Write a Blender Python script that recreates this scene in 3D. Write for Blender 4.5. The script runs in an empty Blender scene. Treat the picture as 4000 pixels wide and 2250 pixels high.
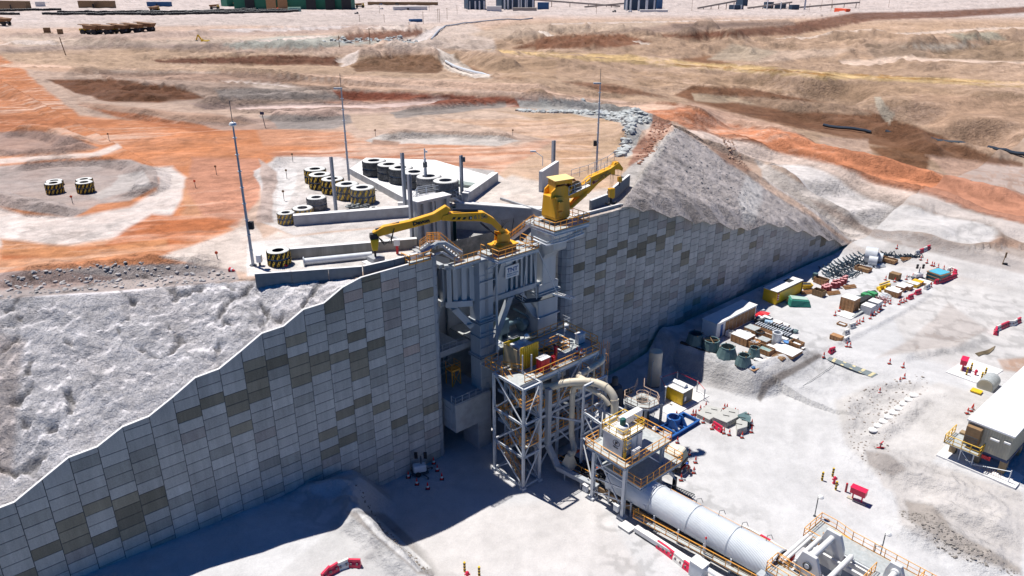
import bpy,bmesh,math,random
import numpy as np
from mathutils import Vector,Matrix,noise as mnoise
random.seed(7)
C_=bpy.context.scene
R=math.radians
FPX=2900.0;TILT=R(22.8);CAMH=60.0
cam_d=bpy.data.cameras.new('camera');cam=bpy.data.objects.new('camera',cam_d)
C_.collection.objects.link(cam)
cam_d.sensor_width=36.0;cam_d.lens=36.0*FPX/4000.0
cam_d.clip_start=1.0;cam_d.clip_end=9000.0
cam.location=(0,0,CAMH);cam.rotation_euler=(math.pi/2-TILT,0,0)
C_.camera=cam
SUN_EL,SUN_DIR=67.0,(-0.773,0.634)
w=bpy.data.worlds.new('World');C_.world=w;w.use_nodes=True
nt=w.node_tree;bg=nt.nodes['Background']
sky=nt.nodes.new('ShaderNodeTexSky');sky.sky_type='NISHITA';sky.sun_disc=False
sky.sun_elevation=R(SUN_EL);sky.sun_rotation=math.atan2(SUN_DIR[0],SUN_DIR[1])
sky.altitude=2500;sky.air_density=1.0;sky.dust_density=0.0;sky.ozone_density=8.0
tint=nt.nodes.new('ShaderNodeVectorMath');tint.operation='MULTIPLY';tint.inputs[1].default_value=(.10,.70,1.25)
nt.links.new(sky.outputs[0],tint.inputs[0]);nt.links.new(tint.outputs[0],bg.inputs[0]);bg.inputs[1].default_value=0.05
sd=bpy.data.lights.new('sun','SUN');sd.energy=5.0;sd.angle=R(0.53);sd.color=(1.0,0.955,0.89)
so=bpy.data.objects.new('sun',sd);C_.collection.objects.link(so)
ce,se=math.cos(R(SUN_EL)),math.sin(R(SUN_EL))
so.rotation_euler=Vector((SUN_DIR[0]*ce,SUN_DIR[1]*ce,se)).to_track_quat('Z','Y').to_euler()
C_.view_settings.view_transform='Standard';C_.view_settings.look='None'
C_.view_settings.exposure=0.38;C_.view_settings.gamma=1
WO=(-9.6,83.7);UD=(math.sin(R(49)),math.cos(R(49)));ND=(UD[1],-UD[0])
ROTZ=math.atan2(UD[1],UD[0])
def L(s,w_,z=0.0):
 return Vector((WO[0]+s*UD[0]+w_*ND[0],WO[1]+s*UD[1]+w_*ND[1],z))
def at(px,py,z=0.0):
 x=(px-2000)/FPX;y=(1125-py)/FPX
 r=(x,math.cos(TILT)+y*math.sin(TILT),-math.sin(TILT)+y*math.cos(TILT))
 t=(z-CAMH)/r[2]
 return Vector((r[0]*t,r[1]*t,z))
def sw(p):
 dx,dy=p[0]-WO[0],p[1]-WO[1]
 return dx*UD[0]+dy*UD[1],dx*ND[0]+dy*ND[1]
def Zr(ox,oy,s):return lambda x,y,z=0.0:at(ox+x/s,oy+y/s,z)
sD=Zr(0,0,0.644);sT=Zr(1000,500,2.229);sK=Zr(2200,1700,2.576);sRg=Zr(3100,1400,1.7044)
sY=Zr(2950,900,2.0705);sS=Zr(2550,950,2.415);sQ=Zr(2750,1850,2.0608);sF=Zr(2480,1500,3.623)
def lin(h):
 if isinstance(h,str):
  h=h.lstrip('#');h=[int(h[i:i+2],16)for i in(0,2,4)]
 return tuple(((c/255.)/12.92 if c<=10 else(((c/255.)+.055)/1.055)**2.4)for c in h)
def nd(t,typ,**kw):
 n=t.nodes.new(typ)
 for k,v in kw.items():
  if k in n.inputs:n.inputs[k].default_value=v
  else:setattr(n,k,v)
 return n
def mat(name,col,rough=.6,metal=0.,var=.12,scale=1.2,bump=0.,spec=.4,dirt=None,dirtamt=.0,streak=False):
 m=bpy.data.materials.new(name);m.use_nodes=True;t=m.node_tree
 b=t.nodes['Principled BSDF'];b.inputs['Roughness'].default_value=rough
 b.inputs['Metallic'].default_value=metal;b.inputs['Specular IOR Level'].default_value=spec
 tc=nd(t,'ShaderNodeTexCoord')
 mp=nd(t,'ShaderNodeMapping');t.links.new(tc.outputs['Object'],mp.inputs[0])
 if streak:mp.inputs['Scale'].default_value=(1,1,.12)
 n1=nd(t,'ShaderNodeTexNoise',Scale=scale,Detail=6.,Roughness=.6)
 t.links.new(mp.outputs[0],n1 .inputs['Vector'])
 rmp=nd(t,'ShaderNodeMapRange');rmp.inputs['From Min'].default_value=.3;rmp.inputs['From Max'].default_value=.7
 rmp.inputs['To Min'].default_value=1-var;rmp.inputs['To Max'].default_value=1+var
 t.links.new(n1 .outputs['Fac'],rmp.inputs[0])
 mx=nd(t,'ShaderNodeVectorMath',operation='MULTIPLY')
 if dirt is not None:
  n3=nd(t,'ShaderNodeTexNoise',Scale=scale*.6,Detail=8.,Roughness=.7);t.links.new(mp.outputs[0],n3 .inputs['Vector'])
  r3=nd(t,'ShaderNodeMapRange');r3 .inputs['From Min'].default_value=.5;r3 .inputs['From Max'].default_value=.72
  r3 .inputs['To Max'].default_value=dirtamt;t.links.new(n3 .outputs['Fac'],r3 .inputs[0])
  m1=nd(t,'ShaderNodeMix',data_type='RGBA');t.links.new(r3 .outputs[0],m1 .inputs['Factor'])
  m1 .inputs[6].default_value=(*col,1);m1 .inputs[7].default_value=(*dirt,1)
  t.links.new(m1 .outputs[2],mx.inputs[0])
 else:
  mx.inputs[0].default_value=col
 t.links.new(rmp.outputs[0],mx.inputs[1]);t.links.new(mx.outputs[0],b.inputs['Base Color'])
 if bump:
  n2=nd(t,'ShaderNodeTexNoise',Scale=scale*6,Detail=5.);t.links.new(tc.outputs['Object'],n2 .inputs['Vector'])
  bp=nd(t,'ShaderNodeBump',Strength=.6,Distance=bump);t.links.new(n2 .outputs['Fac'],bp.inputs['Height'])
  t.links.new(bp.outputs[0],b.inputs['Normal'])
 return m
def mat_attr(name,rough=.9,s1=.5,s2=6.,var=.14,bumps=((1.2,.25),(9.,.05)),pebble=0.):
 """colour comes from the mesh's own colour layer (what the ground is made of, plus a painted bank shadow), broken up by procedural noise"""
 m=bpy.data.materials.new(name);m.use_nodes=True;t=m.node_tree
 b=t.nodes['Principled BSDF'];b.inputs['Roughness'].default_value=rough;b.inputs['Specular IOR Level'].default_value=.1
 ca=nd(t,'ShaderNodeAttribute',attribute_name='Col');geo=nd(t,'ShaderNodeNewGeometry')
 a=nd(t,'ShaderNodeTexNoise',Scale=s1,Detail=8.,Roughness=.65);t.links.new(geo.outputs['Position'],a.inputs['Vector'])
 c=nd(t,'ShaderNodeTexNoise',Scale=s2,Detail=6.,Roughness=.7);t.links.new(geo.outputs['Position'],c.inputs['Vector'])
 ad0=nd(t,'ShaderNodeMath',operation='ADD');t.links.new(a.outputs['Fac'],ad0 .inputs[0]);t.links.new(c.outputs['Fac'],ad0 .inputs[1])
 e=nd(t,'ShaderNodeTexNoise',Scale=.13,Detail=8.,Roughness=.7);t.links.new(geo.outputs['Position'],e.inputs['Vector'])
 ad=nd(t,'ShaderNodeMath',operation='ADD');t.links.new(ad0 .outputs[0],ad.inputs[0]);t.links.new(e.outputs['Fac'],ad.inputs[1])
 r=nd(t,'ShaderNodeMapRange');r.inputs['From Min'].default_value=1.2;r.inputs['From Max'].default_value=1.8
 r.inputs['To Min'].default_value=1-var;r.inputs['To Max'].default_value=1+var;t.links.new(ad.outputs[0],r.inputs[0])
 mx=nd(t,'ShaderNodeVectorMath',operation='MULTIPLY');t.links.new(ca.outputs['Color'],mx.inputs[0]);t.links.new(r.outputs[0],mx.inputs[1])
 t.links.new(mx.outputs[0],b.inputs['Base Color'])
 prev=None;ra=nd(t,'ShaderNodeAttribute',attribute_name='Rough')
 for sc,ds in bumps:
  nn=nd(t,'ShaderNodeTexNoise',Scale=sc,Detail=6.,Roughness=.65);t.links.new(geo.outputs['Position'],nn.inputs['Vector'])
  bp=nd(t,'ShaderNodeBump',Strength=1.,Distance=ds);t.links.new(nn.outputs['Fac'],bp.inputs['Height'])
  t.links.new(ra.outputs['Fac'],bp.inputs['Strength'])
  if prev:t.links.new(prev.outputs[0],bp.inputs['Normal'])
  prev=bp
 t.links.new(prev.outputs[0],b.inputs['Normal'])
 return m
def link(o):C_.collection.objects.link(o);return o
def tag(o,label=None,cat=None,group=None,kind=None):
 if label:o['label']=label
 if cat:o['category']=cat
 if group:o['group']=group
 if kind:o['kind']=kind
 return o
def empty(name,loc,label,cat,group=None,rz=0.):
 o=bpy.data.objects.new(name,None);o.location=loc;o.rotation_euler=(0,0,rz);o.empty_display_size=.3
 link(o);bpy.context.view_layer.update()
 return tag(o,label,cat,group)
class MB:
 """collects shapes in world (or local) coordinates and builds one mesh"""
 def __init__(s):s.v=[];s.f=[];s.mi=[];s.cur=0
 def m(s,i):s.cur=i;return s
 def add(s,vs,fs):
  b=len(s.v);s.v+=[tuple(p)for p in vs];s.f+=[tuple(b+i for i in f)for f in fs];s.mi+=[s.cur]*len(fs);return s
 def hexa(s,p):
  return s.add(p,[(3,2,1,0),(4,5,6,7),(0,1,5,4),(1,2,6,5),(2,3,7,6),(3,0,4,7)])
 def box(s,c,d,rz=0.):
  x,y,z=d[0]/2,d[1]/2,d[2]/2;cr,sr=math.cos(rz),math.sin(rz)
  return s.hexa([(c[0]+a*cr-b_*sr,c[1]+a*sr+b_*cr,c[2]+e)for e in(-z,z)for a,b_ in((-x,-y),(x,-y),(x,y),(-x,y))])
 def lbox(s,s0,s1,w0,w1,z0,z1):
  return s.hexa([L(a,b_,e)for e in(z0,z1)for a,b_ in((s0,w1),(s1,w1),(s1,w0),(s0,w0))])
 def prism(s,pts,z0,z1):
  n_=len(pts);vs=[(p[0],p[1],z0)for p in pts]+[(p[0],p[1],z1)for p in pts]
  return s.add(vs,[tuple(range(n_-1,-1,-1)),tuple(range(n_,2*n_))]+[(i,(i+1)%n_,n_+(i+1)%n_,n_+i)for i in range(n_)])
 def slab(s,pts,th,dirv):
  n_=len(pts);d=Vector(dirv)*th;vs=[Vector(p)for p in pts]+[Vector(p)+d for p in pts]
  return s.add(vs,[tuple(range(n_-1,-1,-1)),tuple(range(n_,2*n_))]+[(i,(i+1)%n_,n_+(i+1)%n_,n_+i)for i in range(n_)])
 def bar(s,a,b_,wd,ht=None,up=(0,0,1)):
  a=Vector(a);b_=Vector(b_);d=(b_-a)
  if d.length<1e-6:return s
  d.normalize();ht=ht or wd;u_=Vector(up)
  if abs(d.dot(u_))>.98:u_=Vector((UD[0],UD[1],0))
  x=d.cross(u_).normalized();y=x.cross(d)
  o=[(-wd/2,-ht/2),(wd/2,-ht/2),(wd/2,ht/2),(-wd/2,ht/2)]
  return s.hexa([a+x*i+y*j for i,j in o]+[b_+x*i+y*j for i,j in o])
 def ibeam(s,a,b_,wd,ht,up=(0,0,1)):
  a=Vector(a);b_=Vector(b_);d=(b_-a).normalized();u_=Vector(up)
  if abs(d.dot(u_))>.98:u_=Vector((UD[0],UD[1],0))
  x=d.cross(u_).normalized();y=x.cross(d);t=max(.02,ht*.09)
  s.bar(a+y*(ht/2-t/2),b_+y*(ht/2-t/2),wd,t,up);s.bar(a-y*(ht/2-t/2),b_-y*(ht/2-t/2),wd,t,up)
  return s.bar(a,b_,t,ht-2*t,up)
 def tube(s,pts,r,seg=8,cap=True):
  pts=[Vector(p)for p in pts];rs=r if isinstance(r,(list,tuple))else[r]*len(pts)
  b=len(s.v);px=None
  for i,p in enumerate(pts):
   d=(pts[min(i+1,len(pts)-1)]-pts[max(i-1,0)]).normalized()
   if px is None:px=d.orthogonal().normalized()
   else:
    px=(px-d*px.dot(d))
    px=px.normalized()if px.length>1e-5 else d.orthogonal().normalized()
   py=d.cross(px)
   for k in range(seg):
    a=2*math.pi*k/seg;s.v.append(tuple(p+(px*math.cos(a)+py*math.sin(a))*rs[i]))
  n_=len(pts);c0=len(s.f)
  for i in range(n_-1):
   for k in range(seg):
    k2=(k+1)%seg;s.f.append((b+i*seg+k,b+i*seg+k2,b+(i+1)*seg+k2,b+(i+1)*seg+k))
  if cap:
   s.f.append(tuple(b+k for k in range(seg-1,-1,-1)));s.f.append(tuple(b+(n_-1)*seg+k for k in range(seg)))
  s.mi+=[s.cur]*(len(s.f)-c0);return s
 def lathe(s,c,prof,seg=24,axis='Z',rz=0.,closed=False):
  """prof: list of (radius, height). axis Z up, or horizontal along rz"""
  b=len(s.v);cr,sr=math.cos(rz),math.sin(rz)
  for r_,h in prof:
   for k in range(seg):
    a=2*math.pi*k/seg
    if axis=='Z':p=(c[0]+r_*math.cos(a),c[1]+r_*math.sin(a),c[2]+h)
    else:x,y,z=h,r_*math.cos(a),r_*math.sin(a);p=(c[0]+x*cr-y*sr,c[1]+x*sr+y*cr,c[2]+z)
    s.v.append(p)
  n_=len(prof);c0=len(s.f);rng=range(n_ if closed else n_-1)
  for i in rng:
   j=(i+1)%n_
   for k in range(seg):
    k2=(k+1)%seg;s.f.append((b+i*seg+k,b+i*seg+k2,b+j*seg+k2,b+j*seg+k))
  if not closed:
   if prof[0][0]>1e-4:s.f.append(tuple(b+k for k in range(seg-1,-1,-1)))
   if prof[-1][0]>1e-4:s.f.append(tuple(b+(n_-1)*seg+k for k in range(seg)))
  s.mi+=[s.cur]*(len(s.f)-c0);return s
 def pieces(s):
  n_=len(s.v);P=list(range(n_))
  def fi_(a):
   while P[a]!=a:P[a]=P[P[a]];a=P[a]
   return a
  for f in s.f:
   a=fi_(f[0])
   for i in f[1:]:P[fi_(i)]=a
  B={}
  for i,v in enumerate(s.v):
   r=fi_(i);b_=B.setdefault(r,[list(v),list(v)])
   for k in range(3):b_[0][k]=min(b_[0][k],v[k]);b_[1][k]=max(b_[1][k],v[k])
  ks=list(B);m_=.06
  if len(ks)>400:return[]
  g={k:k for k in ks}
  def gi(a):
   while g[a]!=a:a=g[a]
   return a
  for i,a in enumerate(ks):
   A=B[a]
   for b_ in ks[i+1:]:
    Q=B[b_]
    if all(A[0][k]-m_<=Q[1][k]and Q[0][k]-m_<=A[1][k]for k in range(3)):
     x,y=gi(a),gi(b_)
     if x!=y:g[y]=x
  out={}
  for i,f in enumerate(s.f):out.setdefault(gi(fi_(f[0])),[]).append(i)
  return list(out.values())
 def build(s,name,mats,parent=None,local=False,smooth=False,bevel=0.):
  if parent is not None and not local and len(s.f)<6000:
   G=s.pieces()
   if 2<=len(G)<=16:
    first=None
    for fs in G:
     q=MB();mp_={}
     for fi in fs:
      for i in s.f[fi]:
       if i not in mp_:mp_[i]=len(q.v);q.v.append(s.v[i])
      q.f.append(tuple(mp_[i]for i in s.f[fi]));q.mi.append(s.mi[fi])
     q.pieces=lambda:[]
     o=q.build(name,mats,parent,local,smooth,bevel);first=first or o
    return first
  me=bpy.data.meshes.new(name);vs=s.v
  o=bpy.data.objects.new(name,me)
  if parent is not None:
   o.parent=parent
   if not local:
    inv=parent.matrix_world.inverted();vs=[tuple(inv@Vector(p))for p in vs]
  elif not local and vs:
   x0,x1=min(p[0]for p in vs),max(p[0]for p in vs);y0,y1=min(p[1]for p in vs),max(p[1]for p in vs);z0=min(p[2]for p in vs)
   og=((x0+x1)/2,(y0+y1)/2,z0);o.location=og;vs=[(p[0]-og[0],p[1]-og[1],p[2]-og[2])for p in vs]
  me.from_pydata(vs,[],s.f)
  for m_ in(mats if isinstance(mats,(list,tuple))else[mats]):me.materials.append(m_)
  if isinstance(mats,(list,tuple)):me.polygons.foreach_set('material_index',s.mi)
  if smooth:me.polygons.foreach_set('use_smooth',[True]*len(me.polygons));me.set_sharp_from_angle(angle=R(38))
  me.validate();me.update();link(o)
  if bevel:md=o.modifiers.new('bevel','BEVEL');md.width=bevel;md.segments=1;md.limit_method='ANGLE'
  if parent is None:bpy.context.view_layer.update()
  return o
def rail(mb,pts,h=1.05,r=.035,post=1.5,gaps=(),closed=False,kick=True):
 """handrail along a walkway's edge: top rail, mid rail, posts, toe board"""
 pts=[Vector(p)for p in pts]
 if closed:pts=pts+[pts[0]]
 for i in range(len(pts)-1):
  if i in gaps:continue
  a,b_=pts[i],pts[i+1];n_=max(1,round((b_-a).length/post))
  mb.tube([a+Vector((0,0,h)),b_+Vector((0,0,h))],r,5);mb.tube([a+Vector((0,0,h*.52)),b_+Vector((0,0,h*.52))],r*.8,5)
  for k in range(n_+1):
   p=a.lerp(b_,k/n_);mb.tube([p,p+Vector((0,0,h))],r,5)
  if kick:mb.bar(a+Vector((0,0,.06)),b_+Vector((0,0,.06)),.02,.12)
 return mb
def copy_tree(o,parent=None):
 c=o.copy();C_.collection.objects.link(c);c.parent=parent
 if parent is not None:c.matrix_parent_inverse=o.matrix_parent_inverse
 for ch in[x for x in o.children]:copy_tree(ch,c)
 return c
def _h(ix,iy,seed):
 n_=(ix.astype(np.int64)*374761393+iy.astype(np.int64)*668265263+seed*1442695041)&0xffffffff
 n_=((n_^(n_>>13))*1274126177)&0xffffffff
 return((n_^(n_>>16))&0xffff)/65535.0
def vn(x,y,seed=0):
 ix=np.floor(x);iy=np.floor(y);fx=x-ix;fy=y-iy;fx=fx*fx*(3-2*fx);fy=fy*fy*(3-2*fy)
 a=_h(ix,iy,seed);b_=_h(ix+1,iy,seed);c=_h(ix,iy+1,seed);d=_h(ix+1,iy+1,seed)
 return a+(b_-a)*fx+(c-a)*fy+(a-b_-c+d)*fx*fy
def fbm(x,y,wl,oc=4,seed=0,rid=False):
 s_=np.zeros_like(x);a=1.;t=0.
 for k in range(oc):
  ca,sa=math.cos(k*1.3+.5),math.sin(k*1.3+.5)
  v=vn((x*ca-y*sa)/wl+17.3*k,(x*sa+y*ca)/wl+9.1*k,seed+k)*2-1
  if rid:v=1-2*np.abs(v)
  s_+=a*v;t+=a;a*=.5;wl*=.5
 return s_/t
def toD(x,y,z):
 z=z-CAMH;d=y*math.cos(TILT)-z*math.sin(TILT);d=np.maximum(d,1.);u_=y*math.sin(TILT)+z*math.cos(TILT)
 return(2000+FPX*x/d)*.644,(1125-FPX*u_/d)*.644
def segd(px,py,pts,closed=False):
 """distance to a polyline, signed side and parameter of the nearest point"""
 best=np.full(px.shape,1e9);par=np.zeros(px.shape);P=list(pts)+([pts[0]]if closed else[]);acc=0.;nx=np.zeros(px.shape);ny=np.zeros(px.shape)
 for(ax,ay),(bx,by)in zip(P[:-1],P[1:]):
  dx,dy=bx-ax,by-ay;l2=dx*dx+dy*dy+1e-9
  t=np.clip(((px-ax)*dx+(py-ay)*dy)/l2,0,1);qx=ax+t*dx;qy=ay+t*dy
  d=np.hypot(px-qx,py-qy);m_=d<best;best=np.where(m_,d,best);par=np.where(m_,acc+t*math.sqrt(l2),par)
  nx=np.where(m_,qx,nx);ny=np.where(m_,qy,ny);acc+=math.sqrt(l2)
 return best,par,nx,ny
def inpoly(px,py,pts):
 c=np.zeros(px.shape,bool);n_=len(pts)
 for i in range(n_):
  x0,y0=pts[i];x1,y1=pts[(i+1)%n_]
  if y0==y1:continue
  m_=((y0>py)!=(y1>py))&(px<(x1-x0)*(py-y0)/(y1-y0)+x0);c^=m_
 return c
def pmask(px,py,pts,soft):
 """soft-edged polygon mask"""
 xs=[p[0]for p in pts];ys=[p[1]for p in pts]
 out=np.zeros(px.shape);k=(px>min(xs)-soft*2)&(px<max(xs)+soft*2)&(py>min(ys)-soft*2)&(py<max(ys)+soft*2)
 if not k.any():return out
 a,b_=px[k],py[k];d=segd(a,b_,pts,True)[0];sd_=np.where(inpoly(a,b_,pts),d,-d)
 out[k]=np.clip(sd_/soft*.5+.5,0,1);return out
PROF_S=[-120,-75,-70,-65.1,-62.7,-60.3,-57.9,-55.5,-53.1,-50.7,-48.3,-45.9,-43.45,-41,-38.5,-36,-33.6,-31.2,-28.8,-26.4,-24.05,-21.65,-19.25,-16.85,-14.45,-12.05,-9.65,0,25.2,34.55,36.9,39.27,41.6,44,46.35,48.7,51.1,53.45,55.8,58.2,60.55,62.9,65.3,67.65,70,77.1,79.5,81.8,84.2,86.6,88.95,91.3,93.7,96,98.4,100.8,103.2,105.5,107.9,110.2,112.6,115,120,300]
PROF_Z=[6,6.3,7.6,9.1,10.4,11.7,12.9,14.2,14.2,15.45,16.75,16.75,18.05,19.3,19.3,20.6,20.6,21.9,23.2,23.2,24.46,25.7,25.7,26.97,26.97,28.2,28.74,28.74,28.7,28.6,28.2,26.95,26.9,25.7,24.55,24.45,23.3,22.05,22,20.8,20.75,19.5,18.35,18.3,17.15,17.15,16.2,15.25,15.2,13.9,12.75,12.6,11.4,10.2,10.1,8.9,7.6,7.5,6.2,4.9,4.7,4.2,3.4,3.2]
def prof(s):return np.interp(s,PROF_S,PROF_Z)
CT=[(-400,600,28),(0,640,28.3),(300,650,28.3),(560,600,28.4),(800,560,28.4),(1000,480,28.4),(1300,480,28.4),(1500,450,28.4),(560,450,28.4),(100,520,28.3),(300,400,28),(0,400,28),(560,350,28.2),(900,330,28.4),(1200,300,28.4),(1500,300,28.4),(1600,320,28.6),(1300,380,28.4),(1620,400,28.4),(-400,400,28),(-400,250,28),(100,280,27.5),(400,270,27),(700,270,26.5),(1000,255,26),(1300,245,25.5),(100,210,26),(500,200,25),(900,200,24),(1300,205,24),(0,150,25),(400,150,22),(800,150,21),(1100,150,20),(1400,160,22),(0,110,18),(300,90,15),(700,100,16),(1000,100,15),(0,60,12),(500,60,12),(1000,60,12),(0,20,10),(600,20,10),(1288,20,10),(2000,20,10),(2576,20,14),(1288,60,12),(1700,60,12),(1500,210,22),(1700,270,21),(1750,235,17),(1900,262,14),(2100,310,12),(2300,390,11),(2500,430,10),(1900,230,12),(2100,270,9),(2300,330,8),(2500,380,8),(2250,240,16),(2450,290,16),(2576,330,15),(1700,190,17),(2000,190,18),(2300,210,18),(2576,220,18),(1600,130,22),(1900,150,19),(2200,130,20),(2450,150,20),(1900,90,15),(2200,80,16),(2500,60,18),(1700,320,19),(1830,340,15.5),(2000,430,11),(2150,520,7.5),(2300,590,5.5),(2200,590,3.8),(2450,640,4.5),(2576,560,8),(2576,500,9),(2300,480,10),(2100,400,12.5),(1900,330,14),(1900,780,3),(2200,680,3),(2250,800,3),(2400,760,3.2),(2576,800,3.2),(2560,950,2.6),(2400,900,2.6),(2900,300,15),(2900,500,9),(2900,700,5)]
_cp=[]
for a_,b2,z_ in CT:
 p_=sD(a_,b2,z_);_cp.append((p_.x,p_.y,z_))
_cp=np.array(_cp)
def up_base(x,y):
 num=np.zeros_like(x);den=np.zeros_like(x)
 for cx,cy,cz in _cp:
  d2=(x-cx)**2+(y-cy)**2
  wgt=(1.+.00002*(cx*cx+cy*cy))/(d2+9.)**2.0;num+=wgt*cz;den+=wgt
 return num/den
CHAIN=[(-400,0),(0.3,0),(1,-4.7),(8.8,-16.4),(16.6,-17.4),(24.1,-6.6),(25.0,0),(2500,0)]
def sd_chain(s,w_):
 d,par,nx,ny=segd(s,w_,CHAIN)
 up=(w_<0)&~inpoly(s,w_,[(.3,1),(.3,0),(1,-4.7),(8.8,-16.4),(16.6,-17.4),(24.1,-6.6),(25,0),(25,1)])
 return np.where(up,d,-d),nx,ny
P0=L(35,-.5,28.6);P1=sD(1690,312,29.0)
def seedpoly(pts,z):return[tuple(sD(a_,b_,z)[:2])for a_,b_ in pts]
CREST_L=[(-45.5,-24),(-41.4,-20.9),(-31.3,-14.5),(-19.2,-9.6),(-13.3,-5.6),(-9.9,-2.6),(-9.6,0)]
TOPPOLY=[(-9.6,.0)]+CREST_L[::-1][1:]+[(-90,-46),(-200,-100),(-200,-400),(400,-400),(400,300)]
RIDGES=[([(0,700),(150,690),(330,678),(470,668),(560,672)],28.3,1.5,3.6,.5),([(0,345),(90,338),(150,350),(215,372)],28.2,2.0,4.5,.5),([(-60,385),(60,390),(150,385),(240,372)],28.2,1.0,2.5,.4),([(30,425),(150,413),(270,412),(345,425),(388,450),(375,480),(320,500)],28.3,1.3,3.,.4),([(-40,500),(60,520),(150,535),(200,530)],28.3,1.4,3.2,.5),([(700,400),(672,440),(665,500),(668,560)],28.3,1.5,2.8,.4),([(850,405),(1000,412),(1140,425),(1240,440)],28.4,1.8,3.6,.5),([(950,348),(1050,343),(1150,343),(1250,347),(1290,356)],28.4,1.5,3.,.6),([(1010,288),(1080,278),(1160,268),(1250,262)],28,1.6,3.5,.6),([(660,305),(760,307),(880,303)],27.5,2.2,5.,.8),([(220,275),(400,300),(560,315),(650,318)],27.5,1.8,5.,.7),([(480,272),(620,262),(760,255),(900,246),(1060,250),(1250,255),(1400,262)],26.5,2.5,6.,1.),([(1310,256),(1400,262),(1480,270),(1560,280),(1620,300),(1600,330),(1580,365)],28.6,1.4,3.6,.8),([(330,232),(500,238),(700,240),(900,235)],26,2.2,6.,1.),([(150,195),(350,190),(600,192),(800,205),(1100,222),(1400,240)],24.5,2.2,6.,.9),([(140,128),(400,132),(700,140),(850,145)],22,4.,12.,1.5),([(880,160),(960,145),(1080,150),(1130,165)],22,5.,14.,2.),([(1170,150),(1240,165),(1290,185)],21.5,5.,10.,1.3),([(840,100),(950,88),(1060,78)],16,5.,16.,1.5),([(0,92),(300,98),(600,80),(900,72)],15,3.,12.,1.),([(0,115),(350,116),(620,104)],17,3.,12.,1.),([(1290,115),(1400,92),(1530,88),(1650,105)],21,5.,16.,2.5),([(1640,100),(1750,100),(1900,90),(2100,70)],19,5.,20.,2.5),([(1720,115),(1780,100),(1860,118)],20,8.,14.,1.2),([(2040,100),(2130,98),(2240,92)],20,6.,18.,1.5),([(2250,135),(2380,120),(2576,100)],20,7.,18.,2.),([(1540,165),(1700,170),(1860,185),(2060,200),(2300,205),(2576,225)],20,1.0,12.,.9),([(1440,190),(1580,205),(1760,230),(1860,250),(2060,300),(2260,340),(2420,385),(2576,410)],13,1.2,8.,1.3),([(1180,195),(1400,225),(1600,248)],23,1.2,5.,.8),([(1850,306),(1960,345),(2120,395),(2300,440),(2450,480),(2576,505)],12,2.2,5.,.7),([(1860,330),(1980,370),(2120,410)],13,1.5,4.,.8),([(2080,540),(2000,480),(1930,425)],10,1.6,5.,.7),([(2150,545),(2260,575),(2400,610),(2576,660)],5.,2.4,9.,1.1),([(2240,520),(2400,560),(2576,610)],7,1.6,7.,1.),([(2190,330),(2280,350),(2360,400)],11,2.5,6.,1.4)]
LUMPS=[([(150,205),(270,200),(440,222),(520,246),(400,256),(280,254),(190,232)],25.5,1.9),([(380,150),(700,138),(850,145),(840,165),(600,165),(400,158)],22,2.0),([(880,165),(930,142),(1080,138),(1110,160),(1120,185),(900,180)],22,2.2),([(830,100),(880,88),(1060,75),(1060,92),(900,108)],16,2.5),([(1290,120),(1380,85),(1560,85),(1640,110),(1500,130),(1350,125)],21,3.),([(1650,85),(1790,75),(2150,25),(2160,60),(1900,90),(1800,92)],18,3.),([(1700,240),(1880,262),(2040,300),(2250,345),(2400,400),(2576,430),(2576,395),(2400,350),(2160,290),(2000,245),(1900,215),(1750,205)],11,1.6),([(2180,370),(2280,372),(2340,385),(2330,425),(2240,410)],11,1.4),([(1400,205),(1560,215),(1680,245),(1600,250),(1440,228)],20,1.3),([(2210,150),(2300,140),(2310,160),(2240,170)],20,2.)]
RID2=[([(2050,322),(2130,332),(2190,341),(2225,346),(2330,364),(2440,384),(2480,390),(2620,412)],11,2.2,3.5,0.)]
def pb_(a_,b_,z=None):
 z=15.
 for _ in range(8):p=sD(a_,b_,z);z=.5*z+.5*float(up_base(np.array([p.x]),np.array([p.y]))[0])
 return p.x,p.y
_pc={}
def pbl(pl):
 k=tuple(pl)
 if k not in _pc:_pc[k]=[pb_(*q)for q in pl]
 return _pc[k]
ROADS=[([(1240,130),(1400,141),(1640,154),(1820,168),(2000,181),(2300,199),(2576,214),(2800,232)],5.5,'#e3c08a'),([(1660,272),(1720,294),(1860,333),(2050,390),(2300,450),(2576,520),(2800,580)],7.5,'#e0946c'),([(1740,336),(1880,372),(1980,404),(2150,462),(2300,502),(2576,588),(2760,650)],4.5,'#ead5c8'),([(-60,172),(100,168),(240,177),(560,184),(850,204),(1200,228),(1400,244),(1660,270)],5.5,'#e6c3ab'),([(240,182),(480,186),(840,202)],3.,'#ead2c4'),([(1035,116),(1060,100),(1085,82),(1110,66)],5.,'#e2d6d0'),([(1112,142),(1125,160),(1160,182),(1215,200)],4.,'#e6d8cc'),([(580,208),(700,216),(900,236)],3.,'#e4d2c8'),([(860,160),(895,150),(870,170)],3.5,'#e4d4ca'),([(640,275),(900,272),(1100,262)],4.5,'#ead0c6'),([(-60,118),(60,112),(200,128),(420,122),(760,96),(1000,84)],9.,'#e4d3c8'),([(60,88),(400,88),(700,78),(900,72)],7.,'#dccfca'),([(2000,430),(2150,515),(2280,575),(2420,610)],6.,'#e6e0dd'),([(1300,100),(1500,112),(1640,118)],8.,'#e6d6c8'),([(1980,100),(2200,92),(2400,78),(2576,70)],9.,'#e4cdbb'),([(2150,160),(2350,152),(2576,160)],7.,'#e8cdb9'),([(1400,60),(1800,52),(2100,40)],8.,'#d8c6ba')]
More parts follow.
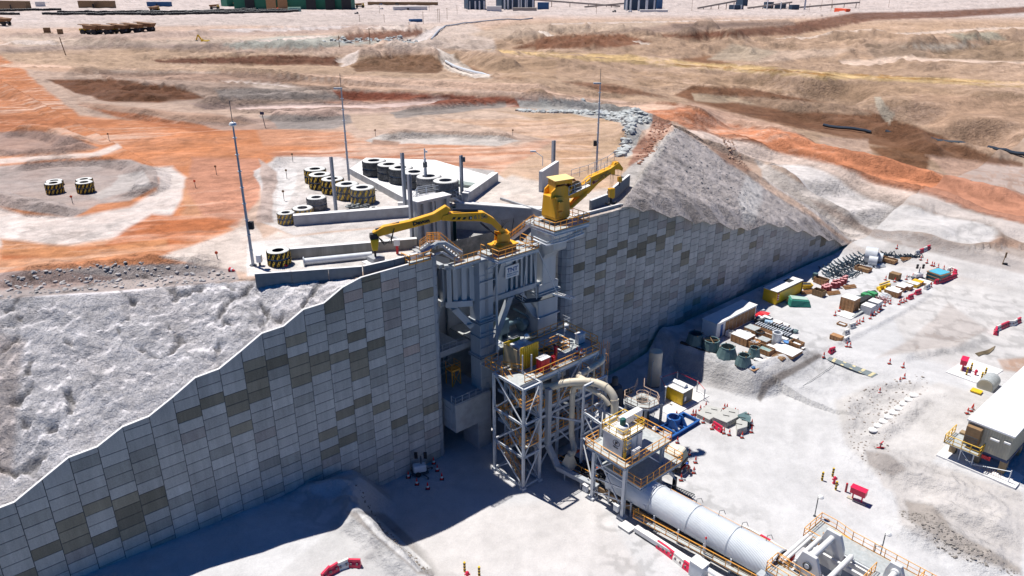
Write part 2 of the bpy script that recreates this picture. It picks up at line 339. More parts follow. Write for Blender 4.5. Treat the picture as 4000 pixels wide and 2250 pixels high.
def upper_far(x,y):
 base=up_base(x,y);rd_=np.full(x.shape,99.)
 for pl,hw,c in ROADS:rd_=np.minimum(rd_,segd(x,y,pbl(pl))[0]-hw)
 rdf=np.clip(rd_/9.,.04,1)
 far_=1-.93*np.clip((np.hypot(x,y)-560-.2*x)/120,0,1);far_=far_*(.15+.85*rdf);z=base+far_*fbm(x,y,60.,5,3)*np.clip((y-190)/300,0,1)*3.2+fbm(x,y,9.,4,4)*rdf*np.clip((y-170)/200,0,1)*1.2+.9*np.clip(1-abs(rd_-1.2)/1.6,0,1)*(y>150)*(1+.6*fbm(x,y,6.,3,7))+.12*fbm(x,y,3.,4,5)+far_*np.clip(fbm(x,y,26.,4,6,rid=True)-.1,0,1)*np.clip((y-230)/250,0,1)*5.
 def ridges(RL,z):
  for i,(pl,zb,h,hw,lump)in enumerate(RL):
   P=pbl(pl);xs=[p[0]for p in P];ys=[p[1]for p in P]
   k=(x>min(xs)-3*hw)&(x<max(xs)+3*hw)&(y>min(ys)-3*hw)&(y<max(ys)+3*hw)
   if not k.any():continue
   a,b_=x[k],y[k];d,par,_,_=segd(a,b_,P);wob=1+.25*fbm(a,b_,hw*2.5,3,40+i)
   t=np.clip(1-d/(hw*wob),0,1);ends=np.clip(par/hw+.1,0,1)*np.clip((par.max()-par)/hw+.1,0,1)
   z[k]+=h*np.minimum(t*1.25,1.)*(1+.22*fbm(a,b_,hw,3,60+i))*ends+lump*.38*np.sqrt(t)*fbm(a,b_,max(1.6,hw*.45),4,80+i)*ends
 ridges(RIDGES,z)
 for i,(pl,zb,h)in enumerate(LUMPS):
  P=pbl(pl);xs=[p[0]for p in P];ys=[p[1]for p in P]
  k=(x>min(xs))&(x<max(xs))&(y>min(ys))&(y<max(ys))
  if not k.any():continue
  a,b_=x[k],y[k];m_=pmask(a,b_,P,5.)
  z[k]+=m_*(h*.7*(fbm(a,b_,5.,4,120+i,rid=True)+.4)+h*.45*fbm(a,b_,14.,3,140+i))
 return z
def upper_z(x,y,s,w_):
 base=up_base(x,y);z=upper_far(x,y)
 sp=prof(s)-.35
 ml=(s<-9.4)&(w_<=0)
 d,_,nx,ny=segd(s,w_,CREST_L+[])
 slope_n=np.clip((-w_)/np.maximum(.5,-(np.interp(s,[c[0]for c in CREST_L],[c[1]for c in CREST_L]))),0,1)
 cw=np.interp(s,[-140]+[c[0]for c in CREST_L],[-82]+[c[1]for c in CREST_L])
 t=np.clip((-w_)/np.maximum(.3,-cw),0,1.0)
 t=np.clip(t+.05*fbm(x,y,7.,3,9)*(t>.05)*(1-t),0,1)
 rough_l=(fbm(x,y,5.5,5,11)*.55+fbm(x,y,.9,4,12)*.34-np.clip(fbm(x,y,3.6,4,13,rid=True)-.56,0,1)*2.0+.12*fbm(x,y,.5,2,14))*np.clip(t*8,0,1)*np.clip((1-t)*12,0,1)
 zl=sp+(base-sp)*t+rough_l
 fill_edge=np.clip((t-.985)/.015,0,1)
 z=np.where(ml,np.where(t>=1,np.maximum(z,sp),zl),z)
 c1=np.array([P0 .x,P0 .y]);cd=np.array([P1 .x-P0 .x,P1 .y-P0 .y]);cl=np.hypot(*cd);cd=cd/cl;pr=np.array([cd[1],-cd[0]])
 q=(x-c1[0])*pr[0]+(y-c1[1])*pr[1];al=(x-c1[0])*cd[0]+(y-c1[1])*cd[1]
 qn=q+.45*fbm(x,y,9.,4,21)*np.clip(q/3,0,1)
 plane=28.9-.537*qn+(.26*fbm(x,y,3.2,4,22)*np.clip(-w_/4,.1,1)+.22*fbm(al*1.0,q*.12,1.9,3,23,rid=True)+.26*fbm(x,y,.7,3,24))*np.clip(q,0,1)
 E_=L(115,-.3,4.2);ad=np.array([E_.x-P1 .x,E_.y-P1 .y]);ad=ad/np.hypot(*ad);an=np.array([-ad[1],ad[0]])
 an=an if an[1]>0 else-an
 back=(x-P1 .x)*an[0]+(y-P1 .y)*an[1]+.8*fbm(x,y,8.,3,25)
 plane_b=plane-.75*np.maximum(back,0)
 fold=.9*np.exp(-((al-(q*.55+6))/4.)**2)*np.clip(q/10,0,1)
 right=(q>0)&(s>20)&(w_<=0)
 mound=np.minimum(28.9,plane_b+fold)
 lim=prof(s)-.3+.9*(-w_)
 z2=np.where(right,np.maximum(np.where(back>6,z,np.minimum(z,plane_b)),mound),z)
 z2=np.where(right&(w_>-8)&(s<116),np.minimum(z2,lim),z2)
 fb=np.clip((q+14)/8,0,1)*np.clip((back+4)/4,0,1)*(q<=0)*(s>20)
 z2=z2-0*fb
 flat=pmask(s,w_,[(-22,-30),(-9,-3),(0,1),(35,1),(60,-16),(48,-60),(0,-60)],8.)
 z2=np.where((~right)&(z2>20),z2*(1-flat*.75)+28.35*flat*.75+0,z2)
 pad=pmask(s,w_,[(-20,-9),(-9.7,-1),(0,1),(36,1),(36,-8),(20,-22),(-14,-26)],2.5)
 z2=np.where(~right|(q<1),z2*(1-pad)+28.3*pad,z2)
 z2+=(.07*fbm(x,y,2.5,4,30))*(1-pad)+.03*fbm(x,y,1.,3,31)
 j=np.clip((s-112)/8,0,1)*np.clip(1+w_/10,0,1)+np.clip((-66-s)/8,0,1)*np.clip(1+w_/12,0,1)
 j=np.clip(j,0,1);j=j*j*(3-2*j)
 return z2*(1-j)+lower_z(x,y,s,w_)*j
BENCH=[(-11.0,-3),(-11.6,3),(-14.8,5.5),(-15.3,12),(-15.4,20),(-14,26),(-10,60),(-10,120),(-300,120),(-300,-3)]
YARD=[(46.5,-5),(46.5,9),(47.5,17.2),(50,18.2),(62.5,19.6),(64.5,21),(66,26),(72,60),(90,200),(900,200),(900,-5)]
LRIDGE=[([(-13.6,3.2),(-16.2,6.2),(-17.4,9),(-17.3,14),(-17.0,20),(-15.8,25),(-13.5,34)],1.3,2.6),([(-21,.6),(-17.5,1.6),(-14.5,2.8)],.9,2.2),([(46.9,5),(47.2,12),(48.2,16.6),(52,17.2),(61,18.9)],.55,1.4)]
LRID_PX=[([(2100,870),(2180,830),(2260,790),(2340,740)],3,.35,1.),([(2160,975),(2230,965),(2320,975)],2.5,.5,2.),([(2150,1060),(2130,1010),(2180,985)],2.2,.6,2.4),([(2210,1075),(2270,1040),(2330,1000)],2.5,.7,2.),([(2250,905),(2330,890),(2400,880),(2480,850)],2.8,.5,2.),([(2190,1130),(2290,1170),(2380,1200),(2576,1290)],2.2,.7,3.2),([(2290,1290),(2400,1340),(2576,1440)],1.4,1.,4.),([(2250,1270),(2300,1310),(2360,1350)],1.4,.9,3.),([(2330,1240),(2450,1290),(2576,1340)],1.6,.8,3.),([(2130,625),(2200,628),(2270,640)],3.4,.7,2.2)]
def lower_z(x,y,s,w_):
 z=np.zeros_like(x)
 lb=np.interp(s,[-80,-41,-26,-20,-14.5,-11],[7.,6.1,5.3,4.9,4.6,4.4])-.012*np.maximum(w_,0)
 d,_,_,_=segd(s,w_,BENCH,True);ins=inpoly(s,w_,BENCH);t=np.clip(np.where(ins,.5+d/5.,.5-d/5.)+.06*fbm(x,y,3.,3,50),0,1)
 z+=lb*(t*t*(3-2*t))
 d,_,_,_=segd(s,w_,YARD,True);ins=inpoly(s,w_,YARD)
 wid=np.interp(w_,[18,30,60],[3.2,16,30]);wid=np.where(s<50,3.6,wid)
 t=np.clip(np.where(ins,1-.0*d,1-d/wid)+.05*fbm(x,y,2.5,3,51)*(d<wid)*(~ins),0,1)
 z+=3.0*(t*t*(3-2*t))
 z+=np.interp(s,[30,38,47,52],[0,.4,1.6,0])*np.clip(1-w_/8,0,1)*(s>30)*(s<52)
 z+=.8*np.clip(1-w_/7,0,1)*np.clip((s-48)/6,0,1)
 z+=np.clip((s-34)/14,0,1)*np.clip((w_-26)/14,0,1)*1.4*(1-t)
 def rg(P,h,hw,i):
  k=(s>min(p[0]for p in P)-9)&(s<max(p[0]for p in P)+9)&(w_>min(p[1]for p in P)-9)&(w_<max(p[1]for p in P)+9)
  if not k.any():return
  a,b_=s[k],w_[k];d_,par,_,_=segd(a,b_,P);tt=np.clip(1-d_/(hw*(1+.3*fbm(a,b_,3.,3,70+i))),0,1)
  en=np.clip(par/hw+.15,0,1)*np.clip((par.max()-par)/hw+.15,0,1)
  z[k]+=h*tt*tt*(3-2*tt)*(1+.3*fbm(a,b_,2.4,3,90+i))*en+.3*h*np.sqrt(tt)*fbm(a,b_,1.1,4,95+i)*en
 for i,(P,h,hw)in enumerate(LRIDGE):rg(P,h,hw,i)
 for i,(pl,zb,h,hw)in enumerate(LRID_PX):rg([sw(sD(a_,b_,zb))for a_,b_ in pl],h,hw,20+i)
 rub=pmask(s,w_,[sw(sD(a_,b_,1.8))for a_,b_ in[(2120,1000),(2300,960),(2340,990),(2230,1090),(2576,1230),(2576,1460),(2450,1400),(2280,1330),(2220,1200),(2120,1110)]],3.)
 z+=rub*(.35*fbm(x,y,4.,4,55)+.12*fbm(x,y,.9,3,56,rid=True))
 z+=.06*fbm(x,y,6.,4,57)+.025*fbm(x,y,.9,3,58)
 jj=np.clip((s-92)/26,0,1);k=jj>0
 if k.any():
  zu=upper_far(x[k],y[k]);z[k]=z[k]*(1-jj[k])+zu*jj[k]
 return z
W_='#efe9e6';TAN='#dfc3ac';PINK='#e2bfae';ORG='#dc9468';DORG='#c67a4f';BRN='#8f6c54';DBR='#80604c';GRY='#a79e9a';LG='#c9c3c1';RED='#a9705c';SND='#d9b78c';BEI='#cbad93'
UP_COL=[([(-900,145),(-900,62),(1100,62),(1300,42),(2700,44),(2700,-60),(-900,-60)],'#ddd1cd',12),([(1100,95),(1300,55),(2000,52),(2700,50),(2700,500),(1700,300),(1500,270),(1250,240),(1150,180)],'#cdaf95',14),([(1050,62),(1180,58),(1240,90),(1250,130),(1060,120),(960,118),(1000,80)],'#dccbc0',8),([(1300,60),(1700,50),(1640,75),(1400,85),(1250,100),(1180,85)],'#cdb8a6',8),([(0,60),(760,35),(1040,55),(1000,75),(600,62),(0,72)],'#d6c9c3',5),([(0,85),(300,82),(700,72),(900,62),(1000,66),(840,82),(400,95),(0,98)],'#c9b3a8',5),([(0,98),(60,88),(330,105),(620,92),(780,92),(600,108),(300,118),(60,122)],'#dcc8b8',5),([(0,118),(400,112),(560,110),(700,112),(430,122),(0,135)],'#c0aca2',5),([(560,112),(700,92),(900,88),(960,108),(760,122),(600,122)],'#c4c6be',4),([(0,132),(360,120),(560,130),(840,140),(1080,135),(1250,170),(1500,205),(1400,215),(900,190),(500,180),(0,172)],'#d3b69c',7),([(0,150),(80,160),(240,175),(560,178),(900,192),(1200,212),(1500,245),(1640,262),(1640,275),(1400,255),(1100,236),(850,222),(500,200),(200,182),(0,172)],'#dcb9a0',4),([(230,176),(480,178),(840,196),(850,204),(500,196),(240,184)],'#e6cfbf',3),([(840,198),(1100,215),(1400,240),(1640,262),(1640,268),(1300,244),(1000,222),(840,206)],'#e8cbb9',3),([(160,190),(300,200),(800,215),(1000,235),(1200,245),(900,250),(520,262),(300,258),(180,230)],'#bca698',6),([(250,182),(640,185),(780,200),(700,210),(400,200),(260,196)],'#b99c8b',4),([(540,225),(660,220),(800,235),(900,232),(1000,245),(820,250),(560,248)],'#aea5a0',5),([(580,205),(700,212),(830,230),(800,238),(660,222)],'#dccbbf',3),([(480,258),(700,262),(1000,242),(1000,258),(700,275),(520,275)],'#b59f97',4),([(840,226),(1200,242),(1500,256),(1690,270),(1700,290),(1400,268),(1000,268),(860,250)],'#a8644e',4),([(640,270),(840,268),(1040,262),(1300,262),(1200,285),(1000,290),(700,290)],'#e2c5b8',5),([(820,256),(1040,252),(1080,262),(900,275)],'#e1a98c',4),([(-500,250),(-100,220),(0,140),(60,175),(120,230),(200,290),(420,312),(640,320),(900,352),(1200,368),(1420,380),(1250,440),(1000,408),(850,395),(700,392),(655,420),(560,560),(640,600),(640,655),(300,672),(0,700),(-500,740)],ORG,7),([(1420,330),(1620,380),(1560,500),(1400,520),(1180,500),(1250,440),(1350,380)],'#d6b699',8),([(880,290),(1300,268),(1560,290),(1620,330),(1600,400),(1500,380),(1300,300),(900,330)],'#dfc5b0',8),([(960,292),(1300,282),(1500,305),(1560,345),(1520,400),(1440,380),(1300,325),(1000,320)],'#e1c8b6',8),([(1250,280),(1500,285),(1600,330),(1560,400),(1460,470),(1420,470),(1490,370),(1420,310)],'#cdaf92',6),([(1100,300),(1400,300),(1500,340),(1480,400),(1420,420),(1380,350),(1250,320)],'#d6ae8c',7),([(900,365),(1300,368),(1420,340),(1320,400),(1200,420),(900,395)],'#d19b7c',7),([(660,385),(900,380),(1200,392),(1240,420),(1000,404),(700,395)],'#c58a6c',5),([(0,540),(120,560),(300,600),(430,570),(470,520),(440,470),(400,440),(420,430),(560,470),(500,580),(340,640),(0,680),(-500,720),(-500,560)],'#d9a27e',9),([(0,520),(60,540),(200,545),(330,520),(395,480),(400,450),(350,420),(430,418),(470,450),(462,500),(430,545),(330,590),(180,615),(0,622),(-500,650),(-500,500)],'#ebe2de',9),([(-500,420),(0,416),(180,402),(330,400),(395,425),(398,470),(330,505),(250,512),(180,548),(0,520),(-500,500)],'#bfb3af',4),([(250,500),(380,470),(360,430),(300,440),(280,470),(210,490)],'#d2ccca',5),([(-500,380),(0,330),(90,328),(180,345),(250,372),(180,384),(0,392),(-500,420)],'#b9a096',5),([(-500,405),(0,398),(230,384),(300,362),(310,372),(250,392),(0,412),(-500,430)],'#eadbd3',4),([(640,320),(860,330),(900,350),(1100,340),(920,372),(660,365)],'#d8a080',8),([(480,395),(655,400),(655,500),(600,570),(520,560),(470,470)],'#d39a80',9),([(380,540),(520,545),(600,555),(560,585),(420,620),(200,640),(0,655),(0,640),(260,615)],DORG,8),([(200,262),(330,285),(520,312),(650,330),(500,335),(330,305)],'#c57f58',6),([(0,290),(200,300),(330,310),(100,315),(0,330)],'#d08a62',7),([(0,600),(200,625),(420,600),(420,630),(200,655),(0,640)],'#d29468',9),([(560,590),(640,560),(660,600),(700,580),(740,590),(960,590),(960,600),(720,640),(640,690),(480,660),(400,645)],'#e8dcd4',6),([(640,430),(700,395),(860,395),(1020,410),(1245,432),(1290,460),(1240,520),(1060,560),(740,590),(660,560),(665,500)],'#dfdbda',4),([(690,420),(745,425),(735,500),(700,560),(700,500)],'#eeecec',3),([(655,400),(700,430),(690,480),(690,560),(650,560),(660,480)],'#c7b4ac',4),([(900,400),(1050,405),(1245,428),(1240,450),(1180,455),(900,420)],'#d2cfcd',4),([(620,610),(1060,560),(1060,650),(930,680),(620,695)],'#efecea',3),([(1180,480),(1290,440),(1480,480),(1590,470),(1590,540),(1300,560),(1100,540)],'#e6ddd6',8),([(-500,700),(0,686),(300,668),(480,660),(590,680),(600,705),(500,715),(0,752),(-500,790)],'#b4acab',3),([(-600,690),(0,686),(150,680),(320,700),(150,725),(0,730),(-600,760)],'#b09c97',6),([(-900,770),(0,752),(620,706),(905,700),(905,720),(100,1500),(-900,1500)],'#f2f2f8',2.5),([(-900,1000),(0,840),(60,860),(30,1200),(-900,1400)],'#dcd4d4',18),([(915,355),(960,340),(1040,335),(1250,342),(1308,356),(1250,366),(1100,364),(940,364)],'#d5cfca',3),([(940,352),(1010,360),(1000,368),(930,364)],'#a98a78',3),([(980,285),(1080,268),(1270,258),(1270,268),(1100,290),(1000,298)],'#aaa29d',3),([(650,290),(880,290),(890,310),(840,325),(680,325)],'#a9a19d',4),([(430,285),(680,300),(700,325),(560,330)],'#c0a699',4),([(130,200),(200,255),(560,290),(640,315),(500,305),(220,270)],'#caa893',5),([(1300,250),(1400,248),(1520,258),(1640,275),(1650,310),(1610,330),(1600,380),(1570,400),(1575,340),(1560,305),(1420,282),(1310,268)],'#c9cac8',3),([(1640,278),(1690,300),(1680,330),(1620,400),(1580,440),(1590,380),(1630,330)],'#b08572',4),([(1560,440),(1640,380),(1700,318),(1720,330),(1640,430),(1590,490),(1560,510),(1540,480)],'#cfcbc8',4),([(120,200),(270,198),(440,218),(520,246),(400,258),(280,256),(190,236)],'#80573f',4),([(380,150),(700,138),(850,143),(850,165),(600,162),(400,158)],'#7d5543',3),([(880,165),(930,142),(1080,136),(1120,165),(1100,185),(900,180)],'#8d6c54',4),([(830,102),(880,86),(1060,72),(1065,90),(900,106)],'#86604f',3),([(1290,120),(1380,90),(1560,85),(1640,105),(1560,118),(1350,125)],'#946850',4),([(1640,88),(1790,78),(1900,85),(1750,100)],'#875c48',4),([(1780,80),(1980,60),(2150,32),(2350,28),(2720,10),(2720,22),(2400,44),(2200,50),(2000,88),(1850,92)],'#84604f',4),([(1450,85),(1760,55),(1980,50),(2000,62),(1700,82)],'#a89284',6),([(1680,60),(2000,55),(2000,62),(1700,72)],'#8f7b70',4),([(1580,175),(1900,190),(2060,205),(2300,215),(2576,235),(2576,345),(2450,300),(2200,260),(1900,225),(1600,215)],'#c9aa8e',8),([(1740,215),(1900,225),(2200,280),(2330,330),(2500,390),(2576,410),(2576,435),(2300,385),(2000,320),(1760,262),(1700,240)],'#90684f',5),([(1840,240),(2150,262),(2200,290),(2000,280),(1860,262)],'#b59a84',4),([(1740,235),(1850,245),(1900,262),(1750,255)],'#c9b49c',3),([(2200,245),(2215,245),(2255,290),(2235,310),(2215,285)],'#ddd2c0',3),([(2300,235),(2576,250),(2576,400),(2400,360),(2280,290)],'#cdac92',7),([(2180,368),(2290,370),(2345,388),(2330,430),(2240,415)],'#8d664b',9),([(1780,140),(1860,165),(1800,172),(1700,150)],'#a27a5e',5),([(1410,205),(1560,215),(1680,245),(1500,228)],'#9a735c',4),([(1150,190),(1180,145),(1260,170),(1320,200),(1200,200)],'#b79479',4),([(1100,140),(1150,145),(1200,185),(1250,198),(1180,195),(1120,175)],'#e3d5c8',3),([(1130,140),(1280,140),(1400,150),(1400,200),(1250,195)],'#c9ab8f',6),([(1280,128),(1400,137),(1600,150),(1800,170),(2000,180),(2300,195),(2576,212),(2576,222),(2300,207),(2000,192),(1700,168),(1400,146),(1280,136)],'#dfc08f',2.5),([(1640,152),(2000,178),(2576,210),(2576,214),(2000,184),(1640,157)],'#c99b5c',2),([(1900,130),(2150,120),(2100,140),(1900,160)],'#dfc6b2',6),([(2170,110),(2330,100),(2330,145),(2200,150)],'#b39c88',6),([(2260,115),(2430,108),(2500,120),(2380,130)],'#e2d3c2',4),([(2380,85),(2500,80),(2540,100),(2420,100)],'#c2bba8',4),([(1840,110),(1960,130),(1900,155),(1780,150)],'#c9b8a4',6),([(2340,130),(2460,115),(2576,100),(2576,150),(2400,160)],'#b39a82',6),([(1640,268),(1720,285),(1860,318),(2000,362),(2150,405),(2300,440),(2450,480),(2700,545),(2700,600),(2500,545),(2300,490),(2150,455),(1980,400),(1840,355),(1740,330),(1690,300)],'#df9a78',4),([(1700,275),(1860,300),(2000,345),(2150,385),(2300,425),(2450,462),(2700,520),(2700,555),(2400,480),(2150,418),(1950,368),(1800,318),(1700,290)],'#d9916c',4),([(1700,285),(1850,325),(2050,392),(2300,450),(2576,515),(2576,522),(2300,460),(2050,402),(1850,335),(1700,293)],'#bd7146',2.5),([(1720,255),(1850,285),(1990,320),(2080,375),(1980,350),(1800,300)],'#dcb6a0',5),([(2060,345),(2180,350),(2200,400),(2080,385)],'#d8bba8',5),([(2330,390),(2576,420),(2700,460),(2700,520),(2400,450)],'#dcb9a5',6),([(1740,335),(1840,358),(1980,402),(2150,460),(2300,500),(2500,555),(2700,615),(2700,640),(2400,580),(2200,530),(2000,470),(1880,400),(1760,345)],'#e3cdbe',4),([(1880,350),(2060,400),(2100,420),(2000,415),(1900,370)],'#b98a6d',4),([(2000,440),(2200,500),(2450,560),(2700,640),(2700,680),(2450,615),(2200,560),(2000,480)],'#cfb7a6',6),([(2100,480),(2300,540),(2576,610),(2700,640),(2700,660),(2300,565),(2080,500)],'#cfa88f',5),([(1900,400),(2000,450),(2120,520),(2260,590),(2400,640),(2700,720),(2700,760),(2400,690),(2200,640),(2130,600),(2020,520),(1920,450)],'#e2dbd7',5),([(2040,500),(2180,560),(2300,590),(2500,640),(2700,690),(2700,715),(2400,650),(2200,600),(2060,525)],'#c9bab2',5)]
FLANK=[(1555,515),(1600,470),(1640,420),(1700,335),(1700,318),(1860,430),(2135,612),(2120,640),(1560,540)]
LO_COL=[([(-900,1500),(700,1449),(880,1285),(960,1300),(1130,1460),(900,1600),(-900,1700)],'#d8d6d6',8),([(870,1285),(960,1290),(1060,1380),(1150,1449),(1050,1449),(920,1330)],'#b7b0ac',6),([(900,1290),(940,1300),(1080,1430),(1050,1440),(940,1340)],'#eceaea',3),([(1000,1300),(1500,1250),(1620,1449),(1100,1449)],'#e9e2e0',20),([(1700,870),(1898,945),(1950,915),(2050,880),(2066,892),(1930,975),(1905,1000),(1829,985),(1690,950)],'#cdc9c8',6),([(1897,1003),(1913,962),(2058,890),(2070,896),(1930,980),(1908,1012)],'#8f8783',4),([(2400,690),(2576,700),(2700,800),(2700,1000),(2300,900),(2250,800)],'#e5dfdb',12),([(2100,1010),(2180,970),(2330,960),(2340,1000),(2240,1090),(2200,1200),(2120,1110)],'#dcd6d2',12),([(2180,1100),(2300,1150),(2576,1240),(2576,1450),(2400,1400),(2270,1320),(2230,1200)],'#d5ccc6',12),([(2190,1170),(2400,1230),(2600,1300),(2600,1360),(2400,1290),(2220,1230)],'#dbd2cc',8),([(2270,1260),(2340,1270),(2400,1330),(2576,1430),(2576,1449),(2420,1390),(2290,1310)],'#b3a9a1',8),([(2170,1130),(2230,1140),(2280,1180),(2240,1200),(2180,1170)],'#b3aaa5',6),([(2230,1000),(2360,960),(2500,1000),(2330,1170),(2200,1110)],'#e4ddd8',8),([(2510,905),(2600,900),(2600,940),(2520,930)],'#e0b79c',6),([(2380,760),(2300,850),(2200,900),(2420,870),(2480,830)],'#d9cbc3',8),([(2140,620),(2230,615),(2290,645),(2200,650)],'#b7afac',5),([(2390,935),(2420,905),(2520,935),(2500,960),(2480,970)],'#eeebe9',2)]  # dark narrow strip paints the shadow of the yard bank into the ground colour
SF=.55
def colourise(x,y,z,s,w_,upper):
 U,V=toD(x,y,z);n_=len(x)
 jx=fbm(x,y,9.,4,201);jy=fbm(x,y,9.,4,202);dist=np.hypot(x,y)
 jit=np.interp(dist,[60,150,400,1500],[12,11,6,1.6]);Uj=U+jx*jit;Vj=V+jy*jit*.45
 col=np.tile(np.array(lin('#d9bfae' if upper else '#e4e3e5')),(n_,1))
 for item in(UP_COL if upper else LO_COL):
  pts,c,soft=item;m_=pmask(Uj,Vj,pts,soft*SF);k=m_>0
  if not k.any():continue
  g_=m_[k]*(1-.25*np.abs(jx[k]));col[k]=col[k]*(1-g_[:,None])+np.array(lin(c))*g_[:,None]
 def roads(cc,x,y,k=1.):
  for i,(pl,hw,c)in enumerate(ROADS):
   P=pbl(pl);d,par,_,_=segd(x,y,P);wob=.9*fbm(x,y,7.,3,240+i);m_=np.clip((hw*1.15-d+wob)/1.6,0,1)*.95*k
   tk=fbm(par/30.,d,.9,4,260+i);rc=np.array(lin(c))*(1+.13*tk[:,None]);cc=cc*(1-m_[:,None])+rc*m_[:,None]
   e_=np.clip(1-np.abs(d-hw-.8)/1.2,0,1)*k;cc=cc*(1-.3*e_[:,None])
  return cc
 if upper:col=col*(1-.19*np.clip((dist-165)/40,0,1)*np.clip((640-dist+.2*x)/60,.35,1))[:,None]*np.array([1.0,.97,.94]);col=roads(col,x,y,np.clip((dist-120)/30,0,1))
 if not upper:
  jb=np.clip((s-108+4*jx)/8,0,1)*np.clip((740-V)/60,0,1);k=jb>0
  if k.any():
   cu=np.tile(np.array(lin('#e0cdc0')),(int(k.sum()),1));a_,b_=Uj[k],Vj[k]
   for pts,c,soft in UP_COL:
    m_=pmask(a_,b_,pts,soft*SF)[:,None];cu=cu*(1-m_)+np.array(lin(c))*m_
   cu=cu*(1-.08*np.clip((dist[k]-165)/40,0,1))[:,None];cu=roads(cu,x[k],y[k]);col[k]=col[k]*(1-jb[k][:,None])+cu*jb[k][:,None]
 if upper:
  c1=P0;q=(x-P0 .x)*(P1 .y-P0 .y)/math.hypot(P1 .x-P0 .x,P1 .y-P0 .y)-(y-P0 .y)*(P1 .x-P0 .x)/math.hypot(P1 .x-P0 .x,P1 .y-P0 .y)
  m_=pmask(Uj,Vj,FLANK,2.5)*(q>-1);st=fbm(q*.5,x*.24+y*.97,2.2,5,210)
  fc=np.array(lin('#bdb4b1'))*(1+.16*st[:,None]);col=col*(1-m_[:,None])+fc*m_[:,None]
  strip=pmask(Uj,Vj,[(1880,425),(1925,460),(1912,520),(1902,562),(1872,566),(1860,500)],5)*m_;col=col*(1-strip[:,None])+np.array(lin('#cfcac8'))*strip[:,None]
  rocks=pmask(Uj,Vj,[(1790,372),(1850,395),(1890,428),(1880,436),(1820,412)],4);col=col*(1-.7*rocks[:,None])+np.array(lin('#a0765f'))*.7*rocks[:,None]
  cr=np.clip((z-(prof(s)+1.5))/2,0,1)
  lsl=(s<-9.6)&(w_>-26)&(V>690);crack=np.clip((fbm(x,y,3.6,4,13,rid=True)-.60)*9,0,1)*lsl
  col=col*(1-.5*crack[:,None])
 clod=np.clip((fbm(x,y,2.6,4,230,rid=True)-.30)*4,0,1)*np.clip(fbm(x,y,17.,3,231)*3+.3,0,1);col=col*(1-.22*clod[:,None])
 mot=1+.14*fbm(x,y,40.,5,220)+.10*fbm(x,y,5.,5,221)+.16*np.clip(fbm(x,y,14.,5,222,rid=True),-.2,1)*np.clip((dist-140)/200,0,1);col=col*mot[:,None]
 if upper:
  ang=.18;xs=x*math.cos(ang)+y*math.sin(ang);ys=-x*math.sin(ang)+y*math.cos(ang)
  stk=fbm(xs/9.,ys+2*jx,1.6,4,225);org=np.clip((col[:,0]/np.maximum(col[:,2],.02)-1.7),0,1)*np.clip((col[:,0]-.36)/.12,0,1)
  pale=np.clip(stk*.9+fbm(x,y,30.,4,228)*1.2-.08,0,.7)*org;col=col*(1-pale[:,None])+np.array(lin('#e3c4b0'))*pale[:,None]
  fine=fbm(xs/16.,ys+jx,.8,4,229);col=col*(1+(.06+.12*org)[:,None]*stk[:,None]+(.04+.10*org)[:,None]*fine[:,None])
 else:
  xs=s*.5+w_*.87;ys=-s*.87+w_*.5;stk=fbm(xs/8.,ys+jx,1.2,4,226);sx2=np.hypot(s-47,w_-44)+1.5*jx;tr_=fbm(sx2,np.arctan2(w_-44,s-47)*3.,1.1,4,227);col=col*(1+.035*stk[:,None]+.09*(tr_*np.clip((s-22)/8,0,1))[:,None])
 lum=col.mean(1,keepdims=True);col=lum+(col-lum)*(DES if upper else np.where(lum>.45,.55,.8))
 return np.clip(col*(ALB if upper else ALB*.98),.015,.8)
ALB=.64;DES=.98
rr=[46.0]
while rr[-1]<3600:rr.append(rr[-1]+max(.26,min(60.,rr[-1]**2/45./742.*.8))if rr[-1]<300 else rr[-1]+min(60.,rr[-1]**2/48./742.*.62))
RR=np.array(rr);AZ=np.radians(np.linspace(-48,50,1120))
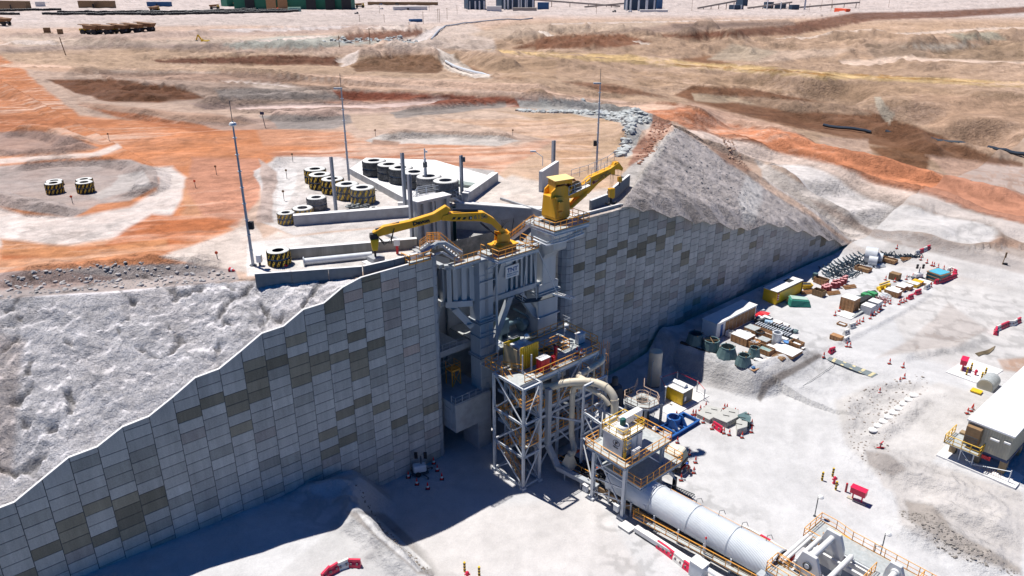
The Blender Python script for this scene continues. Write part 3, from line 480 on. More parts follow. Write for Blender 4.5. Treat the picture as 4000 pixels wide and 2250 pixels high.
def make_ground(name,which):
 rows=RR if which=='up' else RR[(RR<420)]
 az=AZ;A2,R2=np.meshgrid(az,rows);x=(R2*np.sin(A2)).ravel();y=(R2*np.cos(A2)).ravel()
 nr,nc=len(rows),len(az)
 s=(x-WO[0])*UD[0]+(y-WO[1])*UD[1];w_=(x-WO[0])*ND[0]+(y-WO[1])*ND[1]
 sd_,nx,ny=sd_chain(s,w_)
 inside=(sd_>=0)if which=='up' else(sd_<=0)
 if which=='lo':inside=inside|(w_>-1.5)|inpoly(s,w_,[(-2,1),(-2,-6),(8,-19),(18,-20),(26,-6),(27,1)]);inside&=~((w_<0)&((s<-3)|(s>27))&(sd_>0))
 G=inside.reshape(nr,nc);near=G.copy()
 near[1:]|=G[:-1];near[:-1]|=G[1:];near[:,1:]|=G[:,:-1];near[:,:-1]|=G[:,1:]
 near[1:,1:]|=G[:-1,:-1];near[:-1,:-1]|=G[1:,1:];near[1:,:-1]|=G[:-1,1:];near[:-1,1:]|=G[1:,:-1]
 snap=(near&~G).ravel()
 tx=np.where(snap,nx,s);ty=np.where(snap,ny,w_)
 if which=='lo':tx=np.where(snap,s,s);ty=np.where(snap,np.minimum(np.maximum(w_,-40),w_),w_)
 if which=='lo':
  sn2=snap&(s<-3)|snap&(s>27);ty=np.where(sn2,0.,w_)
 s,w_=tx,ty;x=WO[0]+s*UD[0]+w_*ND[0];y=WO[1]+s*UD[1]+w_*ND[1]
 use=near.ravel();idx=np.where(use)[0]
 z=np.zeros(len(x));zz=(upper_z if which=='up' else lower_z)(x[idx],y[idx],s[idx],w_[idx]);z[idx]=zz
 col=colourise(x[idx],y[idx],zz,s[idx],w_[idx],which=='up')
 r0,c0=np.meshgrid(np.arange(nr-1),np.arange(nc-1),indexing='ij');v0=(r0*nc+c0).ravel();q=np.stack([v0,v0+1,v0+nc+1,v0+nc],1)[:,::-1]
 q=q[use[q].all(1)];remap=-np.ones(len(x),np.int64);remap[idx]=np.arange(len(idx));q=remap[q]
 me=bpy.data.meshes.new(name);me.vertices.add(len(idx));me.vertices.foreach_set('co',np.stack([x[idx],y[idx],zz],1).astype(np.float32).ravel())
 me.loops.add(q.size);me.loops.foreach_set('vertex_index',q.astype(np.int32).ravel());me.polygons.add(len(q));me.polygons.foreach_set('loop_start',np.arange(0,q.size,4,dtype=np.int32))
 me.polygons.foreach_set('use_smooth',np.ones(len(q),bool))
 ca=me.color_attributes.new('Col','FLOAT_COLOR','POINT');ca.data.foreach_set('color',np.concatenate([col,np.ones((len(idx),1))],1).astype(np.float32).ravel())
 gx=np.abs(np.gradient(z.reshape(nr,nc),axis=0)/np.maximum(.05,np.gradient(rows))[:,None]).ravel()[idx];fa=np.clip(.25+gx*2.2,0,1.)
 at_=me.attributes.new('Rough','FLOAT','POINT');at_.data.foreach_set('value',fa.astype(np.float32))
 me.update();me.validate()
 o=bpy.data.objects.new(name,me);link(o);tag(o,kind='structure');return o
GM=mat_attr('ground_dust',bumps=((.16,2.4),(1.1,.9),(5.,.2)),var=.30)
g_up=make_ground('terrain','up');g_up.data.materials.append(GM)
g_lo=make_ground('ground','lo');g_lo.data.materials.append(mat_attr('pad_dust',bumps=((.5,.5),(2.2,.22),(9.,.05)),var=.13))
def zup(p):
 s,w_=sw(p);a=np.array([float(p[0])]);b_=np.array([float(p[1])]);return float(upper_z(a,b_,np.array([s]),np.array([w_]))[0])
def zlo(p):
 s,w_=sw(p);a=np.array([float(p[0])]);b_=np.array([float(p[1])]);return float(lower_z(a,b_,np.array([s]),np.array([w_]))[0])
def on(px,py,up=True,z0=None):
 """point of the ground under a pixel of the photo"""
 z=(28.3 if up else 0.)if z0 is None else z0
 for _ in range(14 if up else 10):
  p=at(px,py,z);z=.5*z+.5*(zup(p)if up else zlo(p))
 p=at(px,py,z);p.z=z;return p
def onD(dx,dy,up=True,z0=None):return on(dx/.644,dy/.644,up,z0)
def wall_mat(name,base):
 m=bpy.data.materials.new(name);m.use_nodes=True;t=m.node_tree;b=t.nodes['Principled BSDF'];b.inputs['Roughness'].default_value=.88;b.inputs['Specular IOR Level'].default_value=.15
 ca=nd(t,'ShaderNodeAttribute',attribute_name='Col');tc=nd(t,'ShaderNodeTexCoord')
 mp=nd(t,'ShaderNodeMapping');mp.inputs['Scale'].default_value=(1,1,.14);t.links.new(tc.outputs['Object'],mp.inputs[0])
 a=nd(t,'ShaderNodeTexNoise',Scale=1.1,Detail=8.,Roughness=.7);t.links.new(mp.outputs[0],a.inputs['Vector'])
 c=nd(t,'ShaderNodeTexNoise',Scale=9.,Detail=6.,Roughness=.75);t.links.new(tc.outputs['Object'],c.inputs['Vector'])
 ad=nd(t,'ShaderNodeMath',operation='ADD');t.links.new(a.outputs['Fac'],ad.inputs[0]);t.links.new(c.outputs['Fac'],ad.inputs[1])
 r=nd(t,'ShaderNodeMapRange');r.inputs['From Min'].default_value=.7;r.inputs['From Max'].default_value=1.3;r.inputs['To Min'].default_value=.70;r.inputs['To Max'].default_value=1.22
 t.links.new(ad.outputs[0],r.inputs[0]);mx=nd(t,'ShaderNodeVectorMath',operation='MULTIPLY');t.links.new(ca.outputs['Color'],mx.inputs[0]);t.links.new(r.outputs[0],mx.inputs[1]);t.links.new(mx.outputs[0],b.inputs['Base Color'])
 bp=nd(t,'ShaderNodeBump',Strength=.5,Distance=.03);t.links.new(c.outputs['Fac'],bp.inputs['Height']);t.links.new(bp.outputs[0],b.inputs['Normal'])
 return m
M_PANEL=wall_mat('panel_concrete',None)
M_JOINT=mat('dark_joint_concrete',(.10,.10,.105),.95,var=.1)  # own dark tone of the concrete backing behind the panel gaps
M_CONC=mat('concrete',(.36,.37,.38),.85,var=.16,scale=.8,bump=.01,dirt=(.26,.25,.23),dirtamt=.6)
M_DUST=mat('white_dusted_concrete',(.68,.67,.66),.95,var=.08,scale=2.)
M_STEEL=mat('pale_grey_steel',(.40,.43,.46),.5,.15,var=.10,scale=.9,dirt=(.50,.48,.45),dirtamt=.6,streak=True)
M_LSTEEL=mat('light_steel',(.55,.58,.61),.5,.1,var=.1,scale=1.5,dirt=(.6,.58,.55),dirtamt=.5)
M_DSTEEL=mat('dark_steel',(.10,.11,.12),.6,.3,var=.2,scale=2.)
M_DARK=mat('dark_interior',(.03,.032,.035),.9,var=.2)
M_ORAIL=mat('orange_handrail',(.86,.38,.05),.5,var=.1,scale=3.,dirt=(.5,.4,.3),dirtamt=.4)
M_YRAIL=mat('yellow_handrail',(.78,.47,.04),.45,var=.1,scale=3.)
M_GRATE=mat('galvanised_grating',(.42,.45,.45),.6,.3,var=.16,scale=3.,dirt=(.55,.53,.5),dirtamt=.7)
M_YEL=mat('crane_yellow',(.86,.42,.02),.42,var=.12,scale=.8,dirt=(.62,.36,.12),dirtamt=.7,streak=True)
M_YEL2=mat('machine_yellow',(.72,.46,.02),.4,var=.1,scale=.8,dirt=(.55,.4,.12),dirtamt=.5)
M_BLACK=mat('black_rubber',(.022,.022,.024),.7,var=.3,scale=4.)
M_CREAM=mat('cream_duct',(.62,.55,.42),.5,var=.08,scale=1.2,dirt=(.5,.46,.40),dirtamt=.5)
M_WHITE=mat('white_paint',(.74,.74,.73),.45,var=.06,scale=1.5,dirt=(.58,.56,.54),dirtamt=.5)
M_RED=mat('safety_red',(.55,.02,.035),.5,var=.1,scale=3.)
M_BLUE=mat('blue_steel',(.018,.10,.33),.45,var=.12,scale=1.5)
M_DBLUE=mat('dark_blue_steel',(.02,.045,.12),.5,var=.1)
M_WOOD=mat('weathered_wood',(.36,.19,.085),.8,var=.2,scale=3.,dirt=(.5,.38,.26),dirtamt=.5)
M_BROWN=mat('brown_steel',(.24,.15,.075),.7,var=.15,scale=2.)
M_CHROME=mat('bright_rod',(.7,.72,.74),.25,.8,var=.05)
M_GLASS=mat('dark_glass',(.02,.05,.05),.08,spec=.9,var=.02)
M_ORANGE=mat('traffic_orange',(.75,.10,.03),.5,var=.08,scale=4.)
M_TAN=mat('ribbed_beige_cladding',(.45,.42,.33),.5,var=.06,scale=1.)
M_GREEN=mat('green_tarp',(.03,.22,.16),.6,var=.15,scale=3.)
def retaining_wall(name,label,s0,s1,w0,ncol_first,colw,zfoot,seed,dark,pink=()):
 root=empty(name,L((s0+s1)/2,w0,0),label,'retaining wall')
 rnd=random.Random(seed);me_v=[];me_f=[];cols=[];jb=MB();cp=MB()
 n_=int(round((s1-s0)/colw));H=1.25;G=.035
 for i in range(n_):
  a,b_=s0+i*colw,s0+(i+1)*colw;pa,pb=float(prof(a)),float(prof(b_))
  jb.hexa([L(a,w0-.06,zfoot),L(b_,w0-.06,zfoot),L(b_,w0-.32,zfoot),L(a,w0-.32,zfoot),L(a,w0-.06,pa-.03),L(b_,w0-.06,pb-.03),L(b_,w0-.32,pb-.03),L(a,w0-.32,pa-.03)])
  cp.hexa([L(a,w0+.02,pa),L(b_,w0+.02,pb),L(b_,w0-.26,pb),L(a,w0-.26,pa),L(a,w0+.02,pa+.05),L(b_,w0+.02,pb+.05),L(b_,w0-.26,pb+.05),L(a,w0-.26,pa+.05)])
  lo=min(pa,pb);top=max(pa,pb);ref=28.74-(.62 if i%2 else 0.);z_=ref
  rows=[]
  while z_>zfoot:rows.append(z_);z_-=H
  rows=[r for r in rows if r<lo-.35]+[]
  edges=[None]+rows+[zfoot]
  for k in range(len(edges)-1):
   zt=edges[k];zb=edges[k+1]
   A,B=a+G,b_-G
   if zt is None:qa,qb=pa+(pb-pa)*(G/colw)-.0,pb-(pb-pa)*(G/colw)
   else:qa=qb=zt-G
   bb=zb+G if zb>zfoot else zb
   if min(qa,qb)-bb<.05:continue
   base=len(me_v);o_=rnd.uniform(-.012,.012)
   for ww in(w0+o_,w0-.1):me_v+=[tuple(L(A,ww,bb)),tuple(L(B,ww,bb)),tuple(L(B,ww,qb)),tuple(L(A,ww,qa))]
   me_f+=[tuple(base+j for j in f)for f in((0,1,2,3),(0,4,5,1),(1,5,6,2),(2,6,7,3),(3,7,4,0))]
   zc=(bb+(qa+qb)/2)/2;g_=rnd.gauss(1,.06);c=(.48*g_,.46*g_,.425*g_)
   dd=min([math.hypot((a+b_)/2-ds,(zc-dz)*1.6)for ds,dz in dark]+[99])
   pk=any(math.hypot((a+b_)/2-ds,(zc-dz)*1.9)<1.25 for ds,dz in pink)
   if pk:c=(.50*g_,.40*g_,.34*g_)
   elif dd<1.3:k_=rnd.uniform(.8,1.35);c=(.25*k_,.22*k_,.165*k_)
   elif rnd.random()<.13:c=(.36*g_,.345*g_,.31*g_)
   elif rnd.random()<.04:c=(.37*g_,.33*g_,.30*g_)
   cols+=[c]*8
 me=bpy.data.meshes.new('panel_facing');inv=root.matrix_world.inverted();me.from_pydata([tuple(inv@Vector(p))for p in me_v],[],me_f)
 ca=me.color_attributes.new('Col','FLOAT_COLOR','POINT');ca.data.foreach_set('color',[v for c in cols for v in(*c,1)]);me.materials.append(M_PANEL);me.update()
 o=bpy.data.objects.new('panel_facing',me);link(o);o.parent=root
 jb.build('backing',M_JOINT,root);cp.build('coping',M_DUST,root)
 return root
def wpt(px,py,w0=0.):
 x=(px-2000)/FPX;y=(1125-py)/FPX;r=(x,math.cos(TILT)+y*math.sin(TILT),-math.sin(TILT)+y*math.cos(TILT))
 cx,cy=WO[0]+ND[0]*w0,WO[1]+ND[1]*w0;k=(cx*ND[0]+cy*ND[1])/(r[0]*ND[0]+r[1]*ND[1])
 return((k*r[0]-cx)*UD[0]+(k*r[1]-cy)*UD[1],CAMH+k*r[2])
dkl=[wpt(x/.644,y/.644)for x,y in[(740,850),(815,905),(890,840),(945,865),(750,955),(700,905),(650,905),(655,955),(655,995),(540,1005),(810,925),(855,890),(840,900),(905,905),(930,715),(745,930),(770,890),(330,1255),(395,1270),(230,1275),(185,1325),(205,1370),(325,1290),(270,1345),(340,1335),(395,1240),(345,1300),(120,1385),(60,1449),(920,915),(960,870),(905,930),(1060,735),(1060,850),(600,1015),(490,1035),(610,1070),(785,985),(865,1040),(1080,1035),(975,1010),(805,1095),(830,1135),(990,1070),(770,845),(835,770),(910,1010),(875,1100)]]
pkl=[wpt(x/.644,y/.644)for x,y in[(980,715),(888,742),(1035,878),(960,770)]]
retaining_wall('retaining_wall','tall grey panelled retaining wall stepping down to the left of the dump pocket',-75.0,0.,0.,0,2.4*75/74.4,-.6,3,dkl,pkl)
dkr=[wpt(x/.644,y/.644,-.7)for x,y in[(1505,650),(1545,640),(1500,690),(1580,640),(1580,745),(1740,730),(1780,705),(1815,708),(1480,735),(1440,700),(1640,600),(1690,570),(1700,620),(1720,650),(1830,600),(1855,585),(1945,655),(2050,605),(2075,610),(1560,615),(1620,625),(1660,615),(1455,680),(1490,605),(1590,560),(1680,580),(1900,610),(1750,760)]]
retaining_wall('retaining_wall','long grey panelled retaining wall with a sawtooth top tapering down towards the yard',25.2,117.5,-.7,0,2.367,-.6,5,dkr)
def corner(label,pts,z1,rz):
 root=empty('wall_return',L(pts[0][0],pts[0][1],0),label,'retaining wall');a=MB();j=MB();z_=z1;k=0
 while z_>0:
  zb=max(0.,z_-1.25);zb=-.5 if zb==0.else zb
  for(p,q)in zip(pts[:-1],pts[1:]):
   P,Q=L(*p),L(*q);d=(Q-P).normalized();nn=Vector((d.y,-d.x,0));e=d*.015
   a.hexa([P+e+Vector((0,0,zb+.04)),Q-e+Vector((0,0,zb+.04)),Q-e-nn*.3+Vector((0,0,zb+.04)),P+e-nn*.3+Vector((0,0,zb+.04)),P+e+Vector((0,0,z_-.03)),Q-e+Vector((0,0,z_-.03)),Q-e-nn*.3+Vector((0,0,z_-.03)),P+e-nn*.3+Vector((0,0,z_-.03))])
  z_-=1.25;k+=1
 for(p,q)in zip(pts[:-1],pts[1:]):
  P,Q=L(*p),L(*q);d=(Q-P).normalized();nn=Vector((d.y,-d.x,0));j.hexa([P-nn*.06+Vector((0,0,-.5)),Q-nn*.06+Vector((0,0,-.5)),Q-nn*.28+Vector((0,0,-.5)),P-nn*.28+Vector((0,0,-.5)),P-nn*.06+Vector((0,0,z1-.05)),Q-nn*.06+Vector((0,0,z1-.05)),Q-nn*.28+Vector((0,0,z1-.05)),P-nn*.28+Vector((0,0,z1-.05))])
 a.build('panel_facing',M_CONC,root);j.build('backing',M_JOINT,root)
corner('rounded panelled end of the left retaining wall beside the crusher pit',[(0.02,0),(.55,-.12),(.95,-.5),(1.1,-1.1),(1.1,-14)],28.74,0)
corner('rounded panelled end of the long right retaining wall beside the crusher pit',[(23.3,-15),(23.3,-2.0),(23.45,-1.4),(23.9,-.95),(24.5,-.75),(25.18,-.7)],28.7,0)
V3=Vector
cr=empty('crusher_building',L(12,-3,0),'grey steel and concrete crusher building standing in the gap between the two walls','crusher')
def part(name,m,fn,parent=cr,**kw):
 mb=MB();fn(mb);return mb.build(name,m,parent,**kw)
def pillars(mb,a=6.3,b_=8.55,bot=8.2):
 mb.lbox(a,b_,-1.1,1.1,bot,26.9)
def trims(mb,a,b_,zs):
 for z_,t in zs:mb.lbox(a-t,b_+t,-1.1-t,1.1+t,z_,z_+.1)
part('column',M_STEEL,lambda m:pillars(m),bevel=.04)
part('column_collar',M_STEEL,lambda m:trims(m,6.3,8.55,[(13.1,.22),(13.4,.22),(16.2,.16),(18.2,.3),(18.5,.3),(24.9,.06),(10.,.04)]))
def col2(mb):
 mb.lbox(16.6,20.35,-1.4,1.1,8.2,20.9)
 pr=[(1.1,20.9),(1.1,24.6),(1.5,25.3),(2.9,26.1),(3.1,26.5),(3.1,29.1),(-1.4,29.1),(-1.4,20.9)]
 mb.slab([L(17.3,w_,z_)for w_,z_ in pr],2.5,(UD[0],UD[1],0))
part('column',M_STEEL,col2,bevel=.04)
part('column_collar',M_STEEL,lambda m:[m.lbox(16.5,20.6,-1.5,1.35,z_,z_+.12)for z_ in(19.2,19.6,15.9,13.2)])
def cbase(mb):
 mb.lbox(1.3,7.3,.9,1.9,4.2,8.4);mb.lbox(1.3,7.3,-9,.9,7.4,8.4);mb.lbox(5.0,7.3,-1.5,1.9,-.4,4.2);mb.lbox(1.25,2.,-9,.9,4.2,7.4)
 mb.lbox(1.2,7.5,-3.5,-2.6,13.2,14.1)
 mb.lbox(17,21.5,-1.4,1.3,-.4,8.2);mb.lbox(1.2,22.8,-10.5,-9.9,-.4,20)
part('concrete_base',M_CONC,cbase,bevel=.03)
def ribw(mb):
 mb.lbox(1.2,6.2,-6.1,-5.9,8.4,13.2)
 for k in range(5):mb.lbox(1.3,6.2,-5.9,-5.4,8.8+k*.9,8.95+k*.9)
 for k in range(6):mb.lbox(1.4+k*.85,1.5+k*.85,-5.9,-5.45,8.4,13.2)
part('louvred_wall',M_CONC,ribw)
CH=[(3.3,-9.6),(3.3,-2.3),(6.3,-.5)]
def chamber(mb):
 for(a,b_)in zip(CH[:-1],CH[1:]):
  A,B=L(*a,20.8),L(*b_,20.8);d=(B-A).normalized();nn=V3((d.y,-d.x,0));z3=V3((0,0,1))
  mb.slab([A,B,B+z3*5.5,A+z3*5.5],.12,-nn)
 mb.lbox(8.55,16.6,-.12,0,20.8,26.6)
 mb.lbox(8.55,16.6,-9,-8.8,20.8,26.)
 mb.hexa([L(3.6,-9,20.8),L(6,-9,20.8),L(6,-.6,20.8),L(3.6,-2.5,20.8),L(3.4,-9.4,21),L(5.8,-9.4,21),L(5.8,-.7,21),L(3.5,-2.4,21)])
part('chamber_plate',M_STEEL,chamber)
def chribs(mb):
 for(a,b_),n_ in zip(zip(CH[:-1],CH[1:]),(5,4)):
  A,B=L(*a,0),L(*b_,0);d=(B-A).normalized();nn=V3((d.y,-d.x,0))
  for k in range(n_):
   p=A.lerp(B,(k+.04)/(n_-.92));wdt=.95 if k==0 and n_==4 else.3
   q=p+d*(wdt/2 if n_==4 and k<n_-1 else 0)+nn*.3
   mb.bar(q+V3((0,0,21.3)),q+V3((0,0,26.)),wdt,.6,up=d)
  for z_,h_ in((21.05,.8),(26.2,.5)):mb.bar(A+nn*.33+V3((0,0,z_)),B+nn*.33+V3((0,0,z_)),.7,h_)
 for k in range(7):
  s_=11.4+k*.87;mb.lbox(s_-.07,s_+.07,0,.45,21.3,26.3);mb.lbox(s_-.17,s_+.17,.45,.5,21.3,26.3)
 mb.lbox(8.55,17.3,-.1,.75,20.6,21.3);mb.lbox(8.55,17.3,-.1,.8,26.3,26.75)
part('stiffener_ribs',M_STEEL,chribs)
part('chute_plate',M_STEEL,lambda m:m.hexa([L(8.75,.1,21.3),L(11,.1,21.3),L(11,.55,21.3),L(8.75,.55,21.3),L(10.3,.1,26.3),L(12.2,.1,26.3),L(12.2,.9,26.3),L(10.3,.9,26.3)]))
part('panel_openings',M_DARK,lambda m:[m.slab([L(a,b_,25.95),L(a+.85*.86,b_+.85*.51,25.95),L(a+.85*.86,b_+.85*.51,26.3),L(a,b_,26.3)],.02,(ND[0],ND[1],0))for a,b_ in((3.65,-1.35),(4.75,-.72))])
def diag(mb):
 mb.bar(L(12.3,0.2,20.6),L(9.0,.2,14.0),.55,.9);mb.bar(L(13.6,.2,20.6),L(17.2,.2,15.6),.55,.9)
 mb.bar(L(3.9,-2.0,20.8),L(6.3,-.6,17.4),.6,.85);mb.bar(L(3.3,-3.6,20.7),L(2.0,-3.6,17.2),.5,.8)
 mb.bar(L(3.3,-8,20.7),L(1.6,-8,14),.5,.7)
 for p in((12.0,.2,20.3),(13.9,.2,20.3),(16.9,.2,16.1),(4.3,-1.8,20.2),(6.0,-.8,17.9)):mb.lbox(p[0]-.55,p[0]+.55,p[1]-.5,p[1]+.5,p[2]-.09,p[2]+.09)
part('diagonal_brace',M_STEEL,diag)
def upwall(mb):
 mb.hexa([L(3.3,-8.2,21),L(8.5,-8.2,21),L(8.5,-9.2,21),L(3.3,-9.2,21),L(3.3,-8.2,33.2),L(8.5,-8.2,33.2),L(9.2,-10.2,32.6),L(3.6,-9.6,33.2)])
part('upper_wall',M_STEEL,upwall)
def upribs(mb):
 for s_,wd in((3.5,.4),(4.6,.55),(5.9,.35),(6.7,.9),(8.25,.5)):mb.lbox(s_-wd/2,s_+wd/2,-8.2,-7.75,26.3,33.0)
 mb.lbox(3.2,8.6,-8.25,-7.6,33.0,33.3)
part('stiffener_ribs',M_STEEL,upribs)
part('dusty_ledge',M_DUST,lambda m:m.slab([L(3.1,-7.5,33.32),L(8.7,-7.5,33.32),L(9.3,-10.3,33.0),L(3.3,-9.7,33.32)],.1,(0,0,1)))
def wing(mb):
 for a,b_,t in(((16.6,-17.4),(24.1,-6.6),.9),((8.8,-17.2),(16.6,-18.2),.8),((1.0,-4.7),(3.3,-8.2),.7),((.3,.0),(1.0,-4.7),.7),((24.1,-6.6),(24.6,-.9),.8)):
  A,B=L(*a,12),L(*b_,12);d=(B-A).normalized();nn=V3((d.y,-d.x,0))*t
  z3=V3((0,0,16.5));mb.hexa([A,B,B-nn,A-nn,A+z3,B+z3,B+z3-nn,A+z3-nn])
part('pocket_wall',M_CONC,wing)
part('coping',M_DUST,lambda m:[m.slab([L(*p,28.51)for p in q],.07,(0,0,1))for q in([(16.5,-17.7),(24.1,-6.7),(25.2,-7.4),(17.3,-18.6)],[(24.1,-6.6),(24.6,-.9),(25.6,-.9),(25.2,-7)])])
def pocket_floor(mb):
 mb.hexa([L(8.6,-8.8,21),L(17,-.2,21),L(16.9,-.3,20.9),L(8.7,-8.9,20.9),L(3.4,-8.2,26.8),L(23.8,-6.2,27),L(24,-6.4,26.9),L(3.4,-8.4,26.7)])
 mb.slab([L(16.6,-17.2,24.5),L(24.0,-6.4,24.5),L(17.2,-.2,20.8),L(9.5,-8.5,20.8)],.2,(0,0,-1))
part('hopper_lining',mat('worn_liner',(.22,.22,.22),.6,.3,var=.3,scale=1.2,dirt=(.4,.37,.34),dirtamt=.8),pocket_floor)
def floors(mb):
 mb.lbox(8.7,22.6,-9,1.0,13.2,13.4);mb.lbox(1.3,6.2,-9,-3.6,13.8,14.0)
part('inner_floor',M_GRATE,floors)
part('dark_backdrop_wall',M_CONC,lambda m:m.lbox(8.6,22.8,-9.6,-9.2,8,20.6))
def inrails(mb):
 rail(mb,[L(1.5,-2.4,14.1),L(6.2,-2.4,14.1)],post=1.1,r=.04);rail(mb,[L(1.4,.95,8.4),L(1.4,1.8,8.4),L(7.1,1.8,8.4),L(7.1,1.3,8.4)],post=1.2,r=.035)
 rail(mb,[L(9.2,.9,13.4),L(13,.9,13.4)],post=1.0);rail(mb,[L(17.9,1.6,13.4),L(22.4,1.6,13.4),L(22.4,-3,13.4)],post=1.0)
part('guard_rail',M_STEEL,inrails)
def cabin(mb):
 mb.lbox(3.9,5.3,-3.6,-2.2,10.6,10.75)
 for a,b_ in((3.9,-2.2),(5.3,-2.2),(3.9,-3.6),(5.3,-3.6)):mb.bar(L(a,b_,8.4),L(a,b_,10.6),.12)
 mb.bar(L(3.9,-2.2,8.4),L(5.3,-2.2,10.6),.08);mb.bar(L(5.3,-2.2,8.4),L(3.9,-2.2,10.6),.08);rail(mb,[L(3.9,-3.6,10.75),L(3.9,-2.2,10.75),L(5.3,-2.2,10.75),L(5.3,-3.6,10.75)],post=1.)
part('access_platform',M_ORAIL,cabin)
def machines(mb):
 mb.lbox(11.4,12.9,-2.2,-.8,14.3,16.4);mb.lbox(11.5,11.7,-2.1,-.9,13.4,14.3);mb.lbox(12.6,12.8,-2.1,-.9,13.4,14.3)
 mb.lathe(L(13.1,-1.5,15.2),[(.35,0),(.35,1.7),(.5,1.75),(.5,2.2)],16,'X',ROTZ);mb.lathe(L(15.2,-1.2,14.6),[(.95,0),(.95,.5),(.6,.55),(.6,1.3),(.35,1.35),(.35,2.2)],20,'X',ROTZ)
 mb.tube([L(15.6,-3,16.4),L(16.8,-.6,15.4),L(16.9,.4,14.)],.18,8)
part('crusher_drive',mat('teal_grey_machine',(.16,.24,.27),.5,.2),machines)
def tray(mb):
 pts=[L(12.9,.9,20.3),L(13.3,2.0,19.9),L(14.6,3.2,20.1),L(16.0,4.2,20.6),L(16.6,4.6,20.8)]
 for o_ in(-.28,0,.28):mb.tube([p+V3((UD[0]*0,0,o_*.5))+V3((UD[0]*o_,UD[1]*o_,0))for p in pts],.12,6)
part('cable_bundle',M_DSTEEL,tray)
def trayw(mb):
 a,b_=L(16.4,4.4,20.9),L(17.4,6.9,20.7)
 for o_ in(-.35,.35):mb.bar(a+V3((UD[0]*o_,UD[1]*o_,0)),b_+V3((UD[0]*o_,UD[1]*o_,0)),.08,.22)
 for k in range(9):p=a.lerp(b_,k/8);mb.bar(p-V3((UD[0]*.35,UD[1]*.35,0)),p+V3((UD[0]*.35,UD[1]*.35,0)),.06)
part('cable_tray',M_WHITE,trayw)
def stays(mb):
 mb.tube([L(14.2,3.5,27.3),L(16.6,4.8,20.9)],.06,6);mb.tube([L(13.3,3.6,27.0),L(14.4,3.1,20.2)],.05,6);mb.tube([L(12.1,3.6,26.8),L(12.9,1.9,20.1)],.05,6)
part('stay_rod',M_LSTEEL,stays)
def conduits(mb):
 mb.tube([L(8.7,1.25,26.6),L(8.95,1.3,26.1),L(8.95,1.3,13.4)],.17,8)
 for k,s_ in enumerate((7.2,7.35,7.5,7.62)):mb.tube([L(s_,1.18,26.8),L(s_,1.18,13.4)],.035,5)
 for z_ in(24.1,21.7,19,16.9,14.8):mb.bar(L(6.2,1.25,z_),L(9,1.3,z_),.12,.1)
 mb.tube([L(5.0,-1.0,28.4),L(5.0,-.9,27),L(5.0,-.85,21)],.09,6);mb.tube([L(5.2,-.9,28.4),L(5.2,-.8,27),L(5.2,-.75,21)],.06,6)
part('conduit',M_STEEL,conduits)
sg=empty('sign_board',L(11.9,1.0,24.2),'white board with blue lettering fixed high on the crusher front below the breaker platform','sign')
mb=MB();mb.slab([L(10.75,.95,23.4),L(13.1,.95,23.4),L(13.1,.95,25.1),L(10.75,.95,25.1)],.05,(ND[0],ND[1],0));mb.build('board',M_WHITE,sg)
M_INK=mat('blue_lettering',(.03,.10,.30),.6,var=.05);M_INK2=mat('steel_blue_lettering',(.16,.26,.40),.6,var=.05);M_INKB=mat('black_lettering',(.02,.02,.022),.6,var=.05)
def text(name,body,size,origin,xdir,updir,m,parent,bold=.02,align='LEFT',depth=.012,space=1.0,shear=0.,sx=1.0):
 cu=bpy.data.curves.new(name,'FONT');cu.body=body;cu.size=size;cu.extrude=depth;cu.offset=bold*size;cu.align_x=align;cu.space_character=space;cu.shear=shear;cu.resolution_u=2
 o=bpy.data.objects.new(name,cu);link(o);x=V3(xdir).normalized();u_=V3(updir);u_=(u_-x*u_.dot(x)).normalized();z_=x.cross(u_)
 M=Matrix((x,u_,z_)).transposed().to_4x4();M.translation=V3(origin);bpy.context.view_layer.update()
 dg=bpy.context.evaluated_depsgraph_get();me=bpy.data.meshes.new_from_object(o.evaluated_get(dg));bpy.data.objects.remove(o)
 n_=bpy.data.objects.new(name,me);link(n_);me.materials.clear();me.materials.append(m)
 if sx!=1.0:me.transform(Matrix.Diagonal((sx,1,1,1)))
 if parent is not None:n_.parent=parent;me.transform(parent.matrix_world.inverted()@M)
 else:n_.matrix_world=M
 return n_
UX=(UD[0],UD[1],0)
text('lettering','TNT',.8,L(11.0,1.015,24.25),UX,(0,0,1),M_INK,sg,.03,sx=1.15)
text('lettering','TERRA NOVA',.27,L(10.93,1.015,23.88),UX,(0,0,1),M_INK2,sg,.02,sx=1.2)
text('lettering','TECHNOLOGIES',.17,L(10.97,1.015,23.64),UX,(0,0,1),M_INK2,sg,.015,sx=1.35)
def deck(name,mbt,poly,z_,th=.25):
 pass
bp_=empty('breaker_platform',L(9.5,2,27),'grated platform with orange handrails carrying the rock breaker at the front of the crusher','platform')
def bpd(mb):
 mb.lbox(6.7,13.4,2.9,4.5,27.9,28.05);mb.lbox(10.6,13.4,.4,2.9,27.9,28.05);mb.lbox(6.7,8.2,.4,2.9,27.9,28.05);mb.lbox(2.6,6.7,-.4,1.0,27.1,27.25)
bp_d=part('deck',M_GRATE,bpd,bp_)
def bpf(mb):
 for w_ in(4.45,.5):mb.ibeam(L(6.7,w_,27.72),L(13.4,w_,27.72),.2,.34)
 for s_ in(6.75,9,11.2,13.3):mb.ibeam(L(s_,.3,27.7),L(s_,4.4,27.7),.2,.32)
 mb.ibeam(L(2.6,.95,27.),L(6.7,.95,27.),.2,.25);mb.ibeam(L(2.6,-.35,27.),L(6.7,-.35,27.),.2,.25);mb.bar(L(7.5,4.,27.5),L(7.5,1.1,25.6),.18);mb.bar(L(12.5,4.,27.5),L(12.5,.6,26),.18);mb.lbox(8.55,11.5,.4,3.6,26.9,27.6)
part('frame',M_LSTEEL,bpf,bp_)
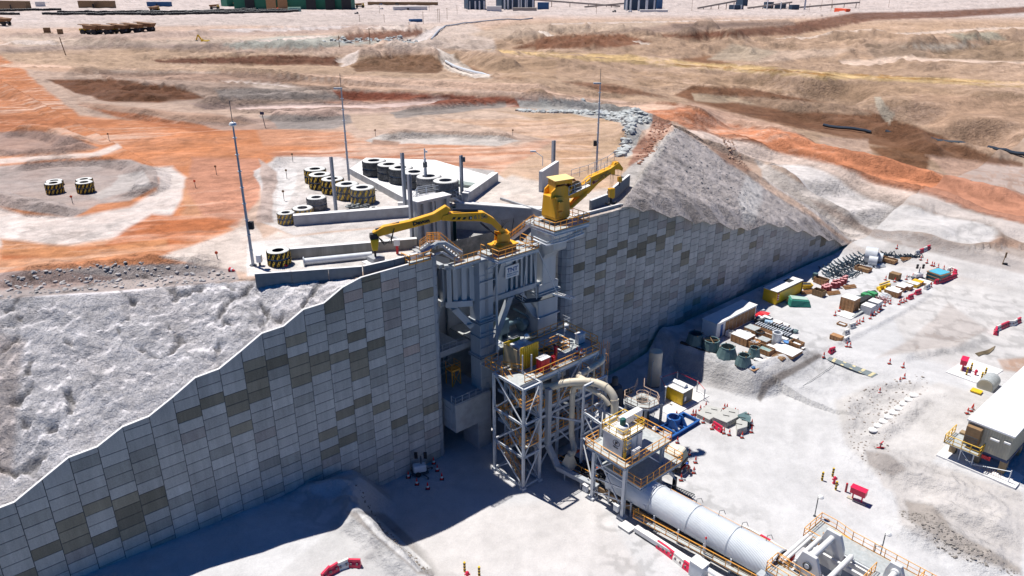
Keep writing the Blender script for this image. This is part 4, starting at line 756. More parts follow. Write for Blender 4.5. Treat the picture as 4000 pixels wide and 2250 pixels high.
def bpr(mb):
 rail(mb,[L(6.7,1.0,28.05),L(6.7,4.45,28.05),L(13.35,4.45,28.05),L(13.35,.9,28.05)],h=1.15,post=1.05,r=.05)
 rail(mb,[L(2.6,.98,27.25),L(6.6,.98,27.25)],h=1.15,post=1.0,r=.045)
part('handrail',M_ORAIL,bpr,bp_)
part('pedestal',M_BROWN,lambda m:m.lbox(7.9,10.8,1.2,3.1,27.6,28.9),bp_,bevel=.05)
part('pedestal_coping',M_YEL,lambda m:m.lbox(7.7,11.0,1.0,3.3,28.9,29.05),bp_)
def stair(mb_t,mb_r,a,b_,wd,n_=10,side=None,h=1.05):
 """flight of steps between two points, with stringers and rails"""
 a=V3(a);b_=V3(b_);d=V3((b_.x-a.x,b_.y-a.y,0)).normalized();sx_=V3((-d.y,d.x,0))*wd/2
 for k in(-1,1):mb_t.bar(a+sx_*k,b_+sx_*k,.07,.28)
 for i in range(1,n_):p=a.lerp(b_,i/n_);mb_t.hexa([p-d*.13-sx_,p+d*.13-sx_,p+d*.13+sx_,p-d*.13+sx_,p-d*.13-sx_+V3((0,0,.05)),p+d*.13-sx_+V3((0,0,.05)),p+d*.13+sx_+V3((0,0,.05)),p-d*.13+sx_+V3((0,0,.05))])
 if mb_r is not None:
  for k in(-1,1):rail(mb_r,[a+sx_*k,b_+sx_*k],h=h,post=1.2,kick=False,r=.04)
ft=empty('stairway',L(12.5,1.5,28),'steep open stairway climbing from the breaker platform up to the yellow crane','stairs')
t_=MB();r_=MB();stair(t_,r_,L(11.9,.2,28.1),L(12.9,3.7,31.3),.8,12);t_.build('steps',M_DUST,ft);r_.build('handrail',M_ORAIL,ft)
ft=empty('stairway',L(2.6,-3.5,28),'short orange railed crossover stairs on top of the left wall end','stairs')
t_=MB();r_=MB();stair(t_,r_,L(.9,-3.9,28.5),L(2.0,-3.1,29.5),.9,4);t_.slab([L(1.8,-3.6,29.5),L(3.1,-2.8,29.5),L(2.8,-2.2,29.5),L(1.5,-3.0,29.5)],.08,(0,0,1));rail(r_,[L(1.8,-3.6,29.55),L(3.1,-2.8,29.55)],post=.8,r=.045);rail(r_,[L(1.5,-3.0,29.55),L(2.8,-2.2,29.55)],post=.8,r=.045)
stair(t_,r_,L(2.9,-2.5,29.5),L(4.6,-.4,27.3),.9,9);t_.build('steps',M_LSTEEL,ft);r_.build('handrail',M_ORAIL,ft)
PV=L(9.2,2.1,29.1);HT=L(-5.3,-4.2,28.9);bd=V3((HT.x-PV.x,HT.y-PV.y,0));BL=bd.length;bd.normalize();bn=V3((-bd.y,bd.x,0))
BA=(math.sin(TILT),)
def bpix(px,py):
 x=(px-2000)/FPX;y=(1125-py)/FPX;r=V3((x,math.cos(TILT)+y*math.sin(TILT),-math.sin(TILT)+y*math.cos(TILT)));o=V3((0,0,CAMH))
 k=(PV-o).dot(bn)/r.dot(bn);p=o+r*k;return((p-PV).dot(bd),p.z)
def bq(d,z_,o_=0.):return PV+bd*d+bn*o_+V3((0,0,z_-PV.z))
rb=empty('rock_breaker',PV,'yellow hydraulic rock breaker with a long cranked boom resting its hammer on the left kerb','rock breaker')
mX=lambda x,y:bpix(1600+x/2.76,800+y/2.76)
tX=lambda x,y:bpix(1000+x/2.229,500+y/2.229)
def boxprof(mb,pts,wd):mb.slab([bq(d,z_,-wd/2)for d,z_ in pts],wd,bn)
b=MB();boxprof(b,[tX(*p)for p in[(1380,640),(1650,675),(1690,700)]]if 0 else[mX(*p)for p in[(1075,300),(1020,260),(905,140),(790,70),(440,80),(350,105),(335,160),(440,165),(745,165),(870,200),(975,300),(1000,350)]],.95);b.build('boom',M_YEL,rb,bevel=.05)
b=MB();boxprof(b,[tX(*p)for p in[(1690,700),(1650,672),(1540,740),(1330,805),(1110,850),(1010,905),(1060,942),(1100,930),(1600,800),(1680,720)]],.8);b.build('stick',M_YEL,rb,bevel=.05)
def dome(mb):
 c=mX(1030,330);mb.lathe(PV+V3((0,0,-.1)),[(1.25,0),(1.3,.12),(1.0,.2),(.95,.35)],24)
 for o_ in(-.62,.62):
  pr=[(-.9,29.4),(.8,29.4),(.75,30.6),(.35,c[1]+.4),(-.1,c[1]+.55),(-.55,c[1]+.35),(-.85,30.7)]
  mb.slab([bq(d,z_,o_-.09)for d,z_ in pr],.18,bn)
 mb.slab([bq(-.9,29.4,-.5),bq(-.9,30.6,-.5),bq(-.8,30.6,-.5),bq(-.75,29.4,-.5)],1.0,bn)
b=MB();dome(b);b.build('slewing_turret',M_YEL,rb,smooth=False,bevel=.03)
b=MB();p0=mX(770,200);p1=(.5,30.0)
for o_ in(-.3,.3):b.tube([bq(*p0,o_),bq(p0[0]*.55+p1[0]*.45,p0[1]*.55+p1[1]*.45,o_)],.12,8);b.tube([bq(*p0,o_),bq(*p1,o_)],.07,6)
a0=tX(1710,712);a1=tX(1930,716);b.tube([bq(*a0,0),bq(*a1,0)],.2,10);a0=tX(1040,890);a1=tX(1250,828);b.tube([bq(*a0,0),bq(*a1,0)],.2,10);b.build('hydraulic_cylinder',mat('dark_cylinder',(.05,.055,.07),.35,.5),rb)
b=MB();h0=tX(1030,950);b.slab([bq(BL-.55+0,h0[1]-.2,-.4),bq(BL+.45,h0[1]-.2,-.4),bq(BL+.3,29.9,-.35),bq(BL-.3,29.9,-.35)],.8,bn);b.build('hammer',M_YEL2,rb,bevel=.04)
b=MB();b.tube([bq(BL,30,0),bq(BL,28.9,0)],.13,8);b.lbox(-5.9,-4.7,-4.6,-3.9,28.95,29.25)if 0 else None;b.slab([bq(BL-.5,h0[1]-.1,-.42),bq(BL+.5,h0[1]-.1,-.42),bq(BL+.45,h0[1]+.45,-.38),bq(BL-.3,h0[1]+.5,-.38)],.84,bn);b.build('hammer_bracket',M_BLACK,rb)
b=MB()
for k in range(4):b.tube([bq(BL-.3,h0[1]+.3,.45),bq(BL-1.1,h0[1]-.5-.15*k,.55),bq(BL-1.9,h0[1]-.9+.2*k,.5),bq(BL-2.4,h0[1]+1.0,.45)],.035,5)
for k in range(4):b.tube([bq(.2,31.2,.7),bq(-.3+.2*k,32.0+.1*k,.8),bq(-1.3,32.2+.1*k,.9),bq(-.9,30.2,.9)],.03,5)
b.build('hydraulic_hoses',M_BLACK,rb)
b=MB()
for x0 in(448,503,560):b.slab([bq(*mX(*p),.49 if 1 else 0)for p in((x0+12,122),(x0+42,120),(x0+28,146),(x0-4,148))],.012,bn)
b.slab([bq(*mX(*p),.49)for p in((785,108),(805,106),(792,128),(790,112))],.012,bn);b.slab([bq(*mX(*p),.49)for p in((628,114),(664,112),(660,146),(624,148))],.012,bn)
b.build('black_stripe_decals',M_INKB,rb)
o_=mX(640,142);text('lettering','R',.42,bq(*o_,.51),-bd,(0,0,1),M_WHITE,rb,.02)
o_=mX(680,145);text('lettering','6156',.78,bq(*o_,.49),-bd,(0,0,1),mat('grey_lettering',(.22,.19,.14),.6),rb,.01,sx=1.15)
o_=tX(1362,842);e_=tX(1475,815);dv=(bq(*e_,0)-bq(*o_,0));text('lettering','Tauon' if 0 else 'Davon',.62,bq(*o_,.42),dv,(0,0,1),M_INKB,rb,.06,sx=1.25)
cp_=empty('crane_platform',L(16,4,30),'high grated platform with orange handrails under the yellow crane','platform')
part('deck',M_GRATE,lambda m:[m.lbox(12.9,19.0,6.2,7.8,31.0,31.15),m.lbox(12.9,14.3,1.9,6.2,31.,31.15),m.lbox(14.3,19.0,1.9,3.1,31.,31.15),m.lbox(17.6,19.0,3.1,6.2,31.,31.15)],cp_)
def cpf(mb):
 for w_ in(7.75,1.95):mb.ibeam(L(12.9,w_,30.8),L(19,w_,30.8),.22,.38)
 for s_ in(12.95,14.6,17.4,18.95):mb.ibeam(L(s_,1.9,30.8),L(s_,7.7,30.8),.22,.38)
 mb.lbox(14.9,18.0,2.3,5.8,29.1,30.7)
 mb.tube([L(12.3,4.6,29.5),L(12.4,6.9,29.3),L(15.0,7.3,29.4),L(18.6,7.2,29.6)],.13,6);mb.tube([L(12.5,4.4,29.8),L(12.6,6.7,29.6),L(15.0,7.0,29.7),L(18.6,7.0,29.9)],.08,6)
 for s_ in(13.2,14.5,16,17.5,18.5):mb.bar(L(s_,7,30.7),L(s_,7,29.4),.07)
part('frame',M_LSTEEL,cpf,cp_)
r_=MB();rail(r_,[L(12.9,4.0,31.15),L(12.9,7.75,31.15),L(18.95,7.75,31.15),L(18.95,1.9,31.15)],h=1.15,post=1.05,r=.05);r_.build('handrail',M_ORAIL,cp_)
CRC=L(16.3,4.4,31.1)
yc=empty('pedestal_crane',CRC,'big yellow pedestal crane with winch house and lattice railed jib on top of the crusher','crane')
jd=V3((.66,.75,0)).normalized();
jtip=None
def ppix(px,py,dirv,org):
 nn=V3((dirv.y,-dirv.x,0));x=(px-2000)/FPX;y=(1125-py)/FPX;r=V3((x,math.cos(TILT)+y*math.sin(TILT),-math.sin(TILT)+y*math.cos(TILT)));o=V3((0,0,CAMH))
 k=(org-o).dot(nn)/r.dot(nn);p=o+r*k;return p
jd=(L(24.6,7.0)-L(15.9,4.4));jd.z=0;jd.normalize();jn=V3((jd.y,-jd.x,0))
JX=lambda x,y:ppix(2000+x/3.622,550+y/3.622,jd,CRC)
def jslab(mb,pts,wd,off=0.):mb.slab([JX(*p)-jn*(wd/2-off)for p in pts],wd,jn)
b=MB();b.lathe(CRC+V3((0,0,-1.0)),[(1.25,0),(1.25,.8),(1.6,.85),(1.6,1.15),(1.35,1.2),(1.35,1.4)],24);b.build('slew_ring',M_DSTEEL,yc)
b=MB();c=CRC
def frus(mb,c,z0,z1,h0,h1,off=(0,0)):
 q=[(-1,-1),(1,-1),(1,1),(-1,1)];U_=V3(UX);N_=V3((ND[0],ND[1],0))
 mb.hexa([c+U_*(a*h0[0])-N_*(e*h0[1])+V3((0,0,z0-c.z))for a,e in q]+[c+U_*(a*h1[0]+off[0])-N_*(e*h1[1]+off[1])+V3((0,0,z1-c.z))for a,e in q])
frus(b,c,31.5,31.9,(1.15,1.15),(1.35,1.3));frus(b,c,31.9,34.6,(1.36,1.3),(1.25,1.15));b.build('king_post_housing',M_YEL,yc,bevel=.08)
b=MB()
for o_ in(-.95,.95):b.slab([c+jd*a+jn*(o_-.12)+V3((0,0,z_-c.z))for a,z_ in((-1.3,34.3),(1.4,34.3),(1.6,35.3),(.7,35.9),(-.5,35.8),(-1.2,35.2))],.24,jn)
b.build('boom_bracket',M_YEL,yc,bevel=.03)
b=MB();frus(b,c+V3(UX)*-.5+V3((ND[0],ND[1],0))*1.25,32.9,34.0,(.42,.3),(.42,.3));frus(b,c+V3(UX)*-.5+V3((ND[0],ND[1],0))*1.25,32.1,32.7,(.4,.2),(.4,.2));b.build('control_cabinet',M_YEL,yc,bevel=.04)
b=MB();jslab(b,[(700,790),(740,730),(1000,590),(1100,500),(1370,380),(1480,300),(1490,330),(1400,440),(1200,590),(1060,740),(820,800),(740,810)][::-1],.95);b.build('jib',M_YEL,yc,bevel=.04)
b=MB();jslab(b,[(1440,300),(1490,290),(1555,380),(1545,420),(1500,400),(1440,400),(1440,470),(1400,470),(1380,420)],.7);b.build('jib_head',M_YEL,yc,bevel=.03)
b=MB();
for o_ in(-.45,.45):b.tube([JX(790,940)+jn*o_,JX(1020,735)+jn*o_],.3,10);b.tube([JX(1020,735)+jn*o_,JX(1060,690)+jn*o_],.18,8)
b.build('luffing_cylinder',M_YEL,yc,smooth=True)
b=MB();P=[JX(590,515),JX(720,535)];wc=JX(690,640)
b.slab([wc+jd*a-jn*1.0+V3((0,0,z_))for a,z_ in((-1.3,-1.0),(-1.3,.9),(-1.2,.95),(-1.2,-1.0))],2.0,jn);b.slab([wc+jd*a-jn*1.0+V3((0,0,z_))for a,z_ in((1.0,-1.0),(1.0,.9),(1.1,.9),(1.1,-1.0))],.3,jn);b.slab([wc+jd*a-jn*1.0+V3((0,0,z_))for a,z_ in((-1.3,-1.1),(-1.3,-.9),(1.2,-.9),(1.2,-1.1))],2.0,jn)
for o_ in(-1.0,.9):b.slab([wc+jd*a+jn*o_+V3((0,0,z_))for a,z_ in((-1.3,.5),(-1.3,.95),(1.1,.95),(1.1,.5))],.1,jn);b.bar(wc-jd*1.2+jn*o_-V3((0,0,1)),wc-jd*1.2+jn*o_+V3((0,0,.9)),.15);b.bar(wc+jd*1.05+jn*o_-V3((0,0,1)),wc+jd*1.05+jn*o_+V3((0,0,.9)),.15)
b.build('winch_house',M_YEL,yc,bevel=.03)
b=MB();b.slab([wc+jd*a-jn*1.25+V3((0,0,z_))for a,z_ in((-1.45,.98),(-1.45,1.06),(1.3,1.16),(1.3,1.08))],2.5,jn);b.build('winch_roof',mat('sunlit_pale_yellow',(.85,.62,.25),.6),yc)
b=MB();b.lathe(wc+jd*1.9-V3((0,0,.1))-jn*0,[(.75,-.7),(.75,-.6),(.45,-.58),(.45,.58),(.75,.6),(.75,.7)],20,'X',math.atan2(jn.y,jn.x));b.lathe(wc-V3((0,0,.1)),[(.6,-.6),(.6,.6)],20,'X',math.atan2(jn.y,jn.x));b.build('winch_drum',M_BROWN,yc)
r_=MB();top=[JX(*p)for p in[(860,560),(1100,490),(1370,370),(1470,300)]]
rail(r_,[p+jn*-.45+V3((0,0,.05))for p in top],h=1.2,post=1.1,r=.035,kick=False);rail(r_,[p+jn*.45+V3((0,0,.05))for p in[JX(1100,495),JX(1370,375)]],h=.9,post=1.1,r=.03,kick=False)
sp_=[JX(740,738)+jn*1.2,JX(900,680)+jn*1.2,JX(1040,600)+jn*1.2];rail(r_,sp_,h=1.1,post=1.,r=.04,kick=False);r_.build('jib_handrail',M_LSTEEL,yc)
b=MB();b.slab([JX(740,742)+jn*.5,JX(1040,604)+jn*.5,JX(1040,604)+jn*1.25,JX(740,742)+jn*1.25],.06,(0,0,1));b.build('service_walkway',M_DUST,yc)
b=MB()
for dx in(0,25,45):b.tube([JX(1395+dx,470),JX(1385+dx*.8,680)],.025,4)
for dx in(0,45):b.tube([JX(1500+dx,420),JX(1500+dx,515)],.02,4)
b.build('hoist_rope',M_DSTEEL,yc)
b=MB();jslab(b,[(1365,675),(1447,665),(1443,790),(1418,812),(1372,800)],.55);b.build('hook_block',M_YEL,yc,bevel=.05)
b=MB();jslab(b,[(1497,512),(1550,508),(1552,560),(1535,588),(1497,580)],.4);b.build('small_hook_block',M_YEL,yc,bevel=.04)
b=MB();hk=JX(1400,850)
for sg_ in(-1,1):b.tube([hk+V3((0,0,.6)),hk+V3((0,0,.1))]+[hk+jd*sg_*(.45-.45*math.cos(t*.62))*.95+V3((0,0,-.35*math.sin(t*.62)-.05))for t in range(1,6)],[.14,.16,.17,.17,.15,.12,.07],8)
b.tube([JX(1520,590),JX(1518,625),JX(1508,632)],.09,6);b.build('hook',M_BLACK,yc,smooth=True)
b=MB();b.slab([JX(*p)+jn*.49 for p in((1105,568),(1185,530),(1183,568),(1106,612))],.012,jn);b.build('emblem_plate',mat('salmon_plate',(.72,.36,.2),.6),yc)
b=MB();b.lathe(JX(1128,575)+jn*.51,[(.2,-.005),(.2,.008)],14,'X',math.atan2(jn.y,jn.x));b.build('emblem',mat('maroon_emblem',(.14,.02,.03),.6),yc)
dv=JX(1300,460)-JX(1215,505);text('lettering','SWL 80t.m',.42,JX(1200,548)+jn*.49,dv,(0,0,1),M_BROWN,yc,.02);text('lettering','CAPACITY',.3,JX(1215,505)+jn*.49,dv,(0,0,1),M_BROWN,yc,.02);text('lettering','OMSA' if 0 else 'tecsa',.3,JX(1142,585)+jn*.505,dv,(0,0,1),mat('maroon_lettering',(.2,.03,.04),.6),yc,.02)
b=MB();rail(b,[L(19.4,.3,29.1),L(22.4,.3,29.1),L(22.4,-1.6,29.1)],h=1.1,post=1.0,r=.045);b.m(1);b.lbox(18.8,22.4,-1.6,.35,28.95,29.08);b.m(2);b.lbox(20,21.6,-1.2,-.2,29.1,29.7);b.lbox(19.2,19.8,-.9,-.2,29.1,30.1)
o_=b.build('service_deck',[M_ORAIL,M_GRATE,M_LSTEEL]);tag(o_,'small grated deck with orange rails and a hydraulic unit behind the crane platform','platform')
def mk(name,m,fn,parent,**kw):
 mb=MB();fn(mb);return mb.build(name,m,parent,**kw)
st=empty('stair_tower',L(5.2,9.7,0),'open steel stair tower with zigzag orange railed flights standing in front of the crusher','stair tower')
SC,WC_=(3.8,6.6),(6.8,12.4);LV=[.3,4.75,9.5,14.45]
for s_ in SC:
 for w_ in WC_:mk('column',M_LSTEEL,lambda m:(m.ibeam(L(s_,w_,.35),L(s_,w_,14.5),.3,.3),m.lbox(s_-.3,s_+.3,w_-.3,w_+.3,-.1,.36)),st)
def tb(m):
 for z_ in LV:
  for s_ in SC:m.ibeam(L(s_,6.8,z_),L(s_,12.4,z_),.22,.28)
  for w_ in WC_:m.ibeam(L(3.8,w_,z_),L(6.6,w_,z_),.22,.28)
mk('beams',M_LSTEEL,tb,st)
def tbr(m):
 for i in range(3):
  z0,z1=LV[i],LV[i+1];zm=(z0+z1)/2
  for s_ in SC:m.bar(L(s_,12.3,z0+.1),L(s_,9.6,zm),.13);m.bar(L(s_,12.3,z1-.1),L(s_,9.6,zm),.13)if i%2 else m.bar(L(s_,9.6,zm),L(s_,6.9,z1),.13);m.bar(L(s_,6.9,z0),L(s_,9.6,zm),.13)
  m.bar(L(3.9,12.4,z0),L(6.5,12.4,z1),.13);m.bar(L(6.5,6.8,z0),L(3.9,6.8,z1),.13)
mk('bracing',M_LSTEEL,tbr,st)
steps_,srail=MB(),MB();zz_=[14.3,11.5,8.7,5.9,3.1,.3]
for i in range(5):
 a,b_=((7.5,11.2)if i%2==0 else(11.2,7.5));s_=4.75 if i%2==0 else 5.75
 stair(steps_,srail,L(s_,a,zz_[i]),L(s_,b_,zz_[i+1]),.8,9)
 if i<4:
  w0,w1=((11.2,12.3)if i%2==0 else(6.9,7.5));steps_.lbox(4.2,6.4,w0,w1,zz_[i+1]-.06,zz_[i+1]);e_=12.3 if i%2==0 else 6.9
  rail(srail,[L(4.2,w0 if e_>9 else w1,zz_[i+1]),L(4.2,e_,zz_[i+1]),L(6.4,e_,zz_[i+1]),L(6.4,w0 if e_>9 else w1,zz_[i+1])],post=.9,r=.04)
steps_.build('stair_flights',M_GRATE,st);srail.build('handrail',M_ORAIL,st)
tp=empty('transfer_platform',L(12,8,0),'large multi level steel platform with orange rails between the stair tower and the right wall','platform')
Z1=14.3
def tpd(m):
 m.lbox(4.2,18.4,8.0,11.1,Z1-.08,Z1);m.lbox(4.2,12.2,4.2,8.0,Z1-.08,Z1);m.lbox(16.0,19.6,3.0,8.0,Z1-.08,Z1);m.lbox(12.2,16.0,3.0,5.7,Z1-.08,Z1);m.lbox(18.4,19.6,8,9.6,Z1-.08,Z1)
 m.lbox(4.2,12.2,3.6,4.2,Z1-.08,Z1)
mk('deck',M_GRATE,tpd,tp)
def tpf(m):
 for w_ in(11.0,8.05):m.ibeam(L(4.3,w_,Z1-.36),L(18.4,w_,Z1-.36),.25,.55)
 for s_ in(7.3,11.,14.8,18.3):m.ibeam(L(s_,3.2,Z1-.36),L(s_,11,Z1-.36),.22,.45)
 for z_ in(9.2,4.7):
  m.ibeam(L(7.3,11,z_),L(19.4,11,z_),.25,.5);m.ibeam(L(7.3,8,z_),L(19.4,8,z_),.25,.5);m.ibeam(L(19.4,3.5,z_),L(19.4,11,z_),.25,.5)
  for s_ in(7.3,11,14.8,19.4):m.ibeam(L(s_,3.4,z_),L(s_,11,z_),.22,.4)
 for a,b_,z0,z1 in((7.3,11,4.7,9.2),(11,14.8,9.2,14),(14.8,11,4.7,9.2),(14.8,18.3,9.2,14),(7.3,11,.2,4.7)):m.bar(L(a,11.05,z0),L(b_,11.05,z1),.16)
mk('beams',M_LSTEEL,tpf,tp)
for s_,w_ in((7.3,11),(11.,11),(14.8,11),(19.4,11),(19.4,3.6),(7.3,5)):mk('column',M_LSTEEL,lambda m:m.ibeam(L(s_,w_,0),L(s_,w_,Z1-.1),.32,.32),tp)
mk('middle_deck',M_GRATE,lambda m:(m.lbox(7.3,19.3,9.6,11.,9.46,9.52),m.lbox(7.3,19.3,9.6,11,4.96,5.02),m.lbox(17.8,19.3,3.6,9.6,9.46,9.52)),tp)
def belly(m):
 m.lbox(8.2,16.5,3.5,7.6,9.6,13.4);m.hexa([L(10.5,6.2,4.8),L(14.2,6.2,4.8),L(14.2,4.2,4.8),L(10.5,4.2,4.8),L(8.8,7.4,9.4),L(16,7.4,9.4),L(16,3.6,9.4),L(8.8,3.6,9.4)]);m.lbox(8.0,19,1.5,9.2,.1,4.5)
mk('bin_casing',mat('dusty_dark_casing',(.12,.13,.14),.7,.2,var=.25,scale=1.,dirt=(.3,.29,.28),dirtamt=.6),belly,tp,bevel=.04)
mk('access_panel',M_LSTEEL,lambda m:(m.lbox(12.6,13.9,8.06,8.16,10,12.8),m.lbox(14.2,15.2,8.06,8.14,10.5,12.5)),tp)
def tpr(m):
 K_=dict(h=1.15,post=1.25,r=.052)
 rail(m,[L(4.3,7.9,Z1),L(4.3,4.5,Z1),L(6.5,4.5,Z1)],**K_);rail(m,[L(5.3,10.9,Z1),L(7.0,11.05,Z1),L(18.4,11.05,Z1),L(18.4,9.6,Z1),L(19.6,9.6,Z1),L(19.6,3.1,Z1),L(12.2,3.1,Z1)],**K_)
 rail(m,[L(12.2,5.8,Z1),L(12.2,7.9,Z1),L(16.0,7.9,Z1),L(16.0,5.8,Z1),L(12.2,5.8,Z1)],**K_)
 rail(m,[L(7.4,11,9.52),L(19.3,11,9.52),L(19.3,3.7,9.52)],**K_);rail(m,[L(7.4,11,5.02),L(19.3,11,5.02)],**K_);rail(m,[L(5.3,6.6,Z1),L(6.6,8.9,Z1)],**K_)
 for k in range(7):m.tube([L(19.6,10.1,6+k*1.15),L(20.3,10.1,6+k*1.15),L(20.5,10.6,6+k*1.15),L(20.3,11.1,6+k*1.15),L(19.6,11.1,6+k*1.15)],.035,4)
 for s_,w_ in((20.3,10.1),(20.5,10.6),(20.3,11.1),(19.7,10.3),(19.7,10.9)):m.tube([L(s_,w_,5),L(s_,w_,14.8)],.035,4)
mk('handrail',M_ORAIL,tpr,tp)
mk('service_pipe',M_CREAM,lambda m:(m.tube([L(7.6,10.6,13.2),L(12,10.7,13.2),L(12,10.7,10.2),L(18.6,10.7,10.2)],.14,8),m.tube([L(17.4,11.2,13.8),L(17.4,11.2,.3)],.12,8)),tp)
mk('cable_tray',M_LSTEEL,lambda m:(m.bar(L(7.4,11.15,8.3),L(19.2,11.15,8.3),.1,.35),m.bar(L(7.4,11.15,3.8),L(19.2,11.15,3.8),.1,.35)),tp)
for s_,w_,z_ in((9.,10.4,9.52),(15.6,10.2,9.52),(10.2,10.3,5.02),(16.5,10.3,5.02)):mk('equipment_box',M_LSTEEL if s_<12 else M_WHITE,lambda m:m.lbox(s_,s_+.9,w_-.4,w_+.2,z_+.1,z_+1.3),tp)
mk('inner_rail',M_ORAIL,lambda m:(rail(m,[L(7.4,9.7,9.52),L(17.6,9.7,9.52)],h=1.1,post=1.4,r=.045),rail(m,[L(7.4,9.7,5.02),L(19,9.7,5.02)],h=1.1,post=1.4,r=.045),rail(m,[L(10.4,8.1,Z1),L(12.1,8.1,Z1),L(12.1,9.4,Z1)],h=1.1,post=1.,r=.045)),tp)
def yb(m):
 m.lbox(6.3,9.1,5.7,5.78,Z1,Z1+3.1)
 for k in range(9):m.lbox(7.0+.32*k,7.25+.32*k,8.36,8.46,Z1,Z1+3.2+.02*(k%2))
 m.lbox(6.9,9.9,8.28,8.36,Z1,Z1+3.15)
ye=empty('screen_enclosure',L(8,7,Z1),'yellow ribbed screens with expanded mesh guard around a grey unit on the upper platform','enclosure')
mk('yellow_screen',M_YEL2,yb,ye);mk('mesh_guard',mat('mesh_guard',(.42,.33,.2),.7,.2),lambda m:(m.lbox(6.3,6.36,5.8,8.3,Z1,Z1+3.),),ye);mk('fan_casing',M_LSTEEL,lambda m:(m.lbox(7,9.4,6.1,8.0,Z1,Z1+2.9),m.lathe(L(8.2,7,Z1+2.9),[(.5,0),(.5,.3),(.3,.4)],14)),ye,bevel=.04)
mk('post',M_LSTEEL,lambda m:(m.lbox(6.5,6.62,9.0,9.12,Z1,Z1+2.6),m.lbox(7.7,7.85,9.3,9.45,Z1,Z1+2.4)),ye)
def cab(name,label,cat,s0,s1,w0,w1,z0,h,m,m2=None,**kw):
 e=empty(name,L((s0+s1)/2,(w0+w1)/2,z0),label,cat);mk('cabinet_body',m,lambda q:q.lbox(s0,s1,w0,w1,z0+.12,z0+h),e,bevel=.03)
 mk('plinth',M_DSTEEL,lambda q:q.lbox(s0+.05,s1-.05,w0+.05,w1-.05,z0,z0+.12),e);mk('door',m,lambda q:q.lbox(s0+.08,(s0+s1)/2-.02,w1,w1+.03,z0+.2,z0+h-.1),e);mk('door',m,lambda q:q.lbox((s0+s1)/2+.02,s1-.08,w1,w1+.03,z0+.2,z0+h-.1),e)
 mk('rain_cover',m2 or m,lambda q:q.lbox(s0-.06,s1+.06,w0-.06,w1+.08,z0+h,z0+h+.06),e);return e
cab('fire_cabinet','large red cabinet with dusty white top at the front rail of the upper platform','cabinet',8.4,9.9,9.6,10.5,Z1,1.75,M_RED,M_DUST)
cab('electrical_cabinet','pale electrical cabinet near the far right corner of the upper platform','cabinet',17.3,18.6,7.6,8.3,Z1,1.5,M_LSTEEL,M_DUST)
cab('fire_cabinet','narrow red cabinet next to the large red cabinet on the upper platform','cabinet',10.7,11.1,9.9,10.3,Z1,1.3,M_RED)
cab('fire_cabinet','tall slim red cabinet beside the opening in the upper platform','cabinet',12.0,12.35,9.0,9.35,Z1,1.9,M_RED)
def dlight(p,h,label,hd=0.):
 e=empty('work_light',p,label,'lamp');mk('pole',M_LSTEEL,lambda m:m.tube([p,p+V3((0,0,h))],.05,6),e)
 q=p+V3((.25*math.cos(hd),.25*math.sin(hd),h));mk('lamp_head',M_WHITE,lambda m:m.lathe(q,[(.32,-.15),(.3,0),(.12,.14),(.02,.2)],12),e);mk('ballast_box',M_WHITE,lambda m:m.box(p+V3((.1,0,h-.8)),(.25,.2,.35)),e);return e
dlight(L(6.0,5.0,Z1),3.0,'white lamp on a thin post above the back left corner of the upper platform');dlight(L(8.2,7.6,Z1+2.9),1.4,'white mushroom lamp above the yellow screens');dlight(L(17.2,5.7,Z1),2.2,'round white lamp beside the opening on the upper platform');dlight(L(19.6,.5,Z1),4.6,'small pale lamp on a tall post in front of the right wall')
dc=empty('dust_duct',L(12,13,6),'cream dust extraction ducts sweeping from the transfer platform down to the container deck','duct')
def smooth(pts,it=2):
 pts=[V3(p)for p in pts]
 for _ in range(it):
  q=[pts[0]]
  for a,b_ in zip(pts[:-1],pts[1:]):q+=[a.lerp(b_,.25),a.lerp(b_,.75)]
  pts=q+[pts[-1]]
 return pts
def flng(m,pts,r,every=3.0):
 acc=0
 for a,b_ in zip(pts[:-1],pts[1:]):
  acc+=(b_-a).length
  if acc>every:acc=0;d=(b_-a).normalized();m.tube([a-d*.05,a+d*.05],r+.07,14)
def duct(name,pts,r):
 P=smooth(pts,2);m=MB();m.tube(P,r,16);flng(m,P,r,2.0);return m.build(name,M_CREAM,dc,smooth=True)
duct('main_duct',[L(8.9,10.0,12),L(10.0,11.0,12.0),L(10.8,11.9,12.6),L(12.6,13.6,12.9),L(13.6,14.8,12.9),L(14.2,16.4,12.7),L(14.4,17.6,11.6),L(14.2,17.8,9.8),L(13.9,17.8,7.9)],.5)
duct('branch_duct',[L(18.9,8.6,13.1),L(18.9,10.9,13.1),L(18.6,11.7,13.0),L(15.8,11.7,12.6),L(14.2,11.7,12.5),L(13.4,12.2,12.6),L(13.0,13.4,12.9),L(12.9,14,12.9)],.42)
duct('drop_duct',[L(13.9,17.2,10.6),L(13.8,16.6,11.4),L(13.3,14.6,11.9),L(12.6,13.3,12.1),L(12.2,12.8,12.0),L(12.0,12.6,11.2),L(12.0,12.6,10),L(12.0,12.6,5.4),L(12.0,12.8,4.1),L(11.6,13.6,3.4),L(10.9,14.2,3.1),L(10.3,14.0,3.3)],.36)
mk('hood',M_CREAM,lambda m:m.hexa([L(9.4,15.0,1.4),L(11.0,15.0,1.4),L(11.0,13.4,1.4),L(9.4,13.4,1.4),L(9.9,14.5,3.2),L(10.6,14.5,3.2),L(10.6,13.8,3.2),L(9.9,13.8,3.2)]),dc)
df=empty('duct_frame',L(13.5,16.5,0),'tall pale steel frame holding up the cream ducts beside the container deck','frame')
